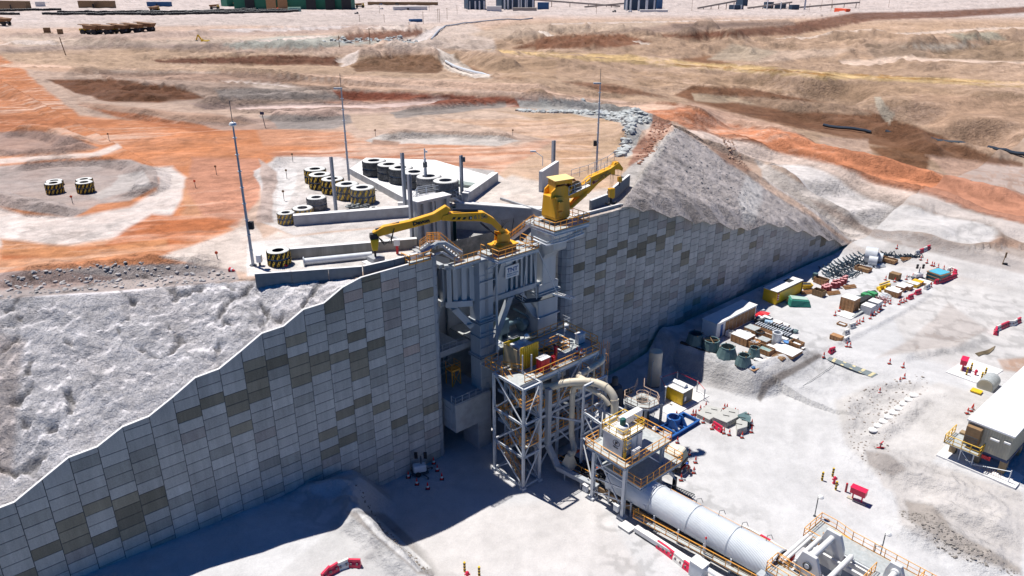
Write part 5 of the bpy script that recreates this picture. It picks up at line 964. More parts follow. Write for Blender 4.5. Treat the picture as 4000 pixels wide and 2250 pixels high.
for s_,w_,z0,z1 in((11.6,14.9,0,13.1),(15.7,14.9,0,13.1),(11.2,18.4,5.8,9.6),(15.7,18.4,5.8,9.6)):mk('column',M_LSTEEL,lambda m:m.ibeam(L(s_,w_,z0),L(s_,w_,z1),.26,.26),df)
def dff(m):
 m.ibeam(L(11.6,14.9,13.1),L(15.7,14.9,13.1),.24,.28)
 for z_ in(9.5,5.9):m.ibeam(L(11.6,14.9,z_),L(11.2,18.4,z_),.22,.24);m.ibeam(L(15.7,14.9,z_),L(15.7,18.4,z_),.22,.24);m.ibeam(L(11.6,14.9,z_),L(15.7,14.9,z_),.22,.24);m.ibeam(L(11.2,18.4,z_),L(15.7,18.4,z_),.22,.24)
 m.ibeam(L(13.6,14.9,9.5),L(13.6,18.4,9.5),.2,.22);m.ibeam(L(11.6,14.9,8),L(9.2,11,8),.2,.22);m.ibeam(L(13.9,11.2,8),L(13.9,14.9,8),.2,.22)
mk('beams',M_LSTEEL,dff,df)
def dfb(m):
 for a,b_ in(((11.6,14.9,9.5),(11.2,18.3,6)),((11.6,14.9,6),(11.2,18.3,9.4)),((11.6,14.9,6),(15.7,14.9,9.5)),((15.7,14.9,9.5),(11.6,14.9,12.9)),((11.6,14.9,5.7),(9.4,19.2,1.5)),((15.7,14.9,6),(15.7,18.4,9.4)),((11.6,14.9,5.7),(9.2,19.2,7.4)),((11.4,11.1,4.9),(14.2,14.5,.3))):m.bar(L(*a),L(*b_),.14)
mk('bracing',M_LSTEEL,dfb,df)
cd_=empty('container_deck',L(12.5,22,0),'two level steel deck with orange rails carrying a grey container over the conveyor','platform')
for s_,w_ in((9.2,19.3),(9.2,24.2),(16.0,24.2),(16.0,19.3)):mk('column',M_LSTEEL,lambda m:(m.ibeam(L(s_,w_,.3),L(s_,w_,7.4),.42,.42),m.lbox(s_-.5,s_+.5,w_-.5,w_+.5,-.1,.32)),cd_)
def cdf(m):
 for w_ in(18.8,21.8,24.5):m.ibeam(L(8.5,w_,7.55),L(16.8,w_,7.55),.26,.45)
 for s_ in(8.6,11.3,14.,16.7):m.ibeam(L(s_,18.6,7.55),L(s_,24.6,7.55),.24,.42)
 for w_ in(19.6,25.6):m.ibeam(L(10.3,w_,4.5),L(18.2,w_,4.5),.24,.4)
 for s_ in(10.4,14.2,18.1):m.ibeam(L(s_,19.5,4.5),L(s_,25.7,4.5),.24,.4)
mk('beams',M_LSTEEL,cdf,cd_)
def cdb(m):
 m.bar(L(9.2,19.3,7.3),L(9.2,24.2,1.),.15);m.bar(L(9.2,19.5,5.2),L(9.2,24.2,5.2),.16);m.bar(L(9.2,19.3,1.1),L(9.2,24.2,2.4),.15);m.bar(L(9.2,19.4,3.2),L(9.2,24.2,4.2),.15)
 m.bar(L(9.2,19.3,4.2),L(9.2,22.6,7.3),.14);m.bar(L(16,24.2,4.6),L(13,24.4,7.3),.14)
mk('bracing',M_LSTEEL,cdb,cd_)
mk('deck',M_GRATE,lambda m:(m.lbox(8.4,16.9,18.5,24.8,7.78,7.84),m.lbox(10.3,18.2,19.5,25.8,4.71,4.77)),cd_)
def cdr(m):
 K_=dict(h=1.15,post=1.2,r=.052)
 rail(m,[L(10.6,18.5,7.84),L(8.4,18.5,7.84),L(8.4,24.75,7.84),L(16.85,24.75,7.84),L(16.85,18.6,7.84)],**K_);rail(m,[L(10.3,21.5,4.77),L(10.3,25.75,4.77),L(18.15,25.75,4.77),L(18.15,19.6,4.77)],**K_)
 for k in range(6):rail(m,[L(14.2+.45*k,17.3+.1*k,6.2+.1*k),L(14.6+.45*k,18.5,6.2+.1*k)],post=.8,r=.045,h=.9)
mk('handrail',M_ORAIL,cdr,cd_)
ct=empty('equipment_container',L(11,22,7.9),'grey dust collector container with yellow railed white roof on the front deck','container')
mk('shell',M_LSTEEL,lambda m:(m.lbox(9.3,12.9,20.4,23.4,7.95,10.6),),ct,bevel=.04)
mk('roof',M_DUST,lambda m:m.lbox(9.15,13.05,20.25,23.55,10.6,10.72),ct)
for a in(9.6,10.75,11.9):mk('door',M_LSTEEL,lambda m:(m.lbox(a,a+.95,23.4,23.45,8.3,10.3),m.bar(L(a+.1,23.47,8.4),L(a+.1,23.47,10.2),.04)),ct)
mk('dark_vent_strip',M_DARK,lambda m:m.lbox(9.4,12.8,23.4,23.43,10.32,10.56),ct)
r_=MB();rail(r_,[L(9.2,20.3,10.72),L(9.2,23.5,10.72),L(13.,23.5,10.72),L(13.,20.3,10.72)],closed=True,h=1.1,post=1.1,r=.055)
for k in range(8):r_.tube([L(9.35,23.62,8.0+k*.38),L(9.75,23.62,8.0+k*.38)],.03,4)
for s_ in(9.35,9.75):r_.tube([L(s_,23.62,7.9),L(s_,23.62,11.8)],.045,5)
for k in range(3):r_.tube([L(9.3,23.6,9.8+k*.6),L(9.2,24.2,9.8+k*.6),L(9.9,24.2,9.8+k*.6),L(9.8,23.6,9.8+k*.6)],.03,4)
r_.build('roof_handrail',M_YRAIL,ct);mk('yellow_panel',M_YRAIL,lambda m:m.lbox(9.36,9.76,23.66,23.7,8.1,9.0),ct)
b=MB();b.lathe(L(10.6,22.2,10.72),[(.72,0),(.74,.75),(.66,.85),(.3,.9)],24);b.build('fan_housing',M_WHITE,ct,smooth=True)
b=MB();b.lathe(L(10.6,22.2,11.62),[(.36,0),(.36,.7),(.3,.8),(.1,.86)],18);b.build('fan_motor',mat('motor_green',(.02,.10,.09),.4),ct,smooth=True)
b=MB();b.lbox(11.1,14.6,21.0,21.9,10.95,11.9);b.build('outlet_duct',M_WHITE,ct,bevel=.03)
b=MB();em=L(9.29,22.5,9.75)
for k in range(20):
 a0,a1=2*math.pi*k/20,2*math.pi*(k+1)/20
 f_=lambda a:em+V3((ND[0],ND[1],0))*(.5*math.cos(a))+V3((0,0,.36*math.sin(a)))
 b.bar(f_(a0),f_(a1),.05,.05)
b.build('emblem_ring',M_INKB,ct);text('lettering','F',.55,em+V3((ND[0],ND[1],0))*-.2+V3((0,0,-.2))-V3(UX)*.012,(ND[0],ND[1],0),(0,0,1),M_INKB,ct,.05,sx=1.4);text('lettering','Filtros',.3,em+V3((ND[0],ND[1],0))*-.5+V3((0,0,-.7))-V3(UX)*.012,(ND[0],ND[1],0),(0,0,1),M_INKB,ct,.02,shear=.3)
cab('control_cabinet','upright grey cabinet at the front corner of the container deck','cabinet',10.2,11.4,24.0,24.4,7.84,1.35,M_LSTEEL,M_DUST)
ch=empty('drain_chute',L(9.5,12,0),'long grey covered chute dropping from the transfer platform and running beside the conveyor','chute')
def flat(m,pts,wd,ht):
 for a,b_ in zip(pts[:-1],pts[1:]):m.bar(a,b_,wd,ht)
mk('chute',M_STEEL,lambda m:flat(m,[L(9.0,11.3,12.2),L(9.0,11.3,3.9),L(9.2,12.4,2.2),L(8.9,13.4,1.5),L(9.4,16.6,1.45),L(9.9,19.5,1.4)],.75,.6),ch,bevel=.03)
mk('support',M_LSTEEL,lambda m:[m.bar(L(s_,w_,0),L(s_,w_,1.3),.12)for s_,w_ in((9.1,14.5),(9.5,17),(10,19.4))],ch)
lt=empty('cable_trough',L(8.7,32,0),'long white roofed cable trough lying on the pad left of the conveyor walkway','trough')
mk('cover',M_DUST,lambda m:(m.hexa([L(8.2,26.8,.25),L(8.4,34.9,.25),L(9.2,34.9,.25),L(9.0,26.8,.25),L(8.2,26.8,.85),L(8.4,34.9,.85),L(9.2,34.9,.85),L(9.,26.8,.85)]),),lt,bevel=.03);mk('trough_box',M_DSTEEL,lambda m:m.hexa([L(8.3,26.9,-.05),L(8.5,34.8,-.05),L(9.1,34.8,-.05),L(8.9,26.9,-.05),L(8.3,26.9,.25),L(8.5,34.8,.25),L(9.1,34.8,.25),L(8.9,26.9,.25)]),lt)
jb_=empty('junction_box',L(8.3,35.7,0),'square grey junction box at the near end of the white cable trough','box');mk('body',M_LSTEEL,lambda m:m.lbox(7.7,9.0,34.95,36.6,0,1.9),jb_,bevel=.04);mk('lid',M_DUST,lambda m:m.lbox(7.65,9.05,34.9,36.65,1.9,1.98),jb_);mk('outlet_pipe',M_WHITE,lambda m:m.tube([L(8.6,36.6,1.4),L(8.8,42,1.3)],.28,10),jb_)
def ax(t):return 12.35+.075*(t-27)
cv=empty('covered_conveyor',L(12.8,34,0),'covered conveyor under a long corrugated silver half round hood with orange walkway','conveyor')
b=MB();W0,W1,NS=20.5,42.0,150;SEG=30;vs=[];fs=[]
for i in range(NS*2+1):
 w_=W0+(W1-W0)*i/(NS*2);r=1.88+(.026 if i%2 else-.026)
 for k in range(SEG+1):
  a=math.radians(-28+(236)*k/SEG);vs.append(tuple(L(ax(w_)+r*math.cos(math.pi-a)*-1*-1,w_,2.55+r*math.sin(a))))
for i in range(NS*2):
 for k in range(SEG):o=i*(SEG+1)+k;fs.append((o,o+1,o+SEG+2,o+SEG+1))
b.add(vs,fs);b.build('corrugated_hood',mat('corrugated_silver',(.68,.71,.73),.45,.05,var=.06,scale=.7,dirt=(.62,.6,.58),dirtamt=.4),cv,smooth=True)
b=MB()
for w_ in(26.9,31.9,36.9,41.9):
 for k in range(24):
  a0,a1=math.radians(-28+236*k/24),math.radians(-28+236*(k+1)/24);b.bar(L(ax(w_)-1.95*math.cos(a0),w_,2.55+1.95*math.sin(a0)),L(ax(w_)-1.95*math.cos(a1),w_,2.55+1.95*math.sin(a1)),.05 if w_>27 else.12,.04)
b.build('hood_band',M_LSTEEL,cv)
def cgrd(m):
 for o_ in(-1.7,1.7):m.bar(L(ax(15)+o_,15,1.0),L(ax(46)+o_,46,1.0),.2,.75)
 for k in range(13):w_=16+2.4*k;m.bar(L(ax(w_)-1.7,w_,1.2),L(ax(w_)+1.7,w_,1.2),.15)
mk('girder',M_BROWN,cgrd,cv)
def cleg(m):
 for k in range(8):w_=18+3.3*k;m.bar(L(ax(w_)-1.95,w_,0),L(ax(w_)-1.95,w_,2.0),.16);m.bar(L(ax(w_)+1.95,w_,0),L(ax(w_)+1.95,w_,2.0),.16);m.bar(L(ax(w_)-1.9,w_,1.6),L(ax(w_+1.4)-1.9,w_-1.6,.3),.09)
mk('support_legs',M_LSTEEL,cleg,cv)
mk('belt',M_BLACK,lambda m:m.hexa([L(ax(12)-1,12,1.45),L(ax(46)-1,46,1.45),L(ax(46)+1,46,1.45),L(ax(12)+1,12,1.45),L(ax(12)-1,12,1.5),L(ax(46)-1,46,1.5),L(ax(46)+1,46,1.5),L(ax(12)+1,12,1.5)]),cv)
mk('skirt_frame',mat('orange_red_frame',(.5,.07,.02),.5),lambda m:(m.bar(L(10.5,13.5,2.6),L(13.6,13.9,2.6),.35,.12),m.bar(L(10.5,13.5,0.6),L(10.5,13.5,2.6),.12),m.bar(L(10.9,17.8,.6),L(10.9,17.8,2.7),.12),m.bar(L(10.9,17.8,2.7),L(12.6,18.1,2.7),.2,.12)),cv)
mk('rock_load',mat('dark_ore',(.05,.055,.06),.8,var=.4,scale=3.),lambda m:[m.box(L(ax(14)+random.uniform(-.9,.9),random.uniform(12.5,18.5),1.6),(random.uniform(.2,.5),random.uniform(.2,.5),random.uniform(.1,.3)),random.random()*3)for _ in range(70)],cv)
def cw(m):m.hexa([L(ax(12)-3.6,25.8,1.1),L(ax(46)-3.9,46,1.1),L(ax(46)-2.9,46,1.1),L(ax(12)-2.5,25.8,1.1),L(ax(12)-3.6,25.8,1.16),L(ax(46)-3.9,46,1.16),L(ax(46)-2.9,46,1.16),L(ax(12)-2.5,25.8,1.16)])
mk('walkway',M_GRATE,lambda m:m.hexa([L(9.1,25.8,1.1),L(11.0,42,1.1),L(11.7,42,1.1),L(9.9,25.8,1.1),L(9.1,25.8,1.16),L(11.,42,1.16),L(11.7,42,1.16),L(9.9,25.8,1.16)]),cv)
r_=MB();rail(r_,[L(9.9,26.0,1.16),L(9.1,25.9,1.16),L(11.0,42,1.16)],h=1.1,post=1.5,r=.05);rail(r_,[L(10.4,12.0,.9),L(10.9,18.5,.9)],h=1.1,post=1.3,r=.05)
r_.tube([L(ax(27.5)+1.5,27.5,3.75),L(ax(42)+1.5,42,3.75)],.05,5);r_.build('handrail',M_ORAIL,cv)
b=MB()
for w_ in(28,31.4,34.3,37.1,40):b.tube([L(ax(w_)+.6,w_,4.35),L(ax(w_)+.9,w_-.1,4.8),L(ax(w_)+1.6,w_,4.6),L(ax(w_)+1.9,w_+.1,3.9)],.035,4)
b.build('lifting_loops',M_DSTEEL,cv)
b=MB();b.lathe(L(10.5,26.4,2.4),[(.24,-.15),(.24,.15)],12,'X',ROTZ);b.slab([L(10.42,25.0,2.9),L(10.42,25.5,2.9),L(10.42,25.25,3.4)],.02,(-UD[0],-UD[1],0))if 0 else None;b.build('end_lamp',M_WHITE,cv)
bc=empty('beacon_post',L(10.6,34.9,0),'slim grey post with a small red beacon beside the conveyor walkway','beacon');mk('post',M_LSTEEL,lambda m:m.bar(L(10.5,34.9,0),L(10.5,34.9,3.2),.18),bc);mk('red_lamp',M_RED,lambda m:m.lathe(L(10.5,34.9,3.2),[(.1,0),(.13,.12),(.08,.26),(0.01,.3)],10),bc)
for nm,s_,w_,z_ in(('grey valve box on the left near leg of the container deck',9.0,18.6,.9),('grey valve box on the right near leg of the container deck',9.0,23.7,1.0)):
 e=empty('isolator_box',L(s_,w_,z_),nm,'box');mk('body',M_LSTEEL,lambda m:m.lbox(s_-.5,s_-.15,w_-.4,w_+.3,z_,z_+.9),e,bevel=.02);mk('lid',M_DUST,lambda m:m.lbox(s_-.53,s_-.12,w_-.43,w_+.33,z_+.9,z_+.94),e)
fb_=empty('footing_slab',L(8.5,25.9,0),'loose concrete slab lying at the foot of the container deck leg','slab');mk('slab',M_CONC,lambda m:m.lbox(7.6,9.0,24.9,26.6,.02,.3),fb_,bevel=.03);mk('dust_top',M_DUST,lambda m:m.lbox(7.63,8.97,24.93,26.57,.3,.312),fb_)
ds_=empty('drive_station',L(17,46,0),'conveyor drive station deck with grated floors and orange rails at the bottom edge','platform')
Z2=3.5
mk('deck',M_GRATE,lambda m:(m.lbox(18.6,22.4,41.8,43.6,Z2-.06,Z2),m.lbox(19.4,22.0,43.6,49.4,Z2-.06,Z2),m.lbox(11.0,13.0,41.9,49,Z2-.06,Z2),m.lbox(13.0,22.0,49.4,56,Z2-.06,Z2),m.lbox(13,14.6,46.8,49.4,Z2-.06,Z2)),ds_)
def bars_(m):
 for k in range(90):m.lbox(13.0,22.,49.45+k*.07,49.47+k*.07,Z2,Z2+.03)if k%3 else m.lbox(13,22,49.45+k*.07,49.5+k*.07,Z2,Z2+.04)
def dsf(m):
 for w_ in(41.9,43.6,49.4):m.ibeam(L(11,w_,Z2-.28),L(22.2,w_,Z2-.28),.22,.4)
 for s_ in(11.1,13.,19.3,22.):m.ibeam(L(s_,41.9,Z2-.28),L(s_,56,Z2-.28),.22,.4)
 for s_ in(11.1,22.):[m.bar(L(s_,w_,0),L(s_,w_,Z2-.4),.26)for w_ in(42,45.7,49.4,53)]
mk('beams',M_LSTEEL,dsf,ds_);mk('yellow_edge_beam',M_YRAIL,lambda m:(m.bar(L(22.05,43.6,Z2-.1),L(22.05,56,Z2-.1),.1,.25),m.bar(L(11,41.85,Z2-.1),L(13,41.85,Z2-.1),.06,.25)),ds_)
def dsr(m):
 K_=dict(h=1.15,post=1.2,r=.045)
 rail(m,[L(18.6,43.6,Z2),L(18.6,41.8,Z2),L(22.4,41.8,Z2),L(22.4,43.6,Z2),L(22.0,45.6,Z2),L(22,56,Z2)],**K_);rail(m,[L(13,43.2,Z2),L(13.,41.9,Z2),L(11.0,41.9,Z2),L(11.,49,Z2)],**K_);rail(m,[L(12.8,42.2,Z2),L(12.8,49.3,Z2),L(19.4,49.3,Z2)],**K_);rail(m,[L(19.4,43.5,Z2),L(19.4,45,Z2)],**K_)
 rail(m,[L(21.9,53,Z2),L(16.5,53,Z2)],**K_)
mk('handrail',M_ORAIL,dsr,ds_)
M_CW=mat('dusted_white_steel',(.66,.66,.65),.5,var=.07,scale=1.)
dr=empty('belt_drive',L(16,45,0),'white belt drive frame with two bearing plates and long steel rollers','machine')
for s_ in(13.6,18.6):
 b=MB();b.slab([L(s_,w_,z_)for w_,z_ in((43.4,1.2),(46.4,1.2),(46.2,4.4),(45.6,6.0),(44.1,6.0),(43.6,4.4))],.4,UX);b.build('bearing_plate',M_CW,dr,bevel=.05)
def roll(name,w_,z_,r,s0=13.2,s1=19.6):
 b=MB();b.lathe(L(s0,w_,z_),[(r*.5,-.3),(r*.5,0),(r,0),(r,s1-s0),(r*.5,s1-s0),(r*.5,s1-s0+.3)],16,'X',ROTZ);b.build(name,M_CW,dr,smooth=True)
roll('roller',44.8,5.2,.32,14.0,18.6);roll('roller',43.6,4.4,.24,13.6,18.6);roll('roller',42.3,4.0,.2,13.,18.8);roll('roller',42.7,4.0,.16,13.,18.8);roll('roller',46.9,3.9,.28,14.,19.)
mk('side_frame',M_CW,lambda m:[m.bar(L(s_,42,2.9),L(s_,49,2.9),.3,.5)for s_ in(13.3,14.3,18.2,19.1)],dr)
b=MB();b.lathe(L(13.5,44.9,4.6),[(.48,-.08),(.48,0)],20,'X',ROTZ);b.m(1).lathe(L(13.4,44.9,4.7),[(.26,-.1),(.26,0)],16,'X',ROTZ);b.build('bearing_housing',[M_DSTEEL,M_LSTEEL],dr)
b=MB();b.lathe(L(12.9,45.2,2.4),[(.9,-.12),(.9,.12)],24,'X',ROTZ);b.build('flywheel',M_DSTEEL,dr)
mk('gearbox',M_DSTEEL,lambda m:(m.lbox(12.2,13.4,42.9,44.4,1.8,3.3),m.lbox(12.1,13.2,45.9,47.2,1.5,2.8)),dr,bevel=.08)
mk('red_guard',M_RED,lambda m:(m.lbox(14.6,15.2,42.2,42.8,3.0,3.9),m.lbox(14.2,14.8,47,47.6,2.4,3.4)),dr,bevel=.05)
d2=empty('bearing_stand',L(20,52,0),'second white bearing stand with a stub roller at the far right of the drive station','machine');b=MB();b.slab([L(19.3,w_,z_)for w_,z_ in((49.9,2),(52.2,2),(52.0,4.6),(51.6,5.6),(50.5,5.6),(50.2,4.6))],.45,UX);b.build('bearing_plate',M_CW,d2,bevel=.05);b=MB();b.lathe(L(16.6,51.2,4.7),[(.3,0),(.3,2.4),(.45,2.45),(.45,2.7)],16,'X',ROTZ);b.build('roller',M_CW,d2,smooth=True)
cab('pump_cabinet','blue grey cabinet half hidden under the left end of the drive station','cabinet',10.6,12.0,41.2,41.75,.1,2.6,M_STEEL)
oc=empty('octagon_platform',L(27,12,0),'low octagonal platform with pale handrails around a circular cage','platform')
OP=[(25.2,10.4),(25.4,12.6),(26.4,13.9),(28.4,14.1),(29.3,13.0),(29.2,10.6),(28.2,9.6),(26.2,9.5)]
mk('deck',M_GRATE,lambda m:m.prism([L(*p)[:2]for p in OP],3.3,3.36),oc);mk('beams',M_LSTEEL,lambda m:[m.ibeam(L(*OP[i],3.1),L(*OP[(i+1)%8],3.1),.2,.3)for i in range(8)],oc)
mk('column',M_STEEL,lambda m:m.ibeam(L(28.9,14.2,0),L(28.9,14.2,3.2),.3,.3),oc);mk('column',M_STEEL,lambda m:m.ibeam(L(25.6,10.4,0),L(25.6,10.4,3.2),.3,.3),oc);mk('column',M_STEEL,lambda m:m.ibeam(L(26.4,13.4,0),L(26.4,13.4,3.2),.3,.3),oc)
M_PRAIL=mat('faded_handrail',(.55,.40,.30),.5,var=.1)
r_=MB();rail(r_,[L(*p,3.36)for p in OP+[OP[0]]],gaps=(5,),h=1.1,post=1.2,r=.05);rail(r_,[L(29.2,10.6,3.4),L(30.2,9.8,4.0)],h=1.1,r=.05);rail(r_,[L(28.2,9.6,3.4),L(29.4,9.1,4.0)],h=1.1,r=.05);r_.build('handrail',M_PRAIL,oc)
b=MB()
for z_ in(3.5,4.1,4.6):b.tube([L(27.4+.85*math.cos(a*math.pi/8),11.8+.85*math.sin(a*math.pi/8),z_)for a in range(17)],.035,5,cap=False)
for a in range(8):b.tube([L(27.4+.85*math.cos(a*math.pi/4),11.8+.85*math.sin(a*math.pi/4),3.4)for _ in(0,)]+[L(27.4+.85*math.cos(a*math.pi/4),11.8+.85*math.sin(a*math.pi/4),4.6)],.03,4)
b.build('circular_cage',M_PRAIL,oc);mk('chute_cone',M_DARK,lambda m:m.lathe(L(27.4,11.8,.3),[(1.3,0),(.8,3.1)],16),oc)
tk=empty('storage_tank',L(36.9,6.9,0),'tall cream cylindrical tank standing in the wall shadow at the foot of the yard bank','tank')
b=MB();b.lathe(L(36.9,6.5,0),[(1.02,0),(1.05,.1),(1.05,5.8),(.98,6.0),(.7,6.1),(.01,6.14)],32);b.build('shell',M_CREAM,tk,smooth=True);mk('pipe',M_STEEL,lambda m:m.tube([L(35.7,6.9,0),L(35.7,6.9,4.6),L(36.0,6.9,4.8)],.06,6),tk);mk('base_ring',M_DSTEEL,lambda m:m.lathe(L(36.9,6.5,0),[(1.15,0),(1.15,.12)],32),tk)
gs=tag(mk('generator_slab',M_DUST,lambda m:m.lbox(31.6,40.6,8.8,14.4,-.2,.1),None),kind='structure')
gn=empty('generator',L(36.4,11.9,.1),'yellow generator housing with dusty roof and a grey exhaust hood on a concrete slab','generator')
mk('housing',M_YEL2,lambda m:m.lbox(34.9,37.5,10.3,13.5,.2,2.35),gn,bevel=.04);mk('roof',M_DUST,lambda m:m.lbox(34.8,37.6,10.2,13.6,2.35,2.45),gn)
mk('end_louvres',M_DSTEEL,lambda m:m.lbox(35.1,37.3,13.5,13.55,.4,2.2),gn);mk('warning_sheet',M_WHITE,lambda m:m.lbox(35.4,35.8,13.55,13.57,.8,1.5),gn)
for k in range(3):mk('side_door',M_YEL2,lambda m:m.lbox(34.87,34.9,10.45+k*1.02,11.4+k*1.02,.35,2.2),gn)
b=MB();b.slab([L(35.7,10.8,2.5),L(35.7,12.6,2.5),L(35.9,12.6,3.05),L(36.7,12.6,3.1),L(36.9,12.6,2.5)]if 0 else[L(36.0,10.7,2.45),L(36.9,10.7,2.45),L(36.9,10.7,2.8),L(36.45,10.7,3.1),L(36.0,10.7,2.8)],2.2,(ND[0],ND[1],0));b.build('exhaust_hood',M_LSTEEL,gn)
fp=empty('post_barrier',L(37,12,0),'thin red and white cord on pale posts around the yellow generator','barrier')
PB=[(33.9,11.1),(35.8,8.6),(39.2,9.2),(40.2,12.4),(39.0,14.6)]
mk('posts',M_LSTEEL,lambda m:[m.bar(L(*p,0),L(*p,2.7 if i<3 else 2.0),.13)for i,p in enumerate(PB)],fp);mk('cord',M_RED,lambda m:m.tube([L(*p,2.6 if i<3 else 1.9)for i,p in enumerate(PB)],.04,5),fp)
mk('lamp',M_WHITE,lambda m:(m.lathe(L(33.9,11.1,2.7),[(.18,0),(.2,.15),(.05,.25)],10),m.lathe(L(35.8,8.6,2.7),[(.18,0),(.2,.15),(.05,.25)],10)),fp)
bl=empty('blue_cradle',L(30.5,16.3,0),'blue steel transport frame with a bolted ring lying on the pad','frame')
mk('base_frame',M_BLUE,lambda m:(m.ibeam(L(26.2,15.2,.35),L(33.2,15.2,.35),.3,.55),m.ibeam(L(25.9,17.9,.35),L(33.3,17.9,.35),.3,.55),[m.ibeam(L(s_,15.2,.35),L(s_,17.9,.35),.25,.5)for s_ in(28,30.1,33.1)]),bl)
b=MB();b.lathe(L(29.6,16.0,.7),[(.95,0),(1.02,.1),(1.02,1.0),(.9,1.05),(.78,1.0),(.78,0)],28,closed=True);b.build('ring',M_BLUE,bl,smooth=True)
for a in(28.3,30.2):mk('gusset',M_BLUE,lambda m:m.slab([L(a,16.0,.6),L(a,17.9,.6),L(a,16.9,2.0),L(a,16.4,2.0)],.25,UX),bl)
b=MB();b.lathe(L(26.4,15.2,.6),[(.38,0),(.4,.1),(.15,.42),(.02,.45)],14);b.build('lamp_hood',M_WHITE,bl)
T_=sT
def pT(x,y,z):return at(1000+x/2.229,500+y/2.229,z)
def hslab(name,label,cat,pts,z0,z1,m,top=None,group=None,th=None):
 e=empty(name,(pts[0][0],pts[0][1],z0),label,cat,group);mk('wall_body',m,lambda q:q.prism([p[:2]for p in pts],z0,z1),e,bevel=.03)
 if top:mk('dusty_top',top,lambda q:q.prism([p[:2]for p in pts],z1,z1+.03),e)
 return e
def strip(a,b_,t):
 a,b_=V3(a),V3(b_);d=(b_-a).normalized();nn=V3((-d.y,d.x,0))*t;return[a,b_,b_+nn,a+nn]
hslab('kerb_wall','thick concrete kerb wall beside the striped tyres at the far side of the left dump bay','kerb wall',strip(L(-6.4,-23.6),L(8.2,-16.6),1.0),27.8,29.75,M_CONC,M_DUST)
hslab('kerb_wall','stained concrete kerb wall running behind the striped tyre stack to the crossover stairs','kerb wall',strip(L(-12.7,-11.8),L(1.2,-4.9),.7),27.8,29.6,mat('stained_concrete',(.27,.265,.24),.9,var=.25,scale=.7,dirt=(.12,.11,.09),dirtamt=.8,streak=True),M_DUST)
for k,(a,b_)in enumerate((((-19.0,-7.1),(-15.6,-5.15)),((-15.57,-5.13),(-12.1,-3.15)),((-12.07,-3.13),(-8.8,-1.3)),((-8.6,-1.25),(-4.8,-.85)),((-4.77,-.85),(-1.2,-.8)))):
 hslab('kerb_panel',['dark grey kerb panel at the far left end of the row above the fill slope','dark grey kerb panel second from the left end of the row above the fill slope','dark grey kerb panel just left of the gap where the kerb bends','dark grey kerb panel just right of the gap where the kerb bends','dark grey kerb panel nearest the small orange railed landing'][k],'kerb panel',strip(L(*a),L(*b_),.35),27.6,29.45,mat('grey_kerb_%d'%k,(.20,.21,.215),.9,var=.12,scale=1.5)if k==0 else bpy.data.materials['grey_kerb_0'],M_DUST,'kerb panels along the left dump bay')
hslab('kerb_wall','concrete wall along the left edge of the right hand dump ramp with a rounded end','kerb wall',strip(pT(1850,660,28.3),pT(2110,470,28.3),1.1),27.8,29.9,M_CONC,M_DUST)
hslab('kerb_wall','dark concrete kerb wall curving behind the hanging crane hook','kerb wall',strip(sD(1487,530,28.3),sD(1530,513,28.3),.4),27.9,29.8,bpy.data.materials['grey_kerb_0'],M_DUST)
hslab('kerb_wall','dark concrete kerb wall rising to a point at the edge of the grey fill flank','kerb wall',strip(sD(1532,512,28.3),sD(1584,468,28.3),.4),27.9,30.2,bpy.data.materials['grey_kerb_0'],M_DUST)
rp=[pT(815,402,28.4),pT(1385,722,28.3),L(8.8,-18.4,0),L(16.4,-19.6,0),pT(1850,640,28.3),pT(2080,480,28.3),pT(1560,320,28.4),pT(960,300,28.4)]
tag(mk('raised_pad',M_DUST,lambda m:m.prism([p[:2]for p in rp],27.5,29.3),None),kind='structure')
hslab('low_wall','low panelled retaining wall between the striped tyres and the black tyres','retaining wall',strip(pT(1385,724,28.3),pT(815,402,28.4),-.25),27.6,29.42,M_CONC,M_DUST)
b=MB()
A_,B_=pT(815,402,28.4),pT(1385,724,28.3)
M_TY=mat('dusty_tyre',(.085,.088,.09),.85,var=.35,scale=1.3,dirt=(.42,.41,.40),dirtamt=.35)
M_TYG=mat('grey_dusted_tyre',(.17,.17,.17),.9,var=.3,scale=1.3,dirt=(.45,.44,.42),dirtamt=.6)
M_TYY=mat('tyre_yellow_paint',(.78,.50,.05),.7,var=.2,scale=2.5,dirt=(.4,.3,.12),dirtamt=.5)
M_TYW=mat('dust_on_tyre',(.60,.60,.58),.95,var=.1,scale=2.)
def tyre_meshes(striped,body,dusty=True):
 out=[]
 for kind in('carcass','dust_cap','stripes'):
  m=MB()
  if kind=='carcass':
   m.lathe((0,0,0),[(.95,.06),(1.2,.0),(1.66,.02),(1.84,.12),(1.9,.3),(1.9,.95),(1.84,1.13),(1.66,1.23),(1.2,1.25),(.95,1.19),(.93,.62)],40,closed=True)
   for k in range(36):
    a=2*math.pi*k/36
    for zz,s_ in((.34,1),(.92,-1)):m.bar((1.9*math.cos(a),1.9*math.sin(a),zz-.2),(1.9*math.cos(a+s_*.05),1.9*math.sin(a+s_*.05),zz+.2),.16,.12)
   mt=body
  elif kind=='dust_cap':m.lathe((0,0,1.25),[(.97,-.03),(1.2,.035),(1.64,.025),(1.83,-.07)],40);mt=M_TYW;m.f=[f for f in m.f if len(f)==4];m.mi=[0]*len(m.f)
  else:
   if not striped:continue
   for k in range(14):
    a=2*math.pi*k/14
    n_=len(m.v);r=1.975
    for j in range(5):
     aa=a+j*.055
     for da in(0,.21):m.v.append((r*math.cos(aa+da),r*math.sin(aa+da),.14+j*.245))
    for j in range(4):m.f.append((n_+2*j,n_+2*j+1,n_+2*j+3,n_+2*j+2));m.mi.append(0)
   mt=M_TYY
  me=bpy.data.meshes.new(kind);me.from_pydata(m.v,[],m.f);me.materials.append(mt);me.update();out.append((kind,me))
 return out
M_TYB=mat('clean_black_tyre',(.03,.03,.032),.8,var=.3,scale=1.3)
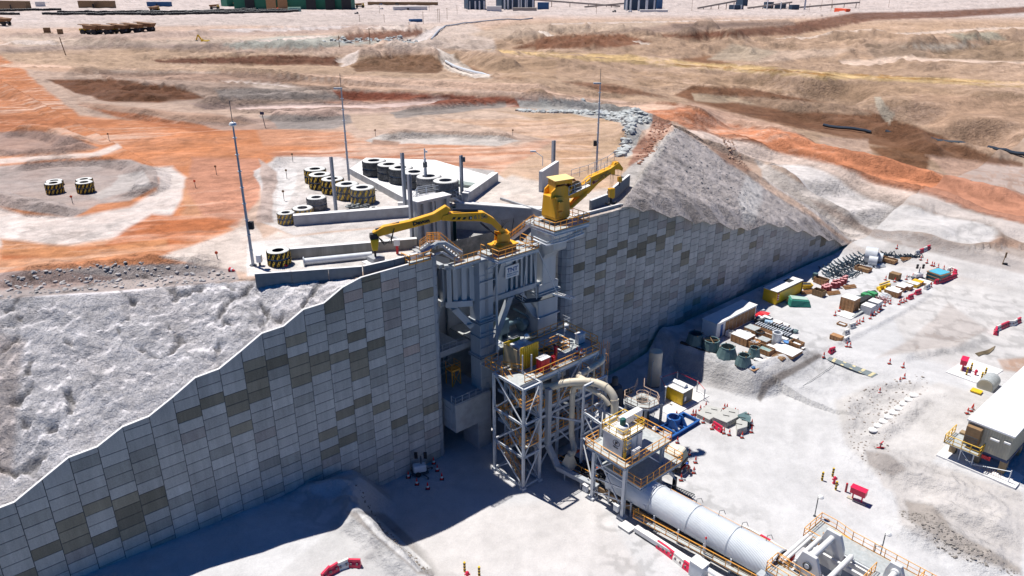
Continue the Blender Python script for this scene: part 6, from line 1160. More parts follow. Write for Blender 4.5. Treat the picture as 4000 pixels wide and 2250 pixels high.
TYM={k:tyre_meshes(*v)for k,v in{'s':(True,M_TYB),'b':(False,M_TY),'g':(False,M_TYG),'sg':(True,M_TYG)}.items()}
NM_={}
def tyre(p,kind,label,grp,sc=1.0,tilt=0.,r=None):
 e=empty('tyre_barrier',p,label,'tyre',grp,rz=random.random()*6);e.scale=(sc,sc,sc)
 tilt=tilt or random.uniform(-.025,.025)
 if tilt:e.rotation_euler=(tilt,0,e.rotation_euler[2])
 for n_,me in TYM[kind]:o=bpy.data.objects.new(n_,me);link(o);o.parent=e
 return e
STK=[(524,470,'s',2,.92),(565,520,'s',2,.92),(675,560,'s',2,.92),(800,610,'sg',2,.93),(935,645,'sg',2,.95)]
nm_=['farthest','second farthest','middle','second nearest','nearest']
for(x,y,k,n_,sc),q in zip(STK,nm_):
 p=pT(x,y,28.35)
 for j in range(n_):tyre((p.x,p.y,28.33+j*1.25*sc),k,'%s tyre of the %s stack in the yellow striped row'%('upper' if j else 'lower',q),'yellow striped tyres by the left dump bay',sc)
for(x,y,z),q in zip([(1035,405,29.33),(1165,440,29.33),(1265,470,29.33),(1385,510,29.33),(1510,550,29.33),(1655,590,29.33)],['farthest left','second from the left','third from the left','third from the right','second from the right','rightmost']):
 p=pT(x,y,z);kk='g' if y>520 else 'b'
 for j in range(2):tyre((p.x,p.y,z+j*1.2),kk,'%s big unpainted tyre of the %s stack on the raised pad'%('upper' if j else 'lower',q),'black tyre stacks on the raised pad',1.0)
for x,y,k,n_,sc,lb in[(270,825,'sg',2,.62,'dusty tyre of the small stack at the left end of the concrete kerb wall'),(410,745,'sg',1,.76,'low striped tyre lying alone left of the concrete kerb wall'),(535,705,'g',2,.74,'grey tyre of the stack between the striped rows and the kerb wall'),(207,1180,'s',2,.70,'striped tyre of the stack beside the long white pipe')]:
 p=pT(x,y,28.35)
 for j in range(n_):tyre((p.x,p.y,28.33+j*1.25*sc),k,(('upper ' if j else 'lower ')if n_>1 else '')+lb,None if n_==1 else 'tyre pairs near the left dump bay',sc)
for dx,dy,n_,lb in[(140,485,2,'striped tyre of the front left stack on the turning island'),(139,466,1,'white topped tyre behind the front left stack on the turning island'),(217,483,2,'striped tyre of the front right stack on the turning island'),(214,462,1,'white topped tyre behind the front right stack on the turning island')]:
 p=onD(dx,dy)
 for j in range(n_):tyre((p.x,p.y,p.z+j*.83),'s',(('upper ' if j else 'lower ')if n_>1 else '')+lb,'tyres on the turning island',.66)
p=pT(1025,712,28.35);tyre(p,'g','small white dusted tyre lying by the bin bags at the kerb wall',None,.33);p=pT(965,690,28.4);tyre(p,'g','small tyre leaning on the rubbish heap at the kerb wall',None,.3,.6)
hp=pT(900,700,28.3);b=MB()
for k in range(26):b.box(hp+V3((random.uniform(-1.8,1.2),random.uniform(-.7,.7),random.uniform(0.05,.5))),(random.uniform(.2,.9),random.uniform(.1,.5),random.uniform(.05,.4)),random.random()*3)
tag(b.build('rubbish_heap',mat('grey_rubbish',(.2,.22,.22),.8,var=.3,scale=3.)),'low heap of grey scrap beside the nearest striped tyre stack','rubbish',kind='stuff')
PG='grey steel column posts round the dump bays'
for x,y,h,wd,lb in[(700,755,8.4,.38,'tall grey steel post standing at the kerb wall, leftmost of the bay posts'),(1300,710,8.4,.42,'tall grey steel post in front of the middle black tyre stacks'),(1362,965,8.6,.42,'tall grey steel post just left of the ribbed steel wall'),(1795,632,7.0,.4,'tall grey steel post with a dark floodlight at the corner of the right hand ramp')]:
 p=pT(x,y,28.3);e=empty('steel_post',p,lb,'post',PG);mk('shaft',M_STEEL,lambda m:m.ibeam(p,p+V3((0,0,h)),wd,wd),e);mk('base_plate',M_DSTEEL,lambda m:m.box(p+V3((0,0,.03)),(.8,.8,.06),ROTZ),e)
 if x==1795:mk('floodlight',M_DSTEEL,lambda m:m.box(p+V3((.45,-.1,h-.6)),(.35,.4,.7)),e)
p=pT(1485,600,28.3);e=empty('camera_mast',p,'grey mast with dark box and small camera before the rightmost black tyres','mast');mk('shaft',M_LSTEEL,lambda m:(m.ibeam(p,p+V3((0,0,4.6)),.34,.34),m.tube([p+V3((0,0,4.6)),p+V3((0,0,7.6))],.1,8)),e);mk('dark_box',M_DSTEEL,lambda m:m.lathe(p+V3((0,0,4.7)),[(.34,0),(.34,.75),(.2,.85)],12),e);mk('camera',M_WHITE,lambda m:(m.box(p+V3((.25,0,7.1)),(.4,.2,.3)),m.lathe(p+V3((0,0,5.6)),[(.2,0),(.2,.5)],8)),e)
p=sD(1391,460,28.3);p=at(2160,690,28.3);e=empty('steel_post',p,'tall grey steel post behind the open steel door by the yellow crane','post',PG);mk('shaft',M_STEEL,lambda m:m.ibeam(p,p+V3((0,0,6.2)),.5,.5),e);mk('base_plate',M_DSTEEL,lambda m:m.box(p+V3((0,0,.03)),(.9,.9,.06)),e)
e=empty('steel_screen',L(18,-6,28),'upright steel screen with white dusty top and a small lamp behind the yellow crane','screen');sc0,sc1=at(2118,745,28.6),at(2182,700,28.6)
mk('screen',M_STEEL,lambda m:m.prism([q[:2]for q in strip(sc0,sc1,.6)],28.3,31.6),e);mk('dusty_top',M_DUST,lambda m:m.prism([q[:2]for q in strip(sc0,sc1,.6)],31.6,31.7),e);mk('lamp_arm',M_LSTEEL,lambda m:m.tube([sc0+V3((0,0,4)),sc0+V3((0,0,5.4)),sc0+V3((-1.2,.2,6.2))],.06,6),e);mk('lamp_head',M_LSTEEL,lambda m:m.box(sc0+V3((-1.5,.2,6.25)),(.9,.4,.2)),e)
e=empty('footbridge',L(10.5,-15,28),'pale railed footbridge with stairs below the rightmost black tyres','stairs');t_,r_=MB(),MB();q0,q1,q2,q3=pT(1330,690,28.6),pT(1400,600,30.2),pT(1640,560,30.2),pT(1790,640,28.6)
stair(t_,r_,q0,q1,1.0,7,h=1.2);t_.prism([q[:2]for q in strip(q1,q2,1.0)],30.1,30.2);rail(r_,[q1,q2],h=1.2,r=.05);rail(r_,[q+V3((0,1,0))for q in(q1,q2)],h=1.2,r=.05);stair(t_,r_,q3,q2,1.0,7,h=1.2);t_.build('steps',M_DUST,e);r_.build('handrail',M_LSTEEL,e)
e=empty('valve_box',pT(1260,695,28.3),'small white box at the foot of the tall post by the kerb wall','box');p=pT(1260,695,28.3);mk('body',M_WHITE,lambda m:m.box(p+V3((0,0,.4)),(.7,.7,.8)),e,bevel=.03);mk('lid',M_DUST,lambda m:m.box(p+V3((0,0,.83)),(.76,.76,.06)),e)
gb=empty('steel_beams',pT(1700,470,29.3),'bundle of long pale green steel beams lying behind the black tyres','beams')
for o_ in(0,.7,1.4):mk('beam',mat('pale_green_steel',(.36,.42,.38),.6)if o_==0 else bpy.data.materials['pale_green_steel'],lambda m:m.ibeam(pT(1620,450,29.6)+V3((0,-o_,0)),pT(1950,500,29.6)+V3((0,-o_,0)),.45,.5),gb)
for x,y,yt,h,lb in[(637,668,320,17.0,'tallest lighting mast, standing at the left edge of the pad with a lightning rod'),(879,463,222,15.5,'lighting mast rising behind the striped tyre row'),(1500,432,200,15.2,'lighting mast behind the yellow crane jib with a dark siren')]:
 p=sD(x,y,28.3);e=empty('light_mast',p,lb,'lamp post','tall lighting masts on the tip pad')
 mk('shaft',M_STEEL,lambda m:m.tube([p,p+V3((0,0,h*.5)),p+V3((0,0,h))],[.2,.15,.09],8),e)
 mk('lightning_rod',M_DSTEEL,lambda m:m.tube([p+V3((0,0,h)),p+V3((0,0,h+2.2))],.04,5),e)
 mk('lamp_ring',M_WHITE if x==637 else M_STEEL,lambda m:(m.lathe(p+V3((0,0,h-.5)),[(.35,0),(.42,.1),(.34,.32),(.08,.42)],16)if x==637 else m.box(p+V3((-.5,0,h-.1)),(1.3,.5,.22))),e)
 mk('shaft_clamps',M_LSTEEL,lambda m:[m.lathe(p+V3((0,0,h*k/9)),[(.24,0),(.24,.1)],8)for k in range(1,9)],e)
 if x!=879:mk('siren_box',M_BLACK,lambda m:m.box(p+V3((.45 if x==637 else-.45,0,5.0)),(.5,.5,.9)),e)
 mk('base_flange',M_DSTEEL,lambda m:m.lathe(p,[(.42,0),(.42,.1)],12),e)
p=sD(648,668,28.3);e=empty('control_box',p,'white box on a short leg beside the tallest lighting mast','box');mk('body',M_WHITE,lambda m:m.box(p+V3((.3,0,.9)),(.6,.5,.9)),e,bevel=.03);mk('leg',M_DSTEEL,lambda m:m.box(p+V3((.3,0,.22)),(.2,.2,.45)),e)
p=pT(1232,1095,28.3);e=empty('control_box',p,'white box on a red post between the breaker hammer and the crossover stairs','box');mk('body',M_WHITE,lambda m:m.box(p+V3((0,0,1.5)),(.7,.5,.8)),e,bevel=.03);mk('leg',M_RED,lambda m:m.box(p+V3((0,0,.55)),(.3,.25,1.1)),e)
hb=L(-5.25,-4.25,28.3);e=empty('rest_block',hb,'dark concrete block under the hammer of the rock breaker','block');mk('block',M_CONC,lambda m:m.lbox(-6.0,-4.4,-5.0,-3.5,28.2,29.05),e,bevel=.04);mk('plinth',M_DUST,lambda m:m.lbox(-6.6,-4.0,-5.3,-2.9,28.2,28.42),e)
e=empty('fallen_pipe',pT(700,1120,28.3),'long white pipe lying across the dusty pad between the striped tyre and the hammer block','pipe');mk('pipe',M_LSTEEL,lambda m:m.tube([pT(415,1165,28.75),pT(1010,1105,28.75)],.42,14),e,smooth=True);mk('end_flange',M_STEEL,lambda m:m.tube([pT(412,1165,28.75),pT(420,1164,28.75)],.6,14),e)
e=empty('orange_landing',L(-2.4,-.5,28.6),'small orange railed landing with dusty ducts at the tip of the left wall','platform');r_=MB();rail(r_,[L(-3.3,.1,28.6),L(-.3,.1,28.6),L(.4,-.6,28.6)],post=.9,r=.055,h=1.15);rail(r_,[L(-3.3,.1,28.6),L(-3.3,-1.6,28.6)],post=.9,r=.055,h=1.15);r_.build('handrail',M_ORAIL,e);mk('deck',M_GRATE,lambda m:m.lbox(-3.3,.4,-1.6,.1,28.85,28.93),e);mk('cable_duct',M_STEEL,lambda m:(m.tube([L(-1.6,-.6,29.2),L(.3,-.9,29.6),L(1.6,-1.2,29.9),L(2.6,-1.0,29.8),L(4.6,-.3,28.2)],.28,8),m.tube([L(.6,-.2,29.0),L(1.8,-.4,28.9),L(4.8,.2,26.6)],.16,8)),e);mk('white_box',M_WHITE,lambda m:m.lbox(-2.6,-1.6,-1.2,-.5,28.95,29.6),e)
def marker(p,label,h=1.1,m_=None,grp=None):
 e=empty('edge_marker',p,label,'marker post',grp);mk('stake',M_DSTEEL,lambda m:m.tube([p-V3((0,0,.2)),p+V3((0,0,h))],.05,5),e);mk('reflector',m_ or M_ORANGE,lambda m:m.lathe(p+V3((0,-.05,h)),[(.2,-.04),(.2,.04)],8,'X',1.57),e);return e
for x,y,lb in[(125,685,'orange reflector stake, farthest left along the berm above the slope'),(343,672,'orange reflector stake, second from the left along the berm above the slope'),(548,657,'orange reflector stake on the berm, third from the left'),(765*0+490,662,'orange reflector stake at the right end of the berm')][:3]+[(215*0+183,482+30,'orange tipped stake in front of the island tyres'),(492,482-10,'red tipped stake at the edge of the pale turning loop')]:
 marker(onD(x,y),lb)
for x,y,lb in[(545,440,'thin marker stake at the top of the turning island'),(275,355,'thin marker stake left of the orange crossroads'),(715,505,'thin blue stake at the left edge of the tyre pad, nearer one'),(722,450,'thin stake at the left edge of the tyre pad, middle one'),(737,408,'thin stake at the left edge of the tyre pad, farther one'),(945,345,'thin stake at the left tip of the pale island'),(1290,345,'thin stake at the right end of the pale island')]:marker(onD(x,y),lb,1.5,M_BROWN)
for x,y,lb in[(578,682,'toppled red and white cone between the berm and the tallest lighting mast'),(710,670,'toppled red cone near the kerb panels')]:
 p=onD(x,y);e=empty('fallen_cone',p,lb,'cone');mk('cone_body',M_RED,lambda m:m.tube([p+V3((0,0,.2)),p+V3((.7,-.2,.15))],[.3,.06],10),e);mk('white_band',M_WHITE,lambda m:m.tube([p+V3((.25,-.07,.18)),p+V3((.4,-.11,.17))],[.24,.18],10),e)
p=onD(1000*0+790,300);
for x,y,lb in[(668,322,'dark sign on a stake standing on the berm at the left of the masts')]:
 p=onD(x,y);e=empty('small_sign',p,lb,'sign');mk('stake',M_DSTEEL,lambda m:m.tube([p,p+V3((-.4,0,3.2))],.08,5),e);mk('plate',M_DBLUE,lambda m:m.box(p+V3((-.4,0,3.3)),(.9,.1,.6)),e)
def rock(m,p,r,sq=.7):
 bm=bmesh.new();bmesh.ops.create_icosphere(bm,subdivisions=1,radius=r);sd0=random.random()*100
 n_=len(m.v)
 for v in bm.verts:f=.72+.55*mnoise.noise(v.co*(1.1/r)+V3((sd0,0,0)));m.v.append((p[0]+v.co.x*f*1.1,p[1]+v.co.y*f,p[2]+v.co.z*f*sq))
 for f in bm.faces:m.f.append(tuple(n_+v.index for v in f.verts));m.mi.append(m.cur)
 bm.free()
M_ROCK=mat('pale_rock',(.42,.44,.43),.9,var=.3,scale=.8,dirt=(.3,.27,.24),dirtamt=.5)
rr_=random.Random(5)
def scatter(name,mat_,label,poly,n_,r0,r1,up=True,z0=None,cat='rocks'):
 m=MB();xs=[p[0]for p in poly];ys=[p[1]for p in poly];c=0
 pa=np.array(poly);PX,PY,RRR=[],[],[]
 while c<n_:
  x,y=rr_.uniform(min(xs),max(xs)),rr_.uniform(min(ys),max(ys))
  if not inpoly(np.array([x]),np.array([y]),poly)[0]:continue
  p=sD(x,y,z0 if z0 is not None else(28.8 if up else 1.));PX.append(p.x);PY.append(p.y);c+=1
 ax_,ay_=np.array(PX),np.array(PY);s_=(ax_-WO[0])*UD[0]+(ay_-WO[1])*UD[1];w__=(ax_-WO[0])*ND[0]+(ay_-WO[1])*ND[1]
 zz=(upper_z if up else lower_z)(ax_,ay_,s_,w__)
 for x,y,z in zip(PX,PY,zz):r=r0+(r1-r0)*rr_.random()**2.5;rock(m,(x,y,z+r*.2),r)
 o=m.build(name,mat_);tag(o,label,cat,kind='stuff');return o
scatter('boulder_riprap',M_ROCK,'band of pale blasted rocks along the far crest of the tip pad',[(1300,252),(1370,248),(1500,255),(1620,272),(1645,300),(1600,320),(1590,345),(1570,385),(1545,390),(1575,330),(1555,305),(1480,285),(1400,278),(1310,270)],950,.25,1.3)
scatter('reddish_rubble',mat('reddish_rock',(.30,.15,.10),.9,var=.3),'reddish rubble on the right shoulder of the crest',[(1650,285),(1690,305),(1670,345),(1610,410),(1595,400),(1630,345)],260,.15,.5)
scatter('reddish_rubble',mat('tan_rock',(.36,.24,.18),.9,var=.3),'tan rubble lying along the back edge of the grey flank',[(1800,375),(1850,395),(1892,428),(1880,440),(1830,415)],200,.2,.6,z0=12)
scatter('slope_stones',mat('grey_stone',(.40,.38,.37),.9,var=.3),'loose dark stones on the berm above the left slope',[(0,700),(300,675),(560,672),(590,690),(400,712),(150,725),(0,740)],420,.08,.4)
scatter('blast_rock',M_ROCK,'pale blasted rock heap beside the far excavator',[(700,118),(830,105),(1000,98),(1080,100),(1060,112),(840,118),(720,126)],500,.6,2.6,z0=17)
scatter('trench_stones',mat('dark_stone',(.24,.22,.2),.9,var=.3),'dark broken stones along the trench bank at the bottom right',[(2260,1270),(2330,1280),(2420,1350),(2576,1430),(2576,1449),(2400,1390),(2290,1320)],420,.05,.24,up=False)
scatter('bench_stones',mat('mixed_stone',(.22,.19,.16),.9,var=.3),'small stones on the bank at the bottom left of the pad',[(895,1280),(930,1290),(1010,1360),(1110,1440),(1090,1449),(980,1370)],160,.06,.2,up=False)
scatter('pad_rubble',mat('beige_stone',(.33,.29,.26),.9,var=.3),'loose stones on the broken ground right of the concrete road',[(2120,1000),(2320,965),(2330,1000),(2240,1090),(2230,1200),(2130,1120)],320,.06,.25,up=False)
scatter('flank_stones',mat('flank_stone',(.26,.25,.25),.9,var=.3),'small dark stones strewn over the grey flank of the fill',[(1600,500),(1690,350),(1840,460),(1960,560),(1800,560),(1650,520)],420,.08,.3,z0=18.)
bb=onD(1610-5,288);b=MB();rock(b,bb+V3((0,0,1.)),2.3,.8);tag(b.build('boulder',M_ROCK),'largest angular grey boulder at the right end of the crest rocks','boulder')
bb=onD(1437+60*0+30,258);b=MB();rock(b,bb+V3((0,0,.6)),1.6,.8);tag(b.build('boulder',M_ROCK),'big rounded boulder among the crest rocks left of the lighting mast','boulder')
bb=onD(1515,295);b=MB();b.bar(onD(1505,283)+V3((0,0,.3)),onD(1532,296)+V3((0,0,.3)),.5,.35);tag(b.build('timber_beam',M_STEEL),'long grey beam lying below the crest rocks','beam')
def gl(p):return zlo(p)
def onS(x,y):return on(2550+x/2.415,950+y/2.415,False,3.)
def onY(x,y):return on(2950+x/2.0705,900+y/2.0705,False,3.)
def onR(x,y):return on(3100+x/1.7044,1400+y/1.7044,False,1.)
def onF(x,y):return on(2480+x/3.623,1500+y/3.623,False,0.)
ORD=['nearest','second nearest','third nearest','fourth nearest','fifth nearest','sixth nearest','seventh nearest','eighth nearest','ninth nearest','tenth nearest','eleventh nearest','twelfth nearest','thirteenth nearest','fourteenth nearest','fifteenth nearest']
def ctr(name,label,p1,p2,depth,h,body,roof,extras=None,cat='container'):
 p1,p2=V3(p1),V3(p2);p2 .z=p1 .z=min(p1 .z,p2 .z);d=(p2-p1);ln=d.length;d.normalize();nn=V3((-d.y,d.x,0))
 e=empty(name,(p1+p2)/2+nn*depth/2,label,cat);Q=lambda a,b_,z_:p1+d*a+nn*b_+V3((0,0,z_))
 def shell(m):
  m.hexa([Q(0,0,.12),Q(ln,0,.12),Q(ln,depth,.12),Q(0,depth,.12),Q(0,0,h),Q(ln,0,h),Q(ln,depth,h),Q(0,depth,h)])
  k=0.15
  while k<ln:m.bar(Q(k,depth+.02,.2),Q(k,depth+.02,h-.1),.1,.05);k+=.4
 mk('shell',body,shell,e,bevel=.03)
 mk('roof',roof,lambda m:m.hexa([Q(-.1,-.12,h),Q(ln+.1,-.12,h),Q(ln+.1,depth+.1,h),Q(-.1,depth+.1,h),Q(-.1,-.12,h+.09),Q(ln+.1,-.12,h+.09),Q(ln+.1,depth+.1,h+.09),Q(-.1,depth+.1,h+.09)]),e)
 if extras:extras(e,Q,ln)
 return e
def ex_white(e,Q,ln):
 n_=8
 for k in range(n_):
  a=2.6+(ln-2.8)*k/n_;mk('side_panel',M_WOOD,lambda m:m.slab([Q(a,-.04,.3),Q(a+(ln-2.8)/n_-.12,-.04,.3),Q(a+(ln-2.8)/n_-.12,-.04,2.6),Q(a,-.04,2.6)],.05,Q(0,1,0)-Q(0,0,0)),e)
 mk('door',M_BLUE,lambda m:m.slab([Q(1.2,-.04,.2),Q(1.9,-.04,.2),Q(1.9,-.04,2.4),Q(1.2,-.04,2.4)],.05,Q(0,1,0)-Q(0,0,0)),e)
ctr('site_container','long white container with brown side panels and a blue door along the yard bank',onS(590,912),onS(962,722),2.9,2.9,M_WHITE,M_DUST,ex_white)
def ex_yel(e,Q,ln):
 mk('frame',M_BROWN,lambda m:(m.bar(Q(0,-.06,2.5),Q(ln,-.06,2.5),.12,.2),m.bar(Q(0,-.06,.2),Q(ln,-.06,.2),.12,.15),m.bar(Q(ln,-.06,0),Q(ln,-.06,2.6),.18)),e)
 mk('safety_notice',M_RED,lambda m:m.slab([Q(.25,-.05,.9),Q(.85,-.05,.9),Q(.85,-.05,2.3),Q(.25,-.05,2.3)],.03,Q(0,1,0)-Q(0,0,0)),e);mk('notice_text',M_WHITE,lambda m:[m.slab([Q(.32,-.08,1.0+.42*k),Q(.78,-.08,1.+.42*k),Q(.78,-.08,1.2+.42*k),Q(.32,-.08,1.2+.42*k)],.02,Q(0,1,0)-Q(0,0,0))for k in range(3)],e)
 mk('roof_hatch',M_DARK,lambda m:m.hexa([Q(ln-3.4,.9,2.8),Q(ln-1.6,.9,2.8),Q(ln-1.6,2.2,2.8),Q(ln-3.4,2.2,2.8),Q(ln-3.4,.9,2.84),Q(ln-1.6,.9,2.84),Q(ln-1.6,2.2,2.84),Q(ln-3.4,2.2,2.84)]),e)
ctr('site_container','bright yellow container with a red notice and dusty roof under the long wall',onS(1155,588),onS(1395,470),2.8,2.7,M_YEL2,M_DUST,ex_yel)
M_TEAL=mat('teal_grey_casting',(.10,.17,.18),.6,.2,var=.15,scale=1.,dirt=(.35,.38,.36),dirtamt=.4)
def coneliner(p,r0,r1,h,lb):
 e=empty('liner_cone',p,lb,'casting','open top liner cones on timber bearers');b=MB();b.lathe(p+V3((0,0,.18)),[(r0,0),(r0,.12),(r1,h-.1),(r1+.06,h-.06),(r1+.06,h),(r1-.12,h),(r0-.16,.1)],12,closed=True);b.build('shell',M_TEAL,e)
 mk('pallet',M_WOOD,lambda m:[m.box(p+V3((0,o_,.09)),(r0*2.3,.3,.18),-.6)for o_ in(-r0*.7,0,r0*.7)],e)
 mk('lifting_lugs',M_BROWN,lambda m:[m.box(p+V3((r1*math.cos(a),r1*math.sin(a),h+.2)),(.15,.15,.25),a)for a in(0,1.57,3.14,4.71)],e)
for x,y,r0,r1,h,lb in[(395,955,1.55,1.15,1.9,'liner cone lying in the wall shadow, farthest left of the row'),(545,1015,1.5,1.25,1.9,'lighter liner cone with a cross brace, second from the left'),(695,1082,1.75,1.15,1.9,'dark liner cone in the middle of the row'),(850,1152,1.35,.9,1.7,'dark liner cone at the near right end of the row'),(950,1070,1.05,.78,1.5,'smallest liner cone beside the open crate of hoses')]:coneliner(onS(x,y),r0,r1,h,lb)
p=onS(545,1015);tag(mk('cross_brace',M_BROWN,lambda m:(m.bar(p+V3((-1.1,0,1.95)),p+V3((1.1,0,1.95)),.08),m.bar(p+V3((0,-1.1,1.97)),p+V3((0,1.1,1.97)),.08)),None),'thin brown cross bars resting on the rim of the lighter liner cone','brace')
p=onS(1160,955);e=empty('cylinder_casting',p,'pale hollow cylinder standing between the crates','casting');b=MB();b.lathe(p,[(.72,0),(.76,.2),(.78,2.1),(.84,2.15),(.84,2.25),(.6,2.25),(.56,.1)],20,closed=True);b.build('shell',M_LSTEEL,e,smooth=True)
e_=on(2560+10,1340,False,0.)
tag(mk('timber_bearer',mat('dark_timber',(.05,.04,.035),.9),lambda m:m.bar(onS(262,940)+V3((0,0,.15)),onS(600,1068)+V3((0,0,.15)),.5,.3),None),'long dark beam along the edge of the yard under the liner cones','beam')
def crate(p,lx,ly,h,lb,body=M_WOOD,top=M_DUST,open_=False,rz=None,grp='wooden crates in the yard',name='wooden_crate',fill=None):
 rz=ROTZ-math.pi/2 if rz is None else rz;e=empty(name,p,lb,'crate',grp,rz=rz);c,s_=math.cos(rz),math.sin(rz)
 X,Y_=V3((c,s_,0)),V3((-s_,c,0));Q=lambda a,b_,z_:p+X*a+Y_*b_+V3((0,0,z_))
 def sides(m):
  for a in(-1,1):
   m.hexa([Q(-lx/2,a*(ly/2),.1),Q(lx/2,a*(ly/2),.1),Q(lx/2,a*(ly/2-.07),.1),Q(-lx/2,a*(ly/2-.07),.1)]+[Q(-lx/2,a*(ly/2),h),Q(lx/2,a*(ly/2),h),Q(lx/2,a*(ly/2-.07),h),Q(-lx/2,a*(ly/2-.07),h)])
   m.hexa([Q(a*(lx/2-.01),-ly/2+.08,.1),Q(a*(lx/2-.01),ly/2-.08,.1),Q(a*(lx/2-.08),ly/2-.08,.1),Q(a*(lx/2-.08),-ly/2+.08,.1)]+[Q(a*(lx/2-.01),-ly/2+.08,h),Q(a*(lx/2-.01),ly/2-.08,h),Q(a*(lx/2-.08),ly/2-.08,h),Q(a*(lx/2-.08),-ly/2+.08,h)])
   k=-lx/2+.1
   while k<lx/2:m.bar(Q(k,a*(ly/2+.03),.1),Q(k,a*(ly/2+.03),h),.1,.05);k+=max(.5,lx/4)
 mk('sides',body,sides,e)
 zt=h if not open_ else.35*h
 mk('lid' if not open_ else 'contents',top,lambda m:m.hexa([Q(-lx/2-(0 if open_ else.06)+.09*open_,-ly/2+.09*open_,zt),Q(lx/2-.09*open_,-ly/2+.09*open_,zt),Q(lx/2-.09*open_,ly/2-.09*open_,zt),Q(-lx/2+.09*open_,ly/2-.09*open_,zt)]+[Q(-lx/2+.09*open_,-ly/2+.09*open_,zt+.06),Q(lx/2-.09*open_,-ly/2+.09*open_,zt+.06),Q(lx/2-.09*open_,ly/2-.09*open_,zt+.06),Q(-lx/2+.09*open_,ly/2-.09*open_,zt+.06)]),e)
 mk('skids',M_WOOD,lambda m:[m.bar(Q(-lx/2,b_,.05),Q(lx/2,b_,.05),.12,.1)for b_ in(-ly/3,ly/3)],e)
 if fill:mk('stowed_parts',fill,lambda m:[m.tube([Q(-lx*.38,b_,zt+.16+.05*abs(b_)),Q(lx*.4,b_*.8,zt+.22)],.09,6)for b_ in np.linspace(-ly*.35,ly*.35,7)],e)
 return e
M_TEALH=mat('pale_teal_hose',(.22,.34,.33),.6)
crate(onS(845,930),3.0,2.6,1.35,'large flat topped crate nearest the white container');crate(onS(935,845),2.1,1.9,1.0,'dust covered crate touching the row of black idlers',top=M_GRATE);crate(onS(1040,870),4.8,1.4,1.0,'long open crate full of dust beside the pale cylinder',open_=True)
crate(onS(1055,1030),2.6,1.9,.9,'open crate of pale teal hoses beside the smallest cone',open_=True,fill=M_TEALH);crate(onS(1250,1030),4.2,3.2,.55,'widest flat crate with a white top in the near corner of the yard');crate(onS(1350,985),2.0,1.6,1.1,'open crate of machine parts at the right corner of the near stacks',open_=True,fill=M_LSTEEL)
crate(onS(1045,945),1.8,1.6,.8,'small crate with scrap on top behind the round drum crate',top=M_GRATE);crate(onS(725,880),1.2,1.0,1.0,'small white bin against the brown sided container',body=M_WHITE,top=M_DARK,open_=True,name='waste_bin',grp=None);crate(onS(1170,780),1.5,1.2,.8,'small crate behind the double row of black idlers');crate(onS(1185,1090),1.9,1.1,.4,'low pallet of rusty parts by the near bank',open_=True,fill=M_BROWN)
crate(onY(755,640),2.6,2.4,2.5,'tall brown crate, biggest in the outer row',top=M_DUST);crate(onY(655,885),1.9,1.2,.8,'lone brown crate beside the white barriers',top=M_WOOD);crate(onY(1110,525),2.6,1.8,1.1,'brown crate between the stacked sheets and the yellow machine');crate(onY(1175,485),1.6,1.3,.9,'small orange brown crate behind the brown crate');crate(onY(1130,490),1.8,1.1,.6,'low crate behind the yellow machine',top=M_DUST)
crate(onY(1215,470),2.2,1.6,.8,'rounded bundle crate left of the flat rolls',top=M_DUST);crate(onY(1275,450),2.0,1.6,.7,'yellowish crate in the far outer row',body=M_YEL2);crate(onY(1310,435),1.8,1.5,.7,'brown crate next to the dusty roll in the outer row',top=M_YEL);crate(onY(1360,430),2.4,1.9,.5,'flat wide roll on a pallet at the end of the outer row')
crate(onY(700,765),1.5,1.1,.35,'lone pallet of sheets lying on the open ground',top=M_LSTEEL,open_=True);crate(onY(1125,395),1.9,1.5,1.3,'dark brown steel crate standing apart with two cones',body=M_BROWN,top=M_BROWN);crate(onY(512,525),2.1,1.5,1.2,'open frame crate of black rollers by the green tarp',body=M_BROWN,top=M_DARK,open_=True,fill=M_DSTEEL)
crate(onY(530,430),2.6,1.5,1.2,'crate of dark pipes at the start of the idler rows',body=M_WOOD,top=M_DARK,open_=True,fill=M_BLACK);crate(onY(480,400),.8,.8,1.4,'small teal cabinet in front of the dark pipe crate',body=M_TEAL,top=M_TEAL);crate(onY(870,325),3.0,1.8,.8,'crate of bent scrap frames in front of the pale rings',top=M_DARK,open_=True,fill=M_BROWN);crate(onY(1080,255),3.0,1.8,.8,'open crate right of the pale rings',top=M_DARK,open_=True,fill=M_BROWN)
p=onS(950,975);e=empty('drum_crate',p,'round brown drum with scrap inside next to the large flat crate','drum');b=MB();b.lathe(p,[(1.0,0),(1.02,1.1),(.92,1.1),(.9,.9),(.01,.9)],20);b.build('shell',M_WOOD,e);mk('scrap',M_LSTEEL,lambda m:[m.box(p+V3((random.uniform(-.5,.5),random.uniform(-.5,.5),1.)),(.5,.15,.12),random.random()*3)for _ in range(8)],e)
for x,y,lb in[(1005,890,'black rubber ring lying on a crate near the pale cylinder'),(880,870,'flat pale ring lying beside the large flat crate')]:
 p=onS(x,y)+V3((0,0,.9 if x>900 else.3));b=MB();b.lathe(p,[(.55,0),(.8,.05),(.8,.25),(.55,.3)],20,closed=True);tag(b.build('rubber_ring',M_BLACK if x>900 else M_LSTEEL),lb,'ring')
def idler(p,lb,sc=1.,rz=0.):
 e=empty('idler_frame',p,lb,'idler','black idler frames stacked in the yard',rz=rz);e.scale=(sc,)*3;return e
idm=MB();idm.hexa([(-.5,-.2,0),(.5,-.2,0),(.5,.2,0),(-.5,.2,0),(-.7,-.1,.75),(.7,-.1,.75),(.7,.1,.75),(-.7,.1,.75)]);ip=bpy.data.meshes.new('frame');ip.from_pydata(idm.v,[],idm.f);ip.materials.append(M_DSTEEL)
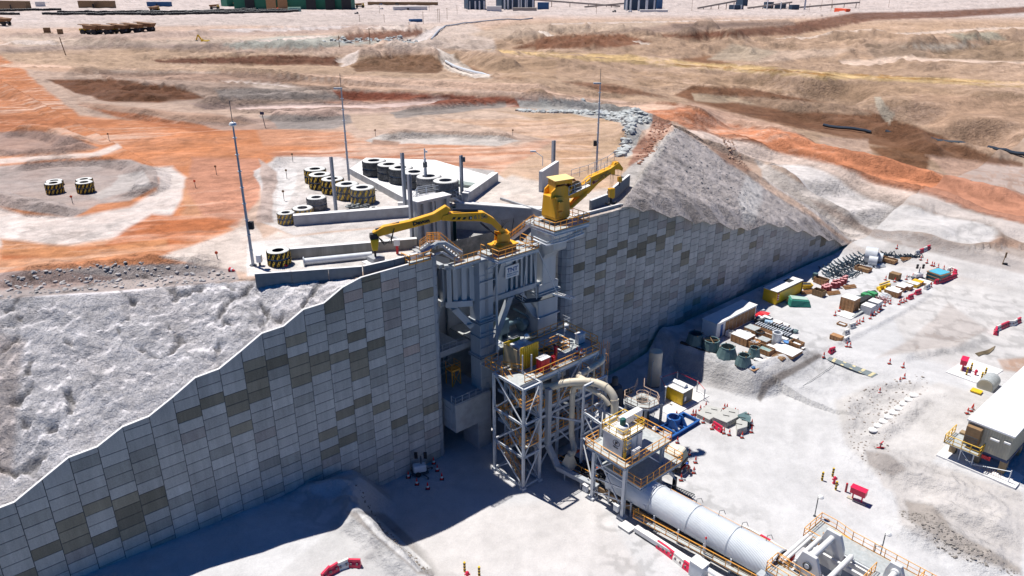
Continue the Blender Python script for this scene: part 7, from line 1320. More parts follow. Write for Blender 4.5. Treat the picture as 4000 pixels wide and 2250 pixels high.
idr=MB();idr.lathe((-.75,0,.7),[(.1,0),(.13,.05),(.13,1.45),(.1,1.5)],8,'X');ir_=bpy.data.meshes.new('roller');ir_.from_pydata(idr.v,[],idr.f);ir_.materials.append(M_LSTEEL)
def idlers(a,b_,n_,row,rz,sc=1.):
 for k in range(n_):
  p=a.lerp(b_,k/(n_-1));e=idler(p,'black idler frame in the %s'%row,sc,rz)
  for n2,me in(('frame',ip),('roller',ir_)):o=bpy.data.objects.new(n2,me);link(o);o.parent=e
idlers(onS(985,785),onS(1280,895),14,'near row behind the long open crate',ROTZ,.95);idlers(onS(1105,770),onS(1300,850),9,'far row behind the long open crate',ROTZ,.95)
M_BLS=mat('blue_black_steel',(.05,.08,.11),.5,.4,var=.2,scale=2.,dirt=(.3,.33,.34),dirtamt=.5)
def arm_mesh(sc):
 m=MB();m.tube([(-1.3,0,.1),(-.9,0,.9),(-.6,0,.15),(.2,0,.05),(.9,0,.2),(1.3,0,.55)],.1,6);m.tube([(-.9,-.15,.8),(-.4,-.2,.1),(.4,-.15,.1),(1.1,-.1,.4)],.07,5);me=bpy.data.meshes.new('bent_frame');me.from_pydata(m.v,[],m.f);me.materials.append(M_BLS);return me
am=arm_mesh(1.)
def arms(a,b_,n_,lb,rz,sc=1.,off=(0,0)):
 for k in range(n_):
  p=a.lerp(b_,k/max(1,n_-1));o=bpy.data.objects.new('bent_frame',am);o.location=p+V3((rr_.uniform(-.15,.15),rr_.uniform(-.15,.15),0));o.rotation_euler=(0,0,rz+rr_.uniform(-.15,.15));o.scale=(sc,)*3;link(o);tag(o,lb,'steel frame','bent steel frames stored along the wall foot')
arms(onY(560,330),onY(870,205),11,'bent blue black steel frame in the back row with hoops upright',2.2,1.15);arms(onY(580,375),onY(860,250),13,'bent blue black steel frame in the middle row along the bank',2.3,1.1);arms(onY(590,350),onY(690,370),5,'bent steel frame in the front bundle beside the red drums',2.5,1.)
arms(onY(740,380),onY(810,340),6,'bent steel frame in the bundle left of the pale rings',2.5,1.);arms(onY(1150,225),onY(1300,215),9,'bent steel frame in the farthest row right of the pale rings',2.6,1.);arms(onY(980,215),onY(1070,195),4,'bent steel frame just behind the pale rings',2.8,1.2);arms(onY(450,490),onY(540,500),6,'bent steel frame stacked by the yellow skip',2.3,.7)
b=MB()
for k in range(60):t=rr_.random();p=onY(580+270*t+rr_.uniform(-10,25),385-130*t+rr_.uniform(-28,18));b.bar(p+V3((0,0,rr_.uniform(.1,.5))),p+V3((rr_.uniform(-1,1),rr_.uniform(-1,1),rr_.uniform(.1,.7))),.1)
tag(b.build('scrap_steel',M_BLS),'tangle of loose dark steel bars between the rows of bent frames','scrap',kind='stuff')
for x,y,r,ln,lb,rz in[(925,262,1.75,2.4,'largest pale steel ring lying on its side',.5),(945,285,1.1,1.7,'smaller pale ring lying in front of the largest ring',.5),(1000,255,1.0,1.2,'pale open ring right of the largest ring',.5)]:
 p=onY(x,y);e=empty('steel_ring',p,lb,'ring');b=MB();c=p+V3((0,0,r));b.lathe(c,[(r,-ln/2),(r,ln/2),(r-.08,ln/2),(r-.08,-ln/2)],28,'X',-rz,closed=True);b.build('shell',M_LSTEEL,e,smooth=True)
M_DRUM=mat('maroon_drum',(.30,.03,.045),.45,var=.15,scale=2.,dirt=(.4,.2,.2),dirtamt=.3)
dm=MB();dm.lathe((0,0,0),[(.3,0),(.31,.3),(.29,.32),(.31,.36),(.31,.6),(.29,.62),(.31,.66),(.31,.92),(.28,.94),(.28,.9),(.01,.9)],14);dme=bpy.data.meshes.new('drum_body');dme.from_pydata(dm.v,[],dm.f);dme.materials.append(M_DRUM)
dl=MB();dl.lathe((0,0,.9),[(.27,0),(.27,.03),(.01,.035)],14);dle=bpy.data.meshes.new('drum_lid');dle.from_pydata(dl.v,[],dl.f);dle.materials.append(mat('pink_drum_lid',(.55,.28,.28),.6))
def drum(p,lb):
 e=empty('steel_drum',p,lb,'drum','maroon drums standing in the yard');e.scale=(1.25,)*3
 for n2,me in(('drum_body',dme),('drum_lid',dle)):o=bpy.data.objects.new(n2,me);link(o);o.parent=e
for j,(x,y)in enumerate([(620,465),(645,468),(672,462),(698,448),(722,432),(635,445),(665,440),(692,428),(715,415),(730,408)]):drum(onY(x,y),'maroon drum in the larger double row below the steel frames')
for j,(x,y)in enumerate([(560,500),(582,496),(600,488),(562,480),(582,474),(545,488)]):drum(onY(x,y),'maroon drum in the smaller cluster beside the roller crate')
p=onY(350,600);e=empty('tarpaulin_stack',p,'load under a dusty green tarpaulin in front of the yellow container','tarpaulin');b=MB();b.hexa([p+V3(q)for q in((-2.2,-1.2,0),(1.9,-1.6,0),(2.1,1.,0),(-2.,1.2,0),(-1.9,-1.,1.5),(1.5,-1.1,1.3),(1.7,.8,1.2),(-1.8,1.,1.55))]);b.build('tarpaulin',M_GREEN,e,bevel=.2);mk('dusty_top',mat('dusty_green',(.35,.48,.42),.9,var=.15,scale=2.),lambda m:m.slab([p+V3(q)for q in((-1.7,-.8,1.53),(1.3,-.9,1.33),(1.5,.6,1.24),(-1.6,.8,1.58))],.04,(0,0,1)),e)
for k,(x,y)in enumerate([(285,592),(312,598)]):
 p=onY(x,y);e=empty('cable_reel',p,'wooden cable reel, %s of the pair beside the green tarpaulin'%['left','right'][k],'cable reel','cable reels by the tarpaulin');b=MB();c=p+V3((0,0,.75));b.lathe(c,[(.75,-.4),(.75,-.32),(.35,-.3),(.35,.3),(.75,.32),(.75,.4)],20,'X',.9);b.build('reel',M_WOOD,e)
p=onY(410,470);e=empty('waste_skip',p,'small yellow open skip behind the bundles beside the yellow container','skip');b=MB();b.hexa([p+V3(q)for q in((-.8,-.5,.1),(.8,-.5,.1),(.8,.5,.1),(-.8,.5,.1),(-1.1,-.7,1.),(1.1,-.7,1.),(1.1,.7,1.),(-1.1,.7,1.))]);b.build('body',M_YEL2,e);mk('inside',M_DARK,lambda m:m.box(p+V3((0,0,1.01)),(1.8,1.1,.03)),e)
p=onS(1030,690);e=empty('red_tarpaulin',p,'red plastic sheet over bundles beside the end of the white container','tarpaulin');b=MB();rock(b,p+V3((-.6,0,.3)),1.2,.5);rock(b,p+V3((.6,.4,.3)),1.1,.5);b.build('sheet',mat('bright_red_sheet',(.75,.04,.05),.35),e);mk('bundles',M_LSTEEL,lambda m:[m.box(p+V3((-1.2+k*.6,1.1+k*.2,.3)),(.7,.5,.6),.5)for k in range(4)],e)
p=onS(1290,835);e=empty('netting_heap',p,'heap of dark netting at the end of the idler rows','heap');b=MB();[rock(b,p+V3((q,q*-.4,.3)),.9,.6)for q in(-.9,0,.8)];b.build('netting',M_TEAL,e)
p=onS(1090,770);e=empty('blue_barrel',p,'pale blue barrel lying behind the idlers','barrel');mk('barrel',mat('pale_blue',(.3,.45,.6),.5),lambda m:m.tube([p+V3((-.6,.3,.5)),p+V3((.6,-.3,.5))],.4,12),e);mk('dark_bundle',M_DSTEEL,lambda m:m.box(p+V3((-1.2,1.,.4)),(1.8,1.,.8),.5),e)
p=onS(1275,950);e=empty('blue_sheet',p,'blue plastic sheet between the cylinder and the open crate','sheet');b=MB();rock(b,p+V3((0,0,.25)),.9,.4);b.build('sheet',mat('sky_blue_sheet',(.08,.25,.6),.4),e)
p=onS(975,1170);e=empty('sheet_pallets',p,'flat pallets with crumpled white and blue sheets at the near corner of the yard','pallet');mk('pallet_boards',M_WOOD,lambda m:(m.prism([q[:2]for q in(onS(895,1195),onS(955,1225),onS(1135,1115),onS(1080,1090))],p.z,p.z+.15)),e);b=MB();[rock(b,onS(930+k*28,1180-k*14)+V3((0,0,.2)),.6,.35)for k in range(7)];b.build('white_sheets',M_DUST,e);b=MB();rock(b,onS(945,1190)+V3((0,0,.4)),.5,.3);b.build('blue_sheets',mat('dull_blue',(.05,.14,.3),.5),e)
p=onY(760,690);e=empty('plate_pallet',p,'broad pallet of grey sheets lying left of the stacked plates','pallet');mk('boards',M_DUST,lambda m:m.prism([q[:2]for q in(onY(645,680),onY(770,725),onY(860,680),onY(750,640))],p.z,p.z+.12),e);mk('sheets',M_GRATE,lambda m:[m.box(onY(810+k*12,695-k*6)+V3((0,0,.2+.05*k)),(1.8,.5,.1),.7)for k in range(5)],e)
for x,y,lb in[(905,665,'nearer stack of pale grey plates in the outer row'),(960,630,'farther stack of pale grey plates in the outer row')]:
 p=onY(x,y);e=empty('plate_stack',p,lb,'stack');mk('plates',M_LSTEEL,lambda m:[m.box(p+V3((0,0,.12+k*.16)),(2.0,1.9,.13),ROTZ)for k in range(9)],e);mk('dusty_top',M_DUST,lambda m:m.box(p+V3((0,0,1.56)),(2.0,1.9,.03),ROTZ),e)
p=onY(870,590);e=empty('pump_set',p,'row of black pump bodies and green crates behind the plate stacks','machine');mk('pump_bodies',M_BLACK,lambda m:[m.box(onY(835+k*24,622-k*13)+V3((0,0,.7)),(1.0,1.2,1.4),.7)for k in range(4)],e,bevel=.1);mk('green_crates',mat('leaf_green',(.05,.26,.10),.6),lambda m:[m.box(onY(880+k*25,545-k*6+14*(k%2))+V3((0,0,.6)),(1.2,1.0,.7),.7+k)for k in range(4)],e)
p=onY(1035,465);e=empty('yellow_attachment',p,'yellow folded machine attachment lying in the outer row','machine');mk('beams',M_YEL2,lambda m:(m.bar(onY(985,485)+V3((0,0,.4)),onY(1085,455)+V3((0,0,.5)),.5,.5),m.bar(onY(1000,470)+V3((0,0,.8)),onY(1080,445)+V3((0,0,.9)),.3,.3),m.bar(onY(990,475)+V3((0,0,.3)),onY(1010,500)+V3((0,0,.3)),.4,.5),m.bar(onY(1040,460)+V3((0,0,.3)),onY(1050,490)+V3((0,0,.3)),.35,.5)),e,bevel=.04);mk('rams',M_DSTEEL,lambda m:m.tube([onY(1000,480)+V3((0,0,1.)),onY(1060,460)+V3((0,0,1.1))],.09,6),e)
p=onY(1035,575);tag(mk('scrap_heap',mat('pinkish_scrap',(.35,.18,.18),.8,var=.3),lambda m:[m.bar(p+V3((rr_.uniform(-1.5,1),rr_.uniform(-1,1),.1)),p+V3((rr_.uniform(-1.5,1.5),rr_.uniform(-1,1),rr_.uniform(.2,.9))),.1)for _ in range(22)],None),'small heap of reddish scrap beside the plate stacks','scrap',kind='stuff')
p=onY(1075,540);tag(mk('steel_sheets',M_LSTEEL,lambda m:[m.box(p+V3((.3*k-.8,-.5+.5*k,.1+.12*k)),(2.0,.9,.08),.2+.1*k)for k in range(4)],None),'few pale steel sheets scattered below the orange brown crate','sheets',kind='stuff')
p=onY(1475,395);e=empty('wrapped_load',p,'big timber framed load wrapped in teal film at the far end of the outer row','load');mk('load_body',mat('teal_film',(.03,.13,.15),.35),lambda m:m.box(p+V3((0,0,.9)),(3.6,2.9,1.5),ROTZ-.2),e,bevel=.06);mk('timber_frame',M_WOOD,lambda m:[m.box(p+V3((0,0,.15+k*.72)),(3.75,3.05,.12),ROTZ-.2)for k in range(3)],e);mk('blue_top',mat('blue_top_film',(.10,.42,.55),.35),lambda m:m.box(p+V3((0,0,1.68)),(3.3,2.6,.06),ROTZ-.2),e)
def lighttower(p,lb,sc=1.,rz=.3,body=None):
 e=empty('light_tower',p,lb,'light tower',rz=0);mk('cabinet_body',body or M_WHITE,lambda m:m.box(p+V3((0,0,.95)),(1.7,1.1,1.0),rz),e,bevel=.15);mk('chassis',M_DSTEEL,lambda m:(m.box(p+V3((0,0,.35)),(2.2,1.3,.12),rz),m.bar(p+V3((-1.6,-1.0,.3)),p+V3((1.5,1.0,.3)),.09),m.bar(p+V3((-1.2,1.1,.3)),p+V3((1.2,-1.2,.3)),.09),[m.box(p+V3((a,b_,.12)),(.2,.2,.24))for a,b_ in((-1.6,-1),(1.5,1),(-1.2,1.1),(1.2,-1.2))]),e)
 mk('mast',M_DSTEEL,lambda m:m.tube([p+V3((.2,.2,1.4)),p+V3((.2,.2,2.6))],.1,8),e);mk('lamps',M_BLACK,lambda m:[m.box(p+V3((.2+a,.2,z_)),(.42,.2,.42))for a in(-.6,.6)for z_ in(2.45,2.95)],e);mk('wheel',M_BLACK,lambda m:(m.lathe(p+V3((-.1,-.75,.35)),[(.35,-.1),(.35,.1)],14,'X',rz+1.57),m.lathe(p+V3((-.1,.75,.35)),[(.35,-.1),(.35,.1)],14,'X',rz+1.57)),e)
lighttower(onY(1310,395),'white light tower trailer in the far outer row of the yard');lighttower(on(1640,1850,False,0.),'light tower trailer standing in deep shadow at the foot of the left wall')
cb_,cw_,cbs=MB(),MB(),MB();cb_.lathe((0,0,.03),[(.19,0),(.03,.82),(.01,.83)],12);cw_.lathe((0,0,.03),[(.155,.2),(.11,.42)],12);cw_.f=cw_.f[:12];cw_.v=[(x*1.05,y*1.05,z)for x,y,z in cw_.v];cbs.box((0,0,.02),(.46,.46,.05))
CM=[]
for n2,q,m_ in(('cone_body',cb_,M_ORANGE),('white_band',cw_,M_WHITE),('base',cbs,M_BLACK)):me=bpy.data.meshes.new(n2);me.from_pydata(q.v,[],q.f);me.materials.append(m_ if n2!='cone_body' else mat('cone_red_orange',(.72,.045,.02),.5));CM.append((n2,me))
def cone(p,lb,grp):
 e=empty('traffic_cone',p,lb,'cone',grp);e.scale=(1.2,)*3
 for n2,me in CM:o=bpy.data.objects.new(n2,me);link(o);o.parent=e
def cones(fn,pts,desc,grp):
 pts=sorted(pts,key=lambda q:-q[1])
 for k,(x,y)in enumerate(pts):cone(fn(x,y),'orange cone, %s in %s'%(ORD[min(k,14)]if len(pts)>1 else 'single one',desc),grp)
cones(onF,[(770,1000),(857,1115),(832,1260),(653,1365),(602,835)],'the arc in front of the parked truck','cones round the truck')
cones(onF,[(820,440),(858,440),(845,495),(968,550),(925,380),(1003,335)],'the line left of the stacked liner plates','cones left of the plates')
cones(onF,[(1265,355),(1300,362),(1415,420),(1448,438)],'the line behind the stacked liner plates','cones behind the plates')
cones(onF,[(1090,640),(1257,700),(1335,725),(1515,762),(1648,685),(1652,582),(1595,492)],'the line in front of the stacked liner plates','cones before the plates');cones(onF,[(588,452)],'the space behind the blue ring frame',None)
cones(onY,[(818,765),(840,755),(870,738),(930,715),(960,690),(998,665),(1015,640),(1045,612)],'the line along the kerb of the outer row','cones along the outer row');cones(onY,[(1090,595),(1163,600),(1175,588),(1197,585),(1217,575)],'the cluster left of the red barriers','cones left of the red barriers')
cones(onY,[(645,690),(680,655)],'the pair at the tall brown crate','cones at the tall crate');cones(onY,[(1053,402),(1128,418),(1222,398),(1272,382)],'the row near the light tower','cones near the light tower');cones(onY,[(1338,240),(1388,265),(1428,285),(1444,290),(1478,305),(1523,318)],'the row across the yard entrance','cones at the yard entrance')
cones(onY,[(740,942),(766,945),(553,1028),(1195,1110),(1085,1080),(1165,1232),(1203,1200),(1145,148),(1420,458)],'the scatter round the striped mat and road','cones scattered by the road');cones(onR,[(1155,368),(1182,352),(1190,340),(570,232)],'the group at the corner of the white roofed building','cones by the building')
cones(lambda x,y:on(900+x/2.415,1400+y/2.415,False,0.),[(1680,1125),(1760,1190),(1862,1230),(1995,1140),(1952,1060),(1918,992)],'the ring round the light tower in the wall shadow','cones in the wall shadow');cones(lambda x,y:at(1600+x/2.229,1000+y/2.229,14.3),[(1455,850),(1495,862)],'the pair on the upper deck','cones on the deck')
def barr(col):
 m=MB();m.slab([(-.9,-.28,0),(-.9,.28,0),(-.9,.22,.35),(-.9,.1,.55),(-.9,.1,.85),(-.9,-.1,.85),(-.9,-.1,.55),(-.9,-.22,.35)],1.8,(1,0,0));a=bpy.data.meshes.new('barrier_body');a.from_pydata(m.v,[],m.f);a.materials.append(col);return a
M_PINK=mat('faded_red_plastic',(.62,.02,.07),.4,var=.12,scale=3.);M_WPL=mat('white_plastic',(.68,.66,.62),.5,var=.08,scale=3.)
BR,BW=barr(M_PINK),barr(M_WPL);BHS=[];mo_=mat('opening_shade',(.2,.16,.16),.8)
for x in(-.45,.45):
 hb_=MB();hb_.box((x,0,.42),(.26,.5,.2));BH=bpy.data.meshes.new('fork_opening');BH.from_pydata(hb_.v,[],hb_.f);BH.materials.append(mo_);BHS.append(('fork_opening',BH))
def barrier(a,b_,red,lb,grp):
 p=(a+b_)/2;d=b_-a;e=empty('road_barrier',(p.x,p.y,min(a.z,b_.z)-.02),lb,'barrier',grp,rz=math.atan2(d.y,d.x));e.scale=(max(.7,min(1.35,d.length/1.85)),1.15,1.15)
 for n2,me in[('barrier_body',BR if red else BW)]+BHS:o=bpy.data.objects.new(n2,me);link(o);o.parent=e
def brow(fn,pts,cols,desc,grp):
 P=[fn(*p)for p in pts]
 for k,c in enumerate(cols):barrier(P[k],P[k+1],c=='r','%s barrier, %s in %s'%('red' if c=='r' else 'white',['first','second','third','fourth','fifth','sixth','seventh','eighth'][k],desc),grp)
onA=lambda x,y:on(1100+x/2.147,1900+y/2.147,False,5.)
brow(onA,[(360,775),(390,745),(470,700),(560,665),(667,672)],'rrwr','the curved row on the bottom left bench','barriers on the left bench')
onK=lambda x,y:on(2200+x/2.576,1700+y/2.576,False,0.)
brow(onK,[(950,1125),(1030,1180),(1112,1245),(1212,1325),(1305,1395)],'rrwr','the row under the white trough','barriers under the trough');brow(onK,[(1800,975),(1880,1010),(1975,1065),(2075,1120),(2160,1180),(2250,1230)],'wwrww','the row behind the silver conveyor','barriers behind the conveyor')
brow(onY,[(1300,195),(1325,185),(1355,172),(1385,158),(1410,145)],'wrwr','the far row at the top of the yard road','barriers at the yard road');brow(onY,[(1448,435),(1490,425),(1525,415),(1555,402),(1590,390),(1625,375)],'rrrrr','the curved row by the teal wrapped load','barriers at the teal load')
brow(onY,[(1560,340),(1578,325),(1600,340),(1615,350)],'wwr','the tumbled pile behind the teal wrapped load','barriers in the tumbled pile');brow(onY,[(1940,850),(1945,812),(1975,800),(2010,785),(2045,770),(2085,768),(2110,752),(2138,740)],'rwrrwwr','the bent row at the far right track','barriers at the right track')
brow(onY,[(1290,522),(1335,508)],'r','the gap between outer row and road','lone red barriers');brow(onY,[(1235,560),(1272,548)],'r','the kerb left of the other lone red barrier','lone red barriers');brow(onY,[(1370,480),(1405,462)],'w','the kerb before the curved red row','lone white barriers');brow(onY,[(598,995),(640,972)],'r','the bend beside the striped mat','lone red barriers')
brow(onY,[(758,795),(805,780)],'w','the kerb nearest the loose pallet','lone white barriers');brow(onY,[(715,848),(755,835)],'w','the kerb above the lone brown crate','lone white barriers');brow(onY,[(715,912),(752,890)],'w','the kerb below the lone brown crate','lone white barriers');brow(onF,[(1105,600),(1230,685)],'r','the front of the stacked liner plates','lone red barriers')
M_PL=mat('pale_liner_plate',(.42,.42,.40),.7,var=.1,scale=1.5)
for pts,h,lb in[([(870,470),(1010,350),(1230,400),(1200,460),(1050,560)],.7,'left pile of pale liner plates with dark slots'),([(1095,545),(1300,400),(1465,450),(1455,540),(1290,625)],1.0,'largest rounded pile of pale liner plates'),([(1425,600),(1480,560),(1585,620),(1580,690),(1435,735)],1.1,'small near pile of pale liner plates'),([(1440,530),(1560,480),(1630,560),(1620,640),(1480,580)],1.2,'dark toothed liner pieces behind the small near pile')]:
 P=[onF(*q)for q in pts];e=empty('liner_stack',sum(P,V3((0,0,0)))/len(P),lb,'stack');n_=max(3,int(h/.22));m_=M_PL if 'dark toothed' not in lb else M_TEAL
 mk('plates',m_,lambda m:[m.prism([q[:2]for q in P],k*h/n_+.02,(k+1)*h/n_-.02)for k in range(n_)],e,bevel=.04);c=sum(P,V3((0,0,0)))/len(P);mk('slots',M_DARK,lambda m:(m.box(c+V3((-.5,-.3,h-.01)),(.9,.16,.02),-.4),m.box(c+V3((.6,.6,h-.01)),(.9,.16,.02),-.4)),e)
p0,p1,p2,p3=onY(575,1022),onY(990,1165),onY(945,1192),onY(560,1040)
sm=empty('striped_mat',p0,'black and yellow striped speed mat across the road entrance','speed bump');P4=[onY(600,1022),onY(992,1165),onY(945,1192),onY(580,1048)]
mk('mat_black',mat('faded_dark_rubber',(.16,.19,.2),.9,var=.2,scale=3.),lambda m:m.slab([q+V3((0,0,.03))for q in P4],.05,(0,0,1)),sm)
def ys(m):
 a,b_,c,d=P4
 for k in range(5):t0,t1=.1+k*.2,.165+k*.2;m.slab([a.lerp(b_,t0)+V3((0,0,.09)),a.lerp(b_,t1)+V3((0,0,.09)),d.lerp(c,t1)+V3((0,0,.09)),d.lerp(c,t0)+V3((0,0,.09))],.01,(0,0,1))
mk('mat_yellow_bands',mat('faded_yellow_rubber',(.52,.46,.28),.9,var=.15,scale=3.),ys,sm)
tag(mk('road_joint',M_DSTEEL,lambda m:[m.bar(onS(a,b_)+V3((0,0,.02)),onS(c,d)+V3((0,0,.02)),.06,.02)for a,b_,c,d in((1720,1140,1420,1345),(1420,1345,1290,1449))],None),kind='structure')
b=MB()
for k in range(9):p=onR(525+33*k,490-29*k);
for k,q in enumerate(['nearest']+['another']*7+['farthest']):
 b=MB();p=onR(525+34*k,492-29*k);b.lathe(p+V3((0,0,.25)),[(.2,0),(.62,.08),(.58,.24),(.2,.36),(.01,.38)],14);o_=b.build('bulk_bag',M_DUST,smooth=True);tag(o_,'white bulk bag in the diagonal row on the broken berm' if q=='another' else '%s white bulk bag in the diagonal row on the broken berm'%q,'bag','bulk bags on the berm')
def bollard(p,lb,grp,h=1.3):
 e=empty('striped_bollard',p,lb,'bollard',grp);mk('post',M_YEL2,lambda m:m.tube([p,p+V3((0,0,h))],.13,10),e);mk('black_bands',M_BLACK,lambda m:[m.lathe(p+V3((0,0,.2+k*.4)),[(.14,0),(.14,.17)],12)for k in range(3)],e)
def hydrant(p,lb):
 e=empty('fire_hydrant',p,lb,'hydrant');mk('body',M_PINK,lambda m:m.lathe(p,[(.22,0),(.22,.08),(.15,.12),(.15,.8),(.22,.85),(.2,.95),(.08,1.08),(.01,1.1)],14),e,smooth=True);mk('nozzles',M_PINK,lambda m:m.tube([p+V3((-.32,0,.65)),p+V3((.32,0,.65))],.09,8),e)
def hosebox(p,lb,rz=.4):
 e=empty('hose_cabinet',p,lb,'hose cabinet');c,s_=math.cos(rz),math.sin(rz);X=V3((c,s_,0));mk('cabinet',M_PINK,lambda m:(m.box(p+V3((0,0,1.5)),(1.8,.9,.8),rz),m.box(p+V3((0,0,1.93)),(1.9,1.0,.07),rz)),e,bevel=.03);mk('leg',M_PINK,lambda m:m.bar(p-X*.55,p-X*.55+V3((0,0,1.2)),.14),e);mk('leg',M_PINK,lambda m:m.bar(p+X*.55,p+X*.55+V3((0,0,1.2)),.14),e);mk('concrete_foot',M_TAN,lambda m:m.box(p+V3((0,0,.06)),(2.3,.5,.16),rz),e)
for x,y,lb in[(188,812,'striped bollard farthest left at the near hydrant'),(258,785,'striped bollard behind the near hydrant'),(279,875,'striped bollard in front of the near hydrant')]:bollard(onR(x,y),lb,'bollards at the near hydrant')
p=onR(346,888);e=empty('red_bollard',p,'plain dark red bollard beside the near hose cabinet','bollard');mk('post',M_DRUM,lambda m:m.tube([p,p+V3((0,0,1.25))],.13,10),e);mk('cap',M_RED,lambda m:m.lathe(p+V3((0,0,1.25)),[(.14,0),(.1,.08)],10),e)
hydrant(onR(268,832),'pink red fire hydrant between striped bollards on the open ground');hosebox(onR(420,950),'pink red hose cabinet on two legs on the open ground',-.75)
tag(mk('hydrant_slab',M_DUST,lambda m:m.prism([onY(*q)[:2]for q in((1540,1150),(1720,1040),(2005,1135),(1850,1240),(1780,1235))],1.5,onY(1750,1140).z+.12),None),kind='structure')
for x,y,lb in[(1740,1140,'striped bollard at the back of the far hydrant slab'),(1705,1175,'striped bollard at the left of the far hydrant slab'),(1855,1180,'striped bollard at the right of the far hydrant slab'),(1825,1215,'striped bollard at the near corner of the far hydrant slab')]:bollard(onY(x,y),lb,'bollards on the hydrant slab',1.5)
hydrant(onY(1778,1175),'pink red fire hydrant on the far white slab');hosebox(onY(1675,1125),'pink red hose cabinet at the corner of the far white slab',.9)
for x,y,lb in[(1172,1815-0,'striped bollard at the bottom edge, left one'),]:
 pass
for X_,Y_,lb in[(1815,2232,'striped bollard near the bottom edge, left of the pair'),(1872,2250,'striped bollard near the bottom edge, right of the pair')]:bollard(on(X_,Y_,False,0.),lb,'bollards at the bottom edge')
hydrant(on(1826,2262,False,0.),'fire hydrant cut off by the bottom edge between bollards')
p=onR(575,600);e=empty('fire_monitor',p,'small red standpipe with a cone on the broken ground','standpipe');mk('pipe',M_RED,lambda m:(m.tube([p,p+V3((0,0,.9)),p+V3((.3,.1,1.1))],.09,8),m.tube([p+V3((-.5,0,.15)),p+V3((.5,0,.15))],.1,8)),e);mk('valve_wheel',M_DSTEEL,lambda m:m.lathe(p+V3((0,0,.7)),[(.22,0),(.22,.05)],12),e)
def lamppost(p,h,lb):
 e=empty('street_lamp',p,lb,'lamp post','slim lamp posts by the drive station');mk('post',M_DSTEEL,lambda m:m.tube([p,p+V3((0,0,h))],.06,6),e);mk('lamp_shade',M_WHITE,lambda m:m.lathe(p+V3((.3,0,h-.05)),[(.36,-.1),(.34,0),(.2,.16),(.03,.2)],14),e);mk('base_flange',M_DSTEEL,lambda m:m.lathe(p,[(.2,0),(.2,.05)],10),e)
lamppost(onR(140,1050),2.9,'slim lamp post behind the far corner of the drive station');lamppost(onR(570,1340),3.7,'slim lamp post beside the right rail of the drive station');lamppost(onR(528,1330),2.0,'short lamp clamped to the right rail of the drive station')
sr=empty('switch_room',L(52,50,0),'beige ribbed switch room with a white roof raised on brown piers','building')
zb0=3.0;gz=1.0
def SR(a,b_,z_):return L(a,b_,z_)
s0_,s1_,w0_,w1_=46.9,72.,45.6,51.2
c1=sw(at(3100+1160/1.7044,1400+400/1.7044,7.6));c2=sw(at(3100+1475/1.7044,1400+525/1.7044,7.6));s0_=(c1[0]+c2[0])/2+.2;w0_,w1_=c1[1],c2[1];s1_=s0_+24
mk('walls',M_TAN,lambda m:m.lbox(s0_,s1_,w0_+.15,w1_-.15,3.9,7.35),sr)
mk('cladding_ribs',M_TAN,lambda m:([m.lbox(s0_-.07,s0_,w0_+.3+k*.3,w0_+.42+k*.3,3.95,7.3)for k in range(int((w1_-w0_-.5)/.3))],[m.lbox(s0_+.2+k*.3,s0_+.32+k*.3,w1_-.15,w1_-.09,3.95,7.3)for k in range(30)],[m.lbox(s0_+.2+k*.3,s0_+.32+k*.3,w0_+.09,w0_+.15,3.95,7.3)for k in range(78)]),sr)
mk('roof',mat('white_roof_sheet',(.80,.80,.79),.5,var=.03,scale=.5),lambda m:(m.lbox(s0_-.25,s1_,w0_,w1_,7.38,7.6),[m.lbox(s0_-.2,s1_,w0_+.3+k*.5,w0_+.36+k*.5,7.6,7.63)for k in range(int((w1_-w0_)/.5))]),sr)
mk('blue_floor_beam',M_DBLUE,lambda m:m.lbox(s0_,s1_,w0_+.1,w1_-.05,3.5,3.9),sr)
M_PIER=mat('brown_concrete_pier',(.30,.22,.13),.9,var=.15,scale=1.)
for a,b_ in((s0_+.8,w1_-.5),(s0_+.8,w0_+2.0),(s0_+.8,w0_-.9),(s0_+5,w0_+.4),(s0_+6,w1_-.5),(s0_+3.6,w0_-.9)):mk('pier',M_PIER,lambda m:m.lbox(a-.45,a+.45,b_-.4,b_+.4,.5,3.5),sr,bevel=.03)
mk('aircon_unit',M_BROWN,lambda m:m.lbox(s0_-.9,s0_,w0_+.3,w0_+2.0,4.6,7.0),sr,bevel=.03);mk('aircon_grille',M_DSTEEL,lambda m:[m.lbox(s0_-.93,s0_-.9,w0_+.4,w0_+1.9,4.7+k*.3,4.82+k*.3)for k in range(4)],sr)
mk('wall_lamp',M_WHITE,lambda m:(m.lbox(s0_-.45,s0_-.1,w0_+3.0,w0_+4.0,6.1,6.3),m.lbox(s0_-.4,s0_-.1,w0_+4.5,w0_+5.2,6.3,6.5)),sr);mk('balcony_deck',M_GRATE,lambda m:m.lbox(s0_-.1,s0_+3.6,w0_-2.2,w0_-.0,3.6,3.7)if 0 else(m.lbox(s0_-1.6,s0_-.1,w0_-1.6,w0_+2.6,3.75,3.85),m.lbox(s0_-.1,s0_+2.0,w0_-1.6,w0_,3.75,3.85)),sr)
r_=MB();rail(r_,[L(s0_+2.0,w0_-1.55,3.85),L(s0_-1.55,w0_-1.55,3.85),L(s0_-1.55,w0_+2.55,3.85),L(s0_-.1,w0_+2.55,3.85)],h=1.15,post=1.1,r=.06);r_.build('balcony_rail',M_YRAIL,sr);mk('notice',M_RED,lambda m:m.lbox(s0_-.2,s0_-.1,w0_+2.6,w0_+3.6,3.0,3.5),sr)
tag(mk('switch_room_slab',M_DUST,lambda m:m.lbox(s0_-1.6,s1_,w0_-2,w1_+1.8,-.5,1.0+.65),None),kind='structure')
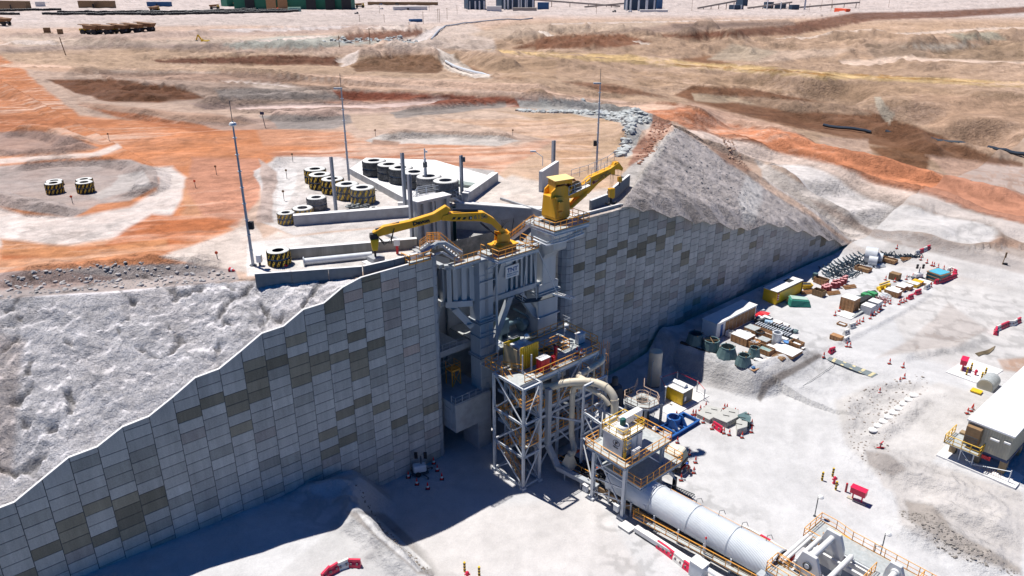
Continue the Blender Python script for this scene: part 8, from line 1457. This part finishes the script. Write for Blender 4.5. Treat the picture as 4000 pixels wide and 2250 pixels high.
e=empty('tubular_gate',L(s0_-.8,w1_-1,1.6),'galvanised tubular gate with mesh beneath the switch room','gate');mk('frame',M_LSTEEL,lambda m:(m.tube([L(s0_-.9,w1_-3.5,1.6),L(s0_-.9,w1_-3.5,3.6)],.07,6),m.tube([L(s0_-.9,w1_+.8,1.6),L(s0_-.9,w1_+.8,3.4)],.07,6),m.tube([L(s0_-.9,w1_-3.5,2.0),L(s0_-.9,w1_+.8,3.2)],.06,6),m.tube([L(s0_-.9,w0_+.4,1.6),L(s0_-.9,w0_+.4,3.5)],.07,6),m.tube([L(s0_-.9,w0_+.4,3.3),L(s0_-.9,w1_-3.5,1.8)],.05,6)),e);mk('mesh',M_BROWN,lambda m:[m.tube([L(s0_-.6,w0_+3+k*.25,1.6),L(s0_-.6,w0_+3+k*.25,2.4)],.02,4)for k in range(10)],e)
p=at(3600+640/2.635,1400+430/2.635,1.6);e=empty('water_trailer',p,'tank trailer with a pale rounded hood and yellow chassis behind the switch room','trailer');b=MB();b.lathe(p+V3((0,.5,2.0)),[(1.15,0),(1.15,3.2)],20,'X',.75);b.build('tank',M_GRATE,e,smooth=True);mk('tank_end',M_TAN,lambda m:m.lathe(p+V3((0,.5,2.0)),[(1.0,-.05),(1.0,0)],20,'X',.75),e);mk('chassis',M_YEL2,lambda m:(m.box(p+V3((-.6,.2,.9)),(3.4,1.6,.3),.75),m.box(p+V3((-1.6,-.2,1.7)),(1.2,1.4,.2),.75)),e)
for k in range(2):mk('wheel',M_BLACK,lambda m:m.lathe(p+V3((-.6+k*1.4,-.5+k*1.2,.5)),[(.5,-.15),(.5,.15)],16,'X',2.3),e)
tag(mk('hose_coils',mat('tan_hose',(.22,.17,.10),.7),lambda m:[m.tube(smooth([onY(1780+6*k,1000+5*k)+V3((0,0,.1)),onY(1830+4*k,985+4*k)+V3((0,0,.1)),onY(1880,975+8*k)+V3((0,0,.1)),onY(1940-3*k,940+6*k)+V3((0,0,.1))]),.07,5)for k in range(5)],None),'bundle of tan hoses lying on the ground above the hydrant slab','hoses',kind='stuff')
tr=empty('tipper_truck',L(21.8,21.8,0),'white cabbed truck with green windscreen parked behind the container deck','truck')
tf=V3((UD[0]*.2+ND[0]*.98,UD[1]*.2+ND[1]*.98,0)).normalized();TC=at(2480+588/3.623,1500+925/3.623,2.95);TC.z=0;tn=V3((-tf.y,tf.x,0))
def TQ(a,b_,z_):return TC+tf*a+tn*b_+V3((0,0,z_))
def tbox(m,a0,a1,b0,b1,z0,z1,t=0.):m.hexa([TQ(a0,b0,z0),TQ(a0,b1,z0),TQ(a1,b1,z0),TQ(a1,b0,z0)][::-1]+[TQ(a0,b0,z1),TQ(a0,b1,z1),TQ(a1-t,b1,z1),TQ(a1-t,b0,z1)][::-1])
mk('cab',mat('cream_cab_paint',(.66,.60,.50),.35,var=.05),lambda m:(tbox(m,-1.2,1.25,-1.22,1.22,1.15,1.9),tbox(m,-1.2,1.2,-1.2,1.2,1.9,2.95,.35)),tr,bevel=.12)
mk('windscreen',mat('green_windscreen',(.01,.09,.07),.08,spec=.9,var=.02),lambda m:m.slab([TQ(1.235,-1.08,1.95),TQ(1.235,1.08,1.95),TQ(.93,1.02,2.8),TQ(.93,-1.02,2.8)],.03,tf),tr);mk('side_window',M_GLASS,lambda m:(m.slab([TQ(-.4,-1.215,1.95),TQ(.9,-1.215,1.95),TQ(.65,-1.21,2.65),TQ(-.4,-1.21,2.65)],.02,-tn),m.slab([TQ(-.4,1.215,1.95),TQ(.9,1.215,1.95),TQ(.65,1.21,2.65),TQ(-.4,1.21,2.65)],.02,tn)),tr)
mk('grille',M_BLACK,lambda m:(tbox(m,1.22,1.3,-1.1,1.1,1.25,1.8),tbox(m,1.2,1.42,-1.2,1.2,.45,1.1)),tr,bevel=.04);mk('roof_hatch',M_WPL,lambda m:tbox(m,-.6,.2,-.4,.4,2.95,3.02),tr);mk('chassis',M_DSTEEL,lambda m:tbox(m,-6.5,1.1,-.5,.5,.6,1.0),tr);mk('body_bin',M_BROWN,lambda m:tbox(m,-6.6,-1.5,-1.25,1.25,1.1,2.3),tr,bevel=.04);mk('red_bumper_stripe',M_RED,lambda m:tbox(m,1.4,1.44,-1.1,1.1,1.02,1.14),tr)
for a,b_ in((.2,1),(.2,-1),(-4.4,1),(-4.4,-1),(-5.6,1),(-5.6,-1)):mk('wheel',M_BLACK,lambda m:m.lathe(TQ(a,b_*1.08,.52),[(.3,-.16),(.52,-.14),(.52,.14),(.3,.16)],18,'X',math.atan2(tn.y,tn.x)),tr)
for b_ in(-1,1):mk('mirror',M_BLACK,lambda m:(m.box(TQ(1.2,b_*1.5,2.3),(.12,.22,.5)),m.tube([TQ(1.0,b_*1.2,2.6),TQ(1.2,b_*1.5,2.6)],.03,5)),tr);mk('headlight',M_WHITE,lambda m:m.box(TQ(1.43,b_*.95,.75),(.1,.3,.2),math.atan2(tf.y,tf.x)),tr)
def person(p,face,label):
 e=bpy.data.objects.new('person',None);e.location=p;e.rotation_euler=(0,0,face);link(e);bpy.context.view_layer.update();tag(e,label,'person')
 def skin(name,chains,m_,sub=2):
  me=bpy.data.meshes.new(name);vs,es,rs=[],[],[];root_=None
  for ch in chains:
   prev=None
   for(x,y,z,r)in ch:
    key=None
    for i,v in enumerate(vs):
     if(V3(v)-V3((x,y,z))).length<1e-4:key=i
    if key is None:vs.append((x,y,z));rs.append(r);key=len(vs)-1
    if prev is not None and prev!=key:es.append((prev,key))
    prev=key
  me.from_pydata(vs,es,[]);o=bpy.data.objects.new(name,me);link(o);o.parent=e
  md=o.modifiers.new('skin','SKIN')
  for i,sv in enumerate(me.skin_vertices[0].data):sv.radius=(rs[i],rs[i]*.85);sv.use_root=(i==0)
  sb=o.modifiers.new('sub','SUBSURF');sb.levels=sub;sb.render_levels=sub;md.use_smooth_shade=True;me.materials.append(m_);return o
 skinm=mat('skin_tone',(.42,.24,.16),.6,var=.03)
 arms_=[[(0,.30,1.36,.13),(-.21,.30,1.36,.07),(-.27,.40,1.14,.052),(-.2,.55,.95,.042),(-.17,.6,.88,.04)],[(0,.30,1.36,.13),(.21,.30,1.36,.07),(.27,.40,1.14,.052),(.2,.55,.95,.042),(.17,.6,.88,.04)]]
 legs_=[[(0,0,.98,.15),(-.11,0,.9,.11),(-.15,.08,.5,.075),(-.17,-.02,.1,.055),(-.17,.02,.05,.05),(-.18,.2,.04,.045)],[(0,0,.98,.15),(.11,0,.9,.11),(.16,.12,.5,.075),(.2,.04,.1,.055),(.2,.08,.05,.05),(.21,.26,.04,.045)]]
 skin('body',[[(0,0,.98,.13),(0,.14,1.18,.13),(0,.30,1.36,.13),(0,.36,1.47,.055),(0,.42,1.56,.085),(0,.45,1.66,.09)]]+arms_+legs_,skinm)
 skin('trousers',[[(0,0,.98,.165)]+[tuple(q[:3])+(q[3]+.022,)for q in legs_[0][1:4]],[(0,0,.98,.165)]+[tuple(q[:3])+(q[3]+.022,)for q in legs_[1][1:4]]],mat('khaki_trousers',(.28,.22,.16),.9))
 skin('jacket',[[(0,.02,1.02,.17),(0,.14,1.18,.165),(0,.30,1.36,.16)]]+[[tuple(q[:3])+(q[3]+.025,)for q in a[:4]]for a in arms_],M_RED)
 skin('boots',[[(-.17,-.02,.16,.07),(-.17,.02,.06,.065),(-.18,.2,.05,.055)]],M_BLACK);skin('boots',[[(.2,.04,.16,.07),(.2,.08,.06,.065),(.21,.26,.05,.055)]],M_BLACK)
 b=MB();b.lathe((0,.43,1.67),[(.15,-.02),(.145,0),(.12,.1),(.06,.15),(.01,.16)],16);b.slab([(-.12,.5,1.655),(.12,.5,1.655),(.08,.64,1.64),(-.08,.64,1.64)],.015,(0,0,1));b.build('hard_hat',mat('blue_hard_hat',(.02,.12,.55),.3),e,local=True,smooth=True)
 b=MB()
 for s_ in(-1,1):
  b.tube([(s_*.17,.6,.88),(s_*.165,.64,.82)],[.038,.042],8)
  for f_ in range(4):b.tube([(s_*(.135+f_*.02),.645,.815),(s_*(.135+f_*.02),.665,.775-.004*(f_%2)),(s_*(.135+f_*.02),.65,.745)],.0095,5)
  b.tube([(s_*.135,.63,.85),(s_*.11,.66,.82)],.011,5)
 b.build('glove',M_DSTEEL,e,local=True)
 b=MB()
 for s_ in(-1,1):b.lathe((s_*.035,.535,1.62),[(.016,-.004),(.016,.004)],8,'X',1.57)
 b.lathe((0,.545,1.59),[(.018,-.01),(.008,.02)],6,'X',1.57);b.box((0,.535,1.55),(.05,.01,.012));b.build('face_features',M_BROWN,e,local=True)
 b=MB();b.slab([(-.15,.1,1.28),(.15,.1,1.28),(.13,-.06,1.04),(-.13,-.06,1.04)],.02,(0,-.6,.4));b.build('reflective_stripe',M_WPL,e,local=True)
person(onF(757,1255),2.2,'worker in red jacket, khaki trousers and blue hard hat bending beside the truck')
bm_=onF(700,1285);tag(mk('pipe_hose',M_WPL,lambda m:m.tube([onF(660,1300)+V3((0,0,.1)),onF(720,1270)+V3((0,0,.15)),onF(750,1250)+V3((0,0,.3))],.06,6),None),'short pale hose on the ground at the worker\'s feet','hose')
p=at(2200+960/2.576,1700+1*460/2.576,0.);e=empty('arched_stand',onK(1050,560),'dark steel arched stand beside the truck and conveyor head','frame');q=onK(1060,570);mk('posts',M_BLACK,lambda m:(m.bar(onK(965,520),onK(965,520)+V3((0,0,2.2)),.3),m.bar(onK(1110,580),onK(1110,580)+V3((0,0,2.4)),.4)),e);mk('hoop',M_LSTEEL,lambda m:[m.tube([onK(965,520)+V3((0,k*.3,2.2)),(onK(965,520)+onK(1110,580))/2+V3((0,k*.3,2.9)),onK(1110,580)+V3((0,k*.3,2.4))],.05,5)for k in range(-2,3)],e)
e=empty('steel_ladder',onK(1210,600),'galvanised ladder frame lying on the pad behind the conveyor','ladder');A1,A2=onK(1000,520),onK(1290,640);mk('rails',M_DSTEEL,lambda m:[m.bar(A1+V3((o_,o_,.25)),A2+V3((o_,o_,.25)),.1)for o_ in(0,.5)],e);mk('rungs',M_DSTEEL,lambda m:[m.bar(A1 .lerp(A2,k/12)+V3((0,0,.25)),A1 .lerp(A2,k/12)+V3((.5,.5,.25)),.06)for k in range(13)],e)
p=at(2150+870/3.516,1400+600/3.516,0.);e=empty('gyratory_shaft',p,'dark conical crusher shaft standing in shadow left of the octagonal platform','casting');b=MB();b.lathe(p,[(1.7,0),(1.7,.5),(1.5,1.2),(1.1,2.8),(.5,3.1),(.45,4.3),(.35,4.4),(.01,4.4)],24);b.build('shaft',M_DSTEEL,e,smooth=True)
cab('control_cabinet','small dark cabinet in the wall shadow behind the octagonal platform','cabinet',29.5,30.9,6.4,7.2,0.,1.6,M_BROWN)
M_CARD=mat('cardboard',(.42,.30,.18),.9,var=.15,scale=2.);M_PIP=mat('grey_plastic_pipe',(.24,.27,.29),.5)
for k,(x,y,lx,ly,h,m_,lb)in enumerate([(820,905,1.2,.9,.5,M_CARD,'small carton between the white container and the large flat crate'),(985,930,1.1,.8,.45,M_LSTEEL,'grey box on the ground left of the round drum'),(1110,985,1.3,.8,.35,M_CARD,'flat carton in front of the pale cylinder'),(1210,985,1.6,.7,.3,M_GRATE,'grey grating panel right of the pale cylinder'),(1230,920,1.5,.8,.5,M_LSTEEL,'grey parts box behind the blue sheet'),(1075,740,1.6,.9,.9,M_TEAL,'teal box behind the far idler row'),(1400,1010,.9,.7,.5,M_CARD,'small carton at the very corner of the yard'),(1020,1120,2.2,.9,.25,M_LSTEEL,'thin pallet of pale sheets beside the crumpled white sheets'),(1010,735,1.1,.8,.8,M_WHITE,'white box between red sheet and idlers'),(1330,905,1.3,.9,.4,M_TEAL,'teal bag behind the open parts crate'),(800,860,.9,.7,.7,M_WPL,'white tub by the brown panels'),(1250,790,1.2,.9,.5,M_CARD,'carton beyond the far idler row')]):
 crate(onS(x,y),lx,ly,h,lb,body=m_,top=M_DUST,name='storage_box',grp='small boxes in the near yard')
for x,y,lb in[(640,520,'pipe bundle right of the small drum cluster'),(770,470,'pipe bundle in front of the large drum row'),(905,310,'pipe bundle right of the bent scrap crate'),(1010,300,'pipe bundle below the pale open ring'),(1230,240,'pipe bundle in front of the farthest row'),(940,520,'pipe bundle between green crates and brown crate'),(1240,440,'pipe bundle behind the rounded bundle crate'),(820,560,'pipe bundle above the black pump bodies'),(420,515,'pipe bundle in front of the yellow skip'),(1330,410,'pipe bundle beside the light tower')]:
 p=onY(x,y);tag(mk('pipe_bundle',rr_.choice([M_PIP,M_BLS,M_WOOD,M_LSTEEL]),lambda m:[m.tube([p+V3((-1.3,-.5+.2*k,.14+.2*(k%2))),p+V3((1.3,.3+.2*k,.14+.2*(k%2)))],.1,6)for k in range(6)],None),lb,'pipes','pipe bundles in the yard')
def fD(x,y,z0=11.):
 p=sD(x,y,z0)
 for _ in range(6):p=sD(x,y,.5*p.z+.5*zup(p))
 return p
def fb(m,x0,x1,yb,yt,dep=14.,off=0.):
 a,b_=fD(x0,yb),fD(x1,yb);k=math.hypot(a.x,a.y)/1868.;h=(yb-yt)*k;z0=min(a.z,b_.z)-1.5
 d=(b_-a).normalized();nn=V3((-d.y,d.x,0));a=a+nn*off;b_=b_+nn*off
 m.hexa([V3((q.x,q.y,z0))for q in(a,b_,b_+nn*dep,a+nn*dep)]+[V3((q.x,q.y,z0+1.5+h))for q in(a,b_,b_+nn*dep,a+nn*dep)])
M_FG=mat('workshop_green',(.02,.16,.09),.6,var=.1,scale=.1);M_NAVY=mat('navy_cladding',(.03,.06,.10),.6,var=.2,scale=.15);M_BEL=mat('belt_gallery',(.34,.30,.26),.8,var=.1);M_FBL=mat('far_blue',(.02,.09,.22),.6)
e=empty('workshop_hall',fD(730,26),'green workshop hall with dark bays at the top left edge of the view','building');mk('walls',M_FG,lambda m:(fb(m,590,880,24,-14,40),fb(m,572,592,16,-6,30)),e)
for k,x in enumerate((618,672,700,772,820,860)):mk('bay_door',M_WOOD if x in(672,700)else M_DARK,lambda m:fb(m,x,x+24,24.2,2,.5,-.8),e)
mk('red_roof_signs',M_WPL,lambda m:fb(m,600,870,-4,-6,.5,-1.),e)
e=empty('small_shed',fD(742,28),'small pale green shed in front of the workshop hall','shed');mk('walls',mat('pale_green_wall',(.3,.48,.38),.7),lambda m:fb(m,726,758,30,20,9),e);mk('roof',M_WPL,lambda m:fb(m,725,759,20,18,10,-.3),e)
for x0,x1,yb,yt,m_,lb in[(0,68,26,8,M_BROWN,'long brown store building at the top left corner'),(198,285,20,6,M_BROWN,'low brown building behind the tyre rows'),(370,428,16,7,M_FBL,'row of blue containers left of the workshop hall'),(90,115,16,7,M_WPL,'small white office left of the low brown building'),(925,1100,13,6,M_BROWN,'low fence like store right of the workshop hall'),(1033,1063,56,49,M_FBL,'lone dark blue container on the pale plain'),(990,1075,25,17,M_WPL,'line of white and blue trailers right of the workshop hall')]:
 e=empty('site_building',fD((x0+x1)/2,yb),lb,'building');mk('walls',m_,lambda m:fb(m,x0,x1,yb,yt,8),e);mk('roof',M_WPL,lambda m:fb(m,x0,x1,yt,yt-.8,8.5,-.3),e);mk('door',M_DARK,lambda m:fb(m,x0*.6+x1*.4,x0*.55+x1*.45,yb,yb*.4+yt*.6,.4,-.5),e)
def plant(lb,bodies,floors,cols):
 e=empty('process_plant',fD(bodies[0][0],bodies[0][2]),lb,'plant building')
 mk('walls',M_NAVY,lambda m:[fb(m,*b_)for b_ in bodies],e);mk('floor_slabs',M_BEL,lambda m:[fb(m,x0,x1,y,y-.8,2,-2.5)for x0,x1,y in floors],e);mk('steel_columns',M_LSTEEL,lambda m:[fb(m,x,x+1.2,yb,yt,2,-4)for x,yb,yt in cols],e)
plant('dark blue concentrator building with white columns at the top centre',[(1178,1222,24,-10,40),(1262,1345,22,-12,40)],[(1262,1345,6),(1262,1345,13),(1178,1222,14),(1262,1345,20)],[(x,24,2)for x in range(1264,1345,9)]+[(x,24,5)for x in range(1180,1222,11)])
plant('dark blue screening building with the belt galleries right of centre',[(1578,1650,26,-12,30)],[(1578,1650,5),(1578,1650,12),(1578,1650,19)],[(x,27,4)for x in range(1580,1650,10)])
plant('narrow dark tower with a striped top on the right of the belt galleries',[(1846,1870,24,14,12),(1850,1868,14,-8,10)],[(1844,1872,15)],[(1846,24,14),(1868,24,14)])
plant('low cluster of grey mill units left of the orange container',[(1925,1945,22,8,10),(1948,1975,22,12,12),(1992,2010,24,14,8)],[(1920,1990,18)],[(1926,24,0),(1960,24,8),(2018,24,-2)])
for x0,x1,yb,yt,m_,lb in[(1224,1262,28,17,M_WPL,'white roofed green walled shed before the concentrator building'),(1290,1350,27,20,M_BEL,'long beige unit right of the white roofed shed'),(1352,1380,24,8,M_FBL,'blue machine frame right of the concentrator building'),(1654,1666,22,2,M_FBL,'tall bright blue silo by the screening building'),(1610,1680,30,25,M_WPL,'row of white units below the screening building'),(2098,2128,29,22,M_ORANGE,'bright orange container on the far right plain')]:
 e=empty('site_unit',fD((x0+x1)/2,yb),lb,'unit');mk('walls',m_,lambda m:fb(m,x0,x1,yb,yt,7),e,bevel=.2);mk('roof',M_WPL,lambda m:fb(m,x0-.5,x1+.5,yt,yt-.7,8,-.4),e)
def gal(a,b_,lb,z1,z2):
 e=empty('belt_gallery',fD(*a),lb,'conveyor');A,B=fD(a[0],a[1]),fD(b_[0],a[1]);A.z+=z1;B.z+=z2;mk('gallery',M_BEL,lambda m:m.bar(A,B,3.5,2.5),e);mk('trestles',M_BROWN,lambda m:[(m.bar(A.lerp(B,t),V3((*A.lerp(B,t)[:2],9)),.8))for t in(.15,.35,.55,.75,.95)],e)
gal((1470,19),(1665,0),'rising belt gallery running up to the screening building',1,12);gal((1560,17),(1330,0),'crossing belt gallery falling towards the right centre',1,12);gal((1755,22),(1850,0),'belt gallery left of the narrow dark tower',1,12);gal((1880,22),(1990,0),'belt gallery right of the narrow dark tower',1,10);gal((2010,20),(2160,4),'long thin belt gallery reaching the right plain',1,9)
for x,y,h,lb in[(496*.5-87+5,140,9,'leaning wooden pole on the left bank'),(855,130,9,'wooden pole behind the left brown heap'),(932,128,13,'wooden pole right of the blast rock'),(1065,60,13,'power pole by the pale track, left of a pair'),(1102,57,15,'power pole of the pair at the track'),(1106,57,15,'second power pole of the pair at the track'),(1125,50,14,'power pole right of the pair'),(967,57,9,'power pole left of the blue container'),(1150,36,12,'power pole below the concentrator, left'),(1175,30,12,'power pole below the concentrator, right'),(905,55,8,'power pole at the fence line'),(1080,28,12,'power pole far behind the blue container'),(955,33,10,'power pole behind the fence line'),(1030,78,8,'pole beside the pale track bend'),(1500,35,14,'power pole left of the screening building'),(1740,28,18,'power pole between the galleries'),(2065,26,15,'power pole on the right plain, left'),(2090,28,16,'power pole on the right plain, centre'),(2160,22,14,'power pole on the right plain, right'),(2235,18,13,'power pole beyond the right spoil'),(2035,30,12,'power pole beside the mill units')]:
 p=fD(x,y);p.z-=.4;e=empty('power_pole',p,lb,'pole','poles across the plain');mk('shaft',M_BROWN,lambda m:m.tube([p,p+V3((-1.2 if 'leaning' in lb else 0,0,h))],.22,6),e);mk('crossarm',M_BROWN,lambda m:m.bar(p+V3((-1.3,0,h-.8)),p+V3((1.3,0,h-.8)),.2),e)
def hauler(p,lb,rz,dump=0.):
 e=empty('haul_truck',p,lb,'haul truck','haul trucks parked on the plain',rz=rz);e.scale=(1.25,)*3
 def loc(name,m_,fn):b=MB();fn(b);return b.build(name,m_,e,local=True)
 loc('tray',mat('rust_tray',(.22,.12,.06),.8,var=.3,scale=.4)if 'rust_tray' not in bpy.data.materials else bpy.data.materials['rust_tray'],lambda m:(m.hexa([(-5,-3,3.2),(3,-3,3.6),(3,3,3.6),(-5,3,3.2),(-6.4,-3.9,5.6),(3.2,-3.7,6.2),(3.2,3.7,6.2),(-6.4,3.9,5.6)]),m.hexa([(3,-3.4,6.),(6.6,-3.2,6.4),(6.6,3.2,6.4),(3,3.4,6.),(3,-3.4,6.4),(6.6,-3.2,6.7),(6.6,3.2,6.7),(3,3.4,6.4)])))
 loc('cab',M_YEL2,lambda m:(m.box((4.8,-1.6,5.0),(2.2,2.2,2.0)),m.box((4.6,0,3.2),(3.6,6.0,1.4)),m.box((5.6,0,2.0),(1.6,3.4,1.8))));loc('chassis',M_DSTEEL,lambda m:m.box((0,0,2.2),(10,2.2,1.4)))
 for x,y in((4.2,-2.6),(4.2,2.6),(-3.6,-2.4),(-3.6,2.4)):loc('wheel',M_BLACK,lambda m:m.lathe((x,y,1.75),[(.8,-.7),(1.75,-.6),(1.75,.6),(.8,.7)],18,'X',1.571))
for x,y,lb,rz in[(231,87,'haul truck at the left end of the front pair',3.0),(262,87,'haul truck at the right end of the front pair',3.05),(302,85,'haul truck at the left of the middle three',3.0),(335,83,'haul truck in the middle of the middle three',3.1),(368,80,'haul truck at the right of the middle three with a loaded tray',3.1),(10,64,'haul truck cut by the left edge',2.8),(540,24,'yellow haul truck left of the workshop hall',0.3),(600,17,'haul truck standing by the workshop hall corner',.1),(905,20,'haul truck at the right end of the workshop hall',.2),(390,30,'haul truck body standing among the tyre rows',1.4)]:hauler(fD(x,y),lb,rz)
for x,y,sx_,lb in[(120,84,5,'upright rusty tray panel left of the parked haul trucks'),(153,88,4,'small brown box left of the parked haul trucks')]:
 p=fD(x,y);tag(mk('scrap_tray',M_BROWN,lambda m:(m.box(p+V3((0,0,2.4)),(sx_,2.5,4.6),.3),m.box(p+V3((2,-3,.4)),(sx_+3,1.5,.7),.3)),None,bevel=.15),lb,'tray')
p=fD(517,113);e=empty('excavator',p,'yellow excavator working beside the pale blast rock','excavator');mk('tracks',M_BLACK,lambda m:(m.box(p+V3((0,-1.4,.6)),(5.2,.8,1.2)),m.box(p+V3((0,1.4,.6)),(5.2,.8,1.2))),e,bevel=.2);mk('house',M_YEL2,lambda m:(m.box(p+V3((.6,0,2.2)),(4.4,3.2,1.8)),m.box(p+V3((-1.4,-1.,2.9)),(1.6,1.3,2.0))),e,bevel=.1);mk('boom',M_YEL2,lambda m:(m.bar(p+V3((-1.6,0,2.4)),p+V3((-4.2,0,6.6)),.6,.9),m.bar(p+V3((-4.2,0,6.6)),p+V3((-5.8,0,3.0)),.5,.7)),e);mk('bucket',M_DSTEEL,lambda m:m.box(p+V3((-5.7,0,2.2)),(1.6,1.6,1.5),.1),e,bevel=.1)
ft_=MB();ft_.lathe((0,0,0),[(.9,.1),(1.7,.0),(1.9,.25),(1.9,1.3),(1.7,1.55),(.9,1.5)],12,closed=True);ftm=bpy.data.meshes.new('tyre_carcass');ftm.from_pydata(ft_.v,[],ft_.f);ftm.materials.append(M_BLACK);ftm.materials.append(M_TYW)
ftm.polygons.foreach_set('material_index',[1 if(p_.normal.z>.8 and p_.center.z>1.4)else 0 for p_ in ftm.polygons])
for(x0,y0,x1,y1,n_,lb)in[(360,39,747,30,62,'far spare tyre in the front row of the tyre park'),(350,35,740,27,56,'far spare tyre in the second row of the tyre park'),(360,33,640,26,40,'far spare tyre in the back row of the tyre park'),(112,37,350,38,34,'far spare tyre in the low row left of the tyre park'),(0,29,150,26,22,'far spare tyre standing near the left edge'),(150,33,370,31,30,'far spare tyre in the row under the low brown building'),(0,37,45,38,8,'far spare tyre in the short row at the left edge')]:
 a,b_=fD(x0,y0),fD(x1,y1);ns=np.linspace(0,1,n_);ax_,ay_=a.x+(b_.x-a.x)*ns,a.y+(b_.y-a.y)*ns;s_=(ax_-WO[0])*UD[0]+(ay_-WO[1])*UD[1];w__=(ax_-WO[0])*ND[0]+(ay_-WO[1])*ND[1];zz=upper_z(ax_,ay_,s_,w__)
 for x,y,z in zip(ax_,ay_,zz):o=bpy.data.objects.new('tyre_barrier',ftm);o.location=(x,y,z);o.scale=(1.5,1.5,2.1);link(o);tag(o,lb,'tyre','spare tyres in the far tyre park')
def pipe(pts,r,lb,m_):
 P=[V3((*pb_(*q),0))for q in pts];Q=[]
 for q in P:q.z=zup(q)+r
 for a,b_ in zip(P[:-1],P[1:]):
  for k in range(4):q=a.lerp(b_,k/4);q.z=zup(q)+r*.8+.5;Q.append(q)
 tag(mk('pipeline',m_,lambda m:m.tube(Q+[P[-1]],r,8),None,smooth=True),lb,'pipeline')
M_BPI=mat('black_pipe',(.02,.035,.055),.4);pipe([(2070,321),(2130,330),(2190,339)],.5,'black pipeline, left stretch in the excavated ground on the right',M_BPI);pipe([(2225,344),(2330,362),(2440,382)],.55,'black pipeline, long middle stretch in the excavated ground on the right',M_BPI);pipe([(2480,388),(2540,397),(2600,406)],.55,'black pipeline, last stretch at the right edge',M_BPI)
pipe([(1103,142),(1118,148),(1122,165),(1165,183),(1232,200)],.55,'thin pale pipeline beside the pale track in the middle distance',M_LSTEEL);pipe([(1085,104),(1120,68),(1210,56),(1340,48)],.7,'thin grey pipeline along the edge of the far plain',M_STEEL)
p=onD(2520,668,False,3.5);e=empty('leaning_sign',p,'dark sign on a stake at the far right bank','sign');mk('stake',M_BROWN,lambda m:m.tube([p,p+V3((.3,0,2.6))],.09,6),e);mk('plate',M_BROWN,lambda m:m.box(p+V3((.3,0,2.3)),(.35,.1,1.2)),e);mk('foot',M_BLACK,lambda m:m.box(p+V3((.6,0,.3)),(.8,.5,.5)),e)
for k,(x,y,lb)in enumerate([(348,38,'a')]):pass
for x,y,lb,m_ in[(1030-15,24,'white pickup below the right trailers',M_WPL),(1545,31,'pickup standing left of the screening building',M_DSTEEL),(1585,31,'grey truck below the screening building',M_LSTEEL),(697,24,'orange loader before the workshop bays',M_ORANGE),(790,22,'orange loader in front of the second bay',M_ORANGE),(960,24,'pale truck right of the workshop hall',M_WPL),(1018+120*0-60,13,'blue truck behind the pale truck',M_FBL),(897,36,'small dark vehicle on the pale plain',M_DSTEEL)]:
 p=fD(x,y);e=empty('parked_truck',p,lb,'truck','vehicles parked on the plain');mk('body',m_,lambda m:(m.box(p+V3((0,0,1.4)),(5.5,2.4,1.4),.3),m.box(p+V3((1.2,.3,2.5)),(2.2,2.2,1.2),.3)),e,bevel=.15);mk('wheels',M_BLACK,lambda m:[m.box(p+V3((a,-1.0+.3*a,.5)),(1.1,.4,1.0),.3)for a in(-1.8,1.8)],e,bevel=.2)
SUB={'aircon_grille':'aircon_unit','winch_roof':'winch_house','winch_drum':'winch_house','fan_motor':'fan_housing','roof_handrail':'roof','balcony_rail':'balcony_deck','lettering':'board','rain_cover':'cabinet_body','jib_handrail':'jib','jib_head':'jib','emblem':'emblem_plate','mirror':'cab','windscreen':'cab','side_window':'cab','grille':'cab','roof_hatch':'cab','black_bands':'post','stripes':'carcass','dust_cap':'carcass','white_band':'cone_body','side_panel':'shell','notice_text':'safety_notice','lightning_rod':'shaft','lamp_ring':'shaft','siren_box':'shaft','lamp_shade':'post','cladding_ribs':'walls','bay_door':'walls','stiffener_ribs':'chamber_plate','hammer_bracket':'hammer','side_door':'housing','end_louvres':'housing','fork_opening':'barrier_body','handrail':'deck','yellow_edge_beam':'deck','dusty_top':'wall_body','drum_lid':'drum_body'}
base_=lambda n_:n_.split('.')[0]
for root in[o for o in C_.objects if o.parent is None and o.children]:
 ch={}
 for c in root.children:ch.setdefault(base_(c.name),c)
 for c in list(root.children):
  t=SUB.get(base_(c.name))
  if base_(c.name)=='door':t='cabinet_body' if 'cabinet_body' in ch else('shell' if 'shell' in ch else None)
  if t and t in ch and ch[t]is not c:c.parent=ch[t]
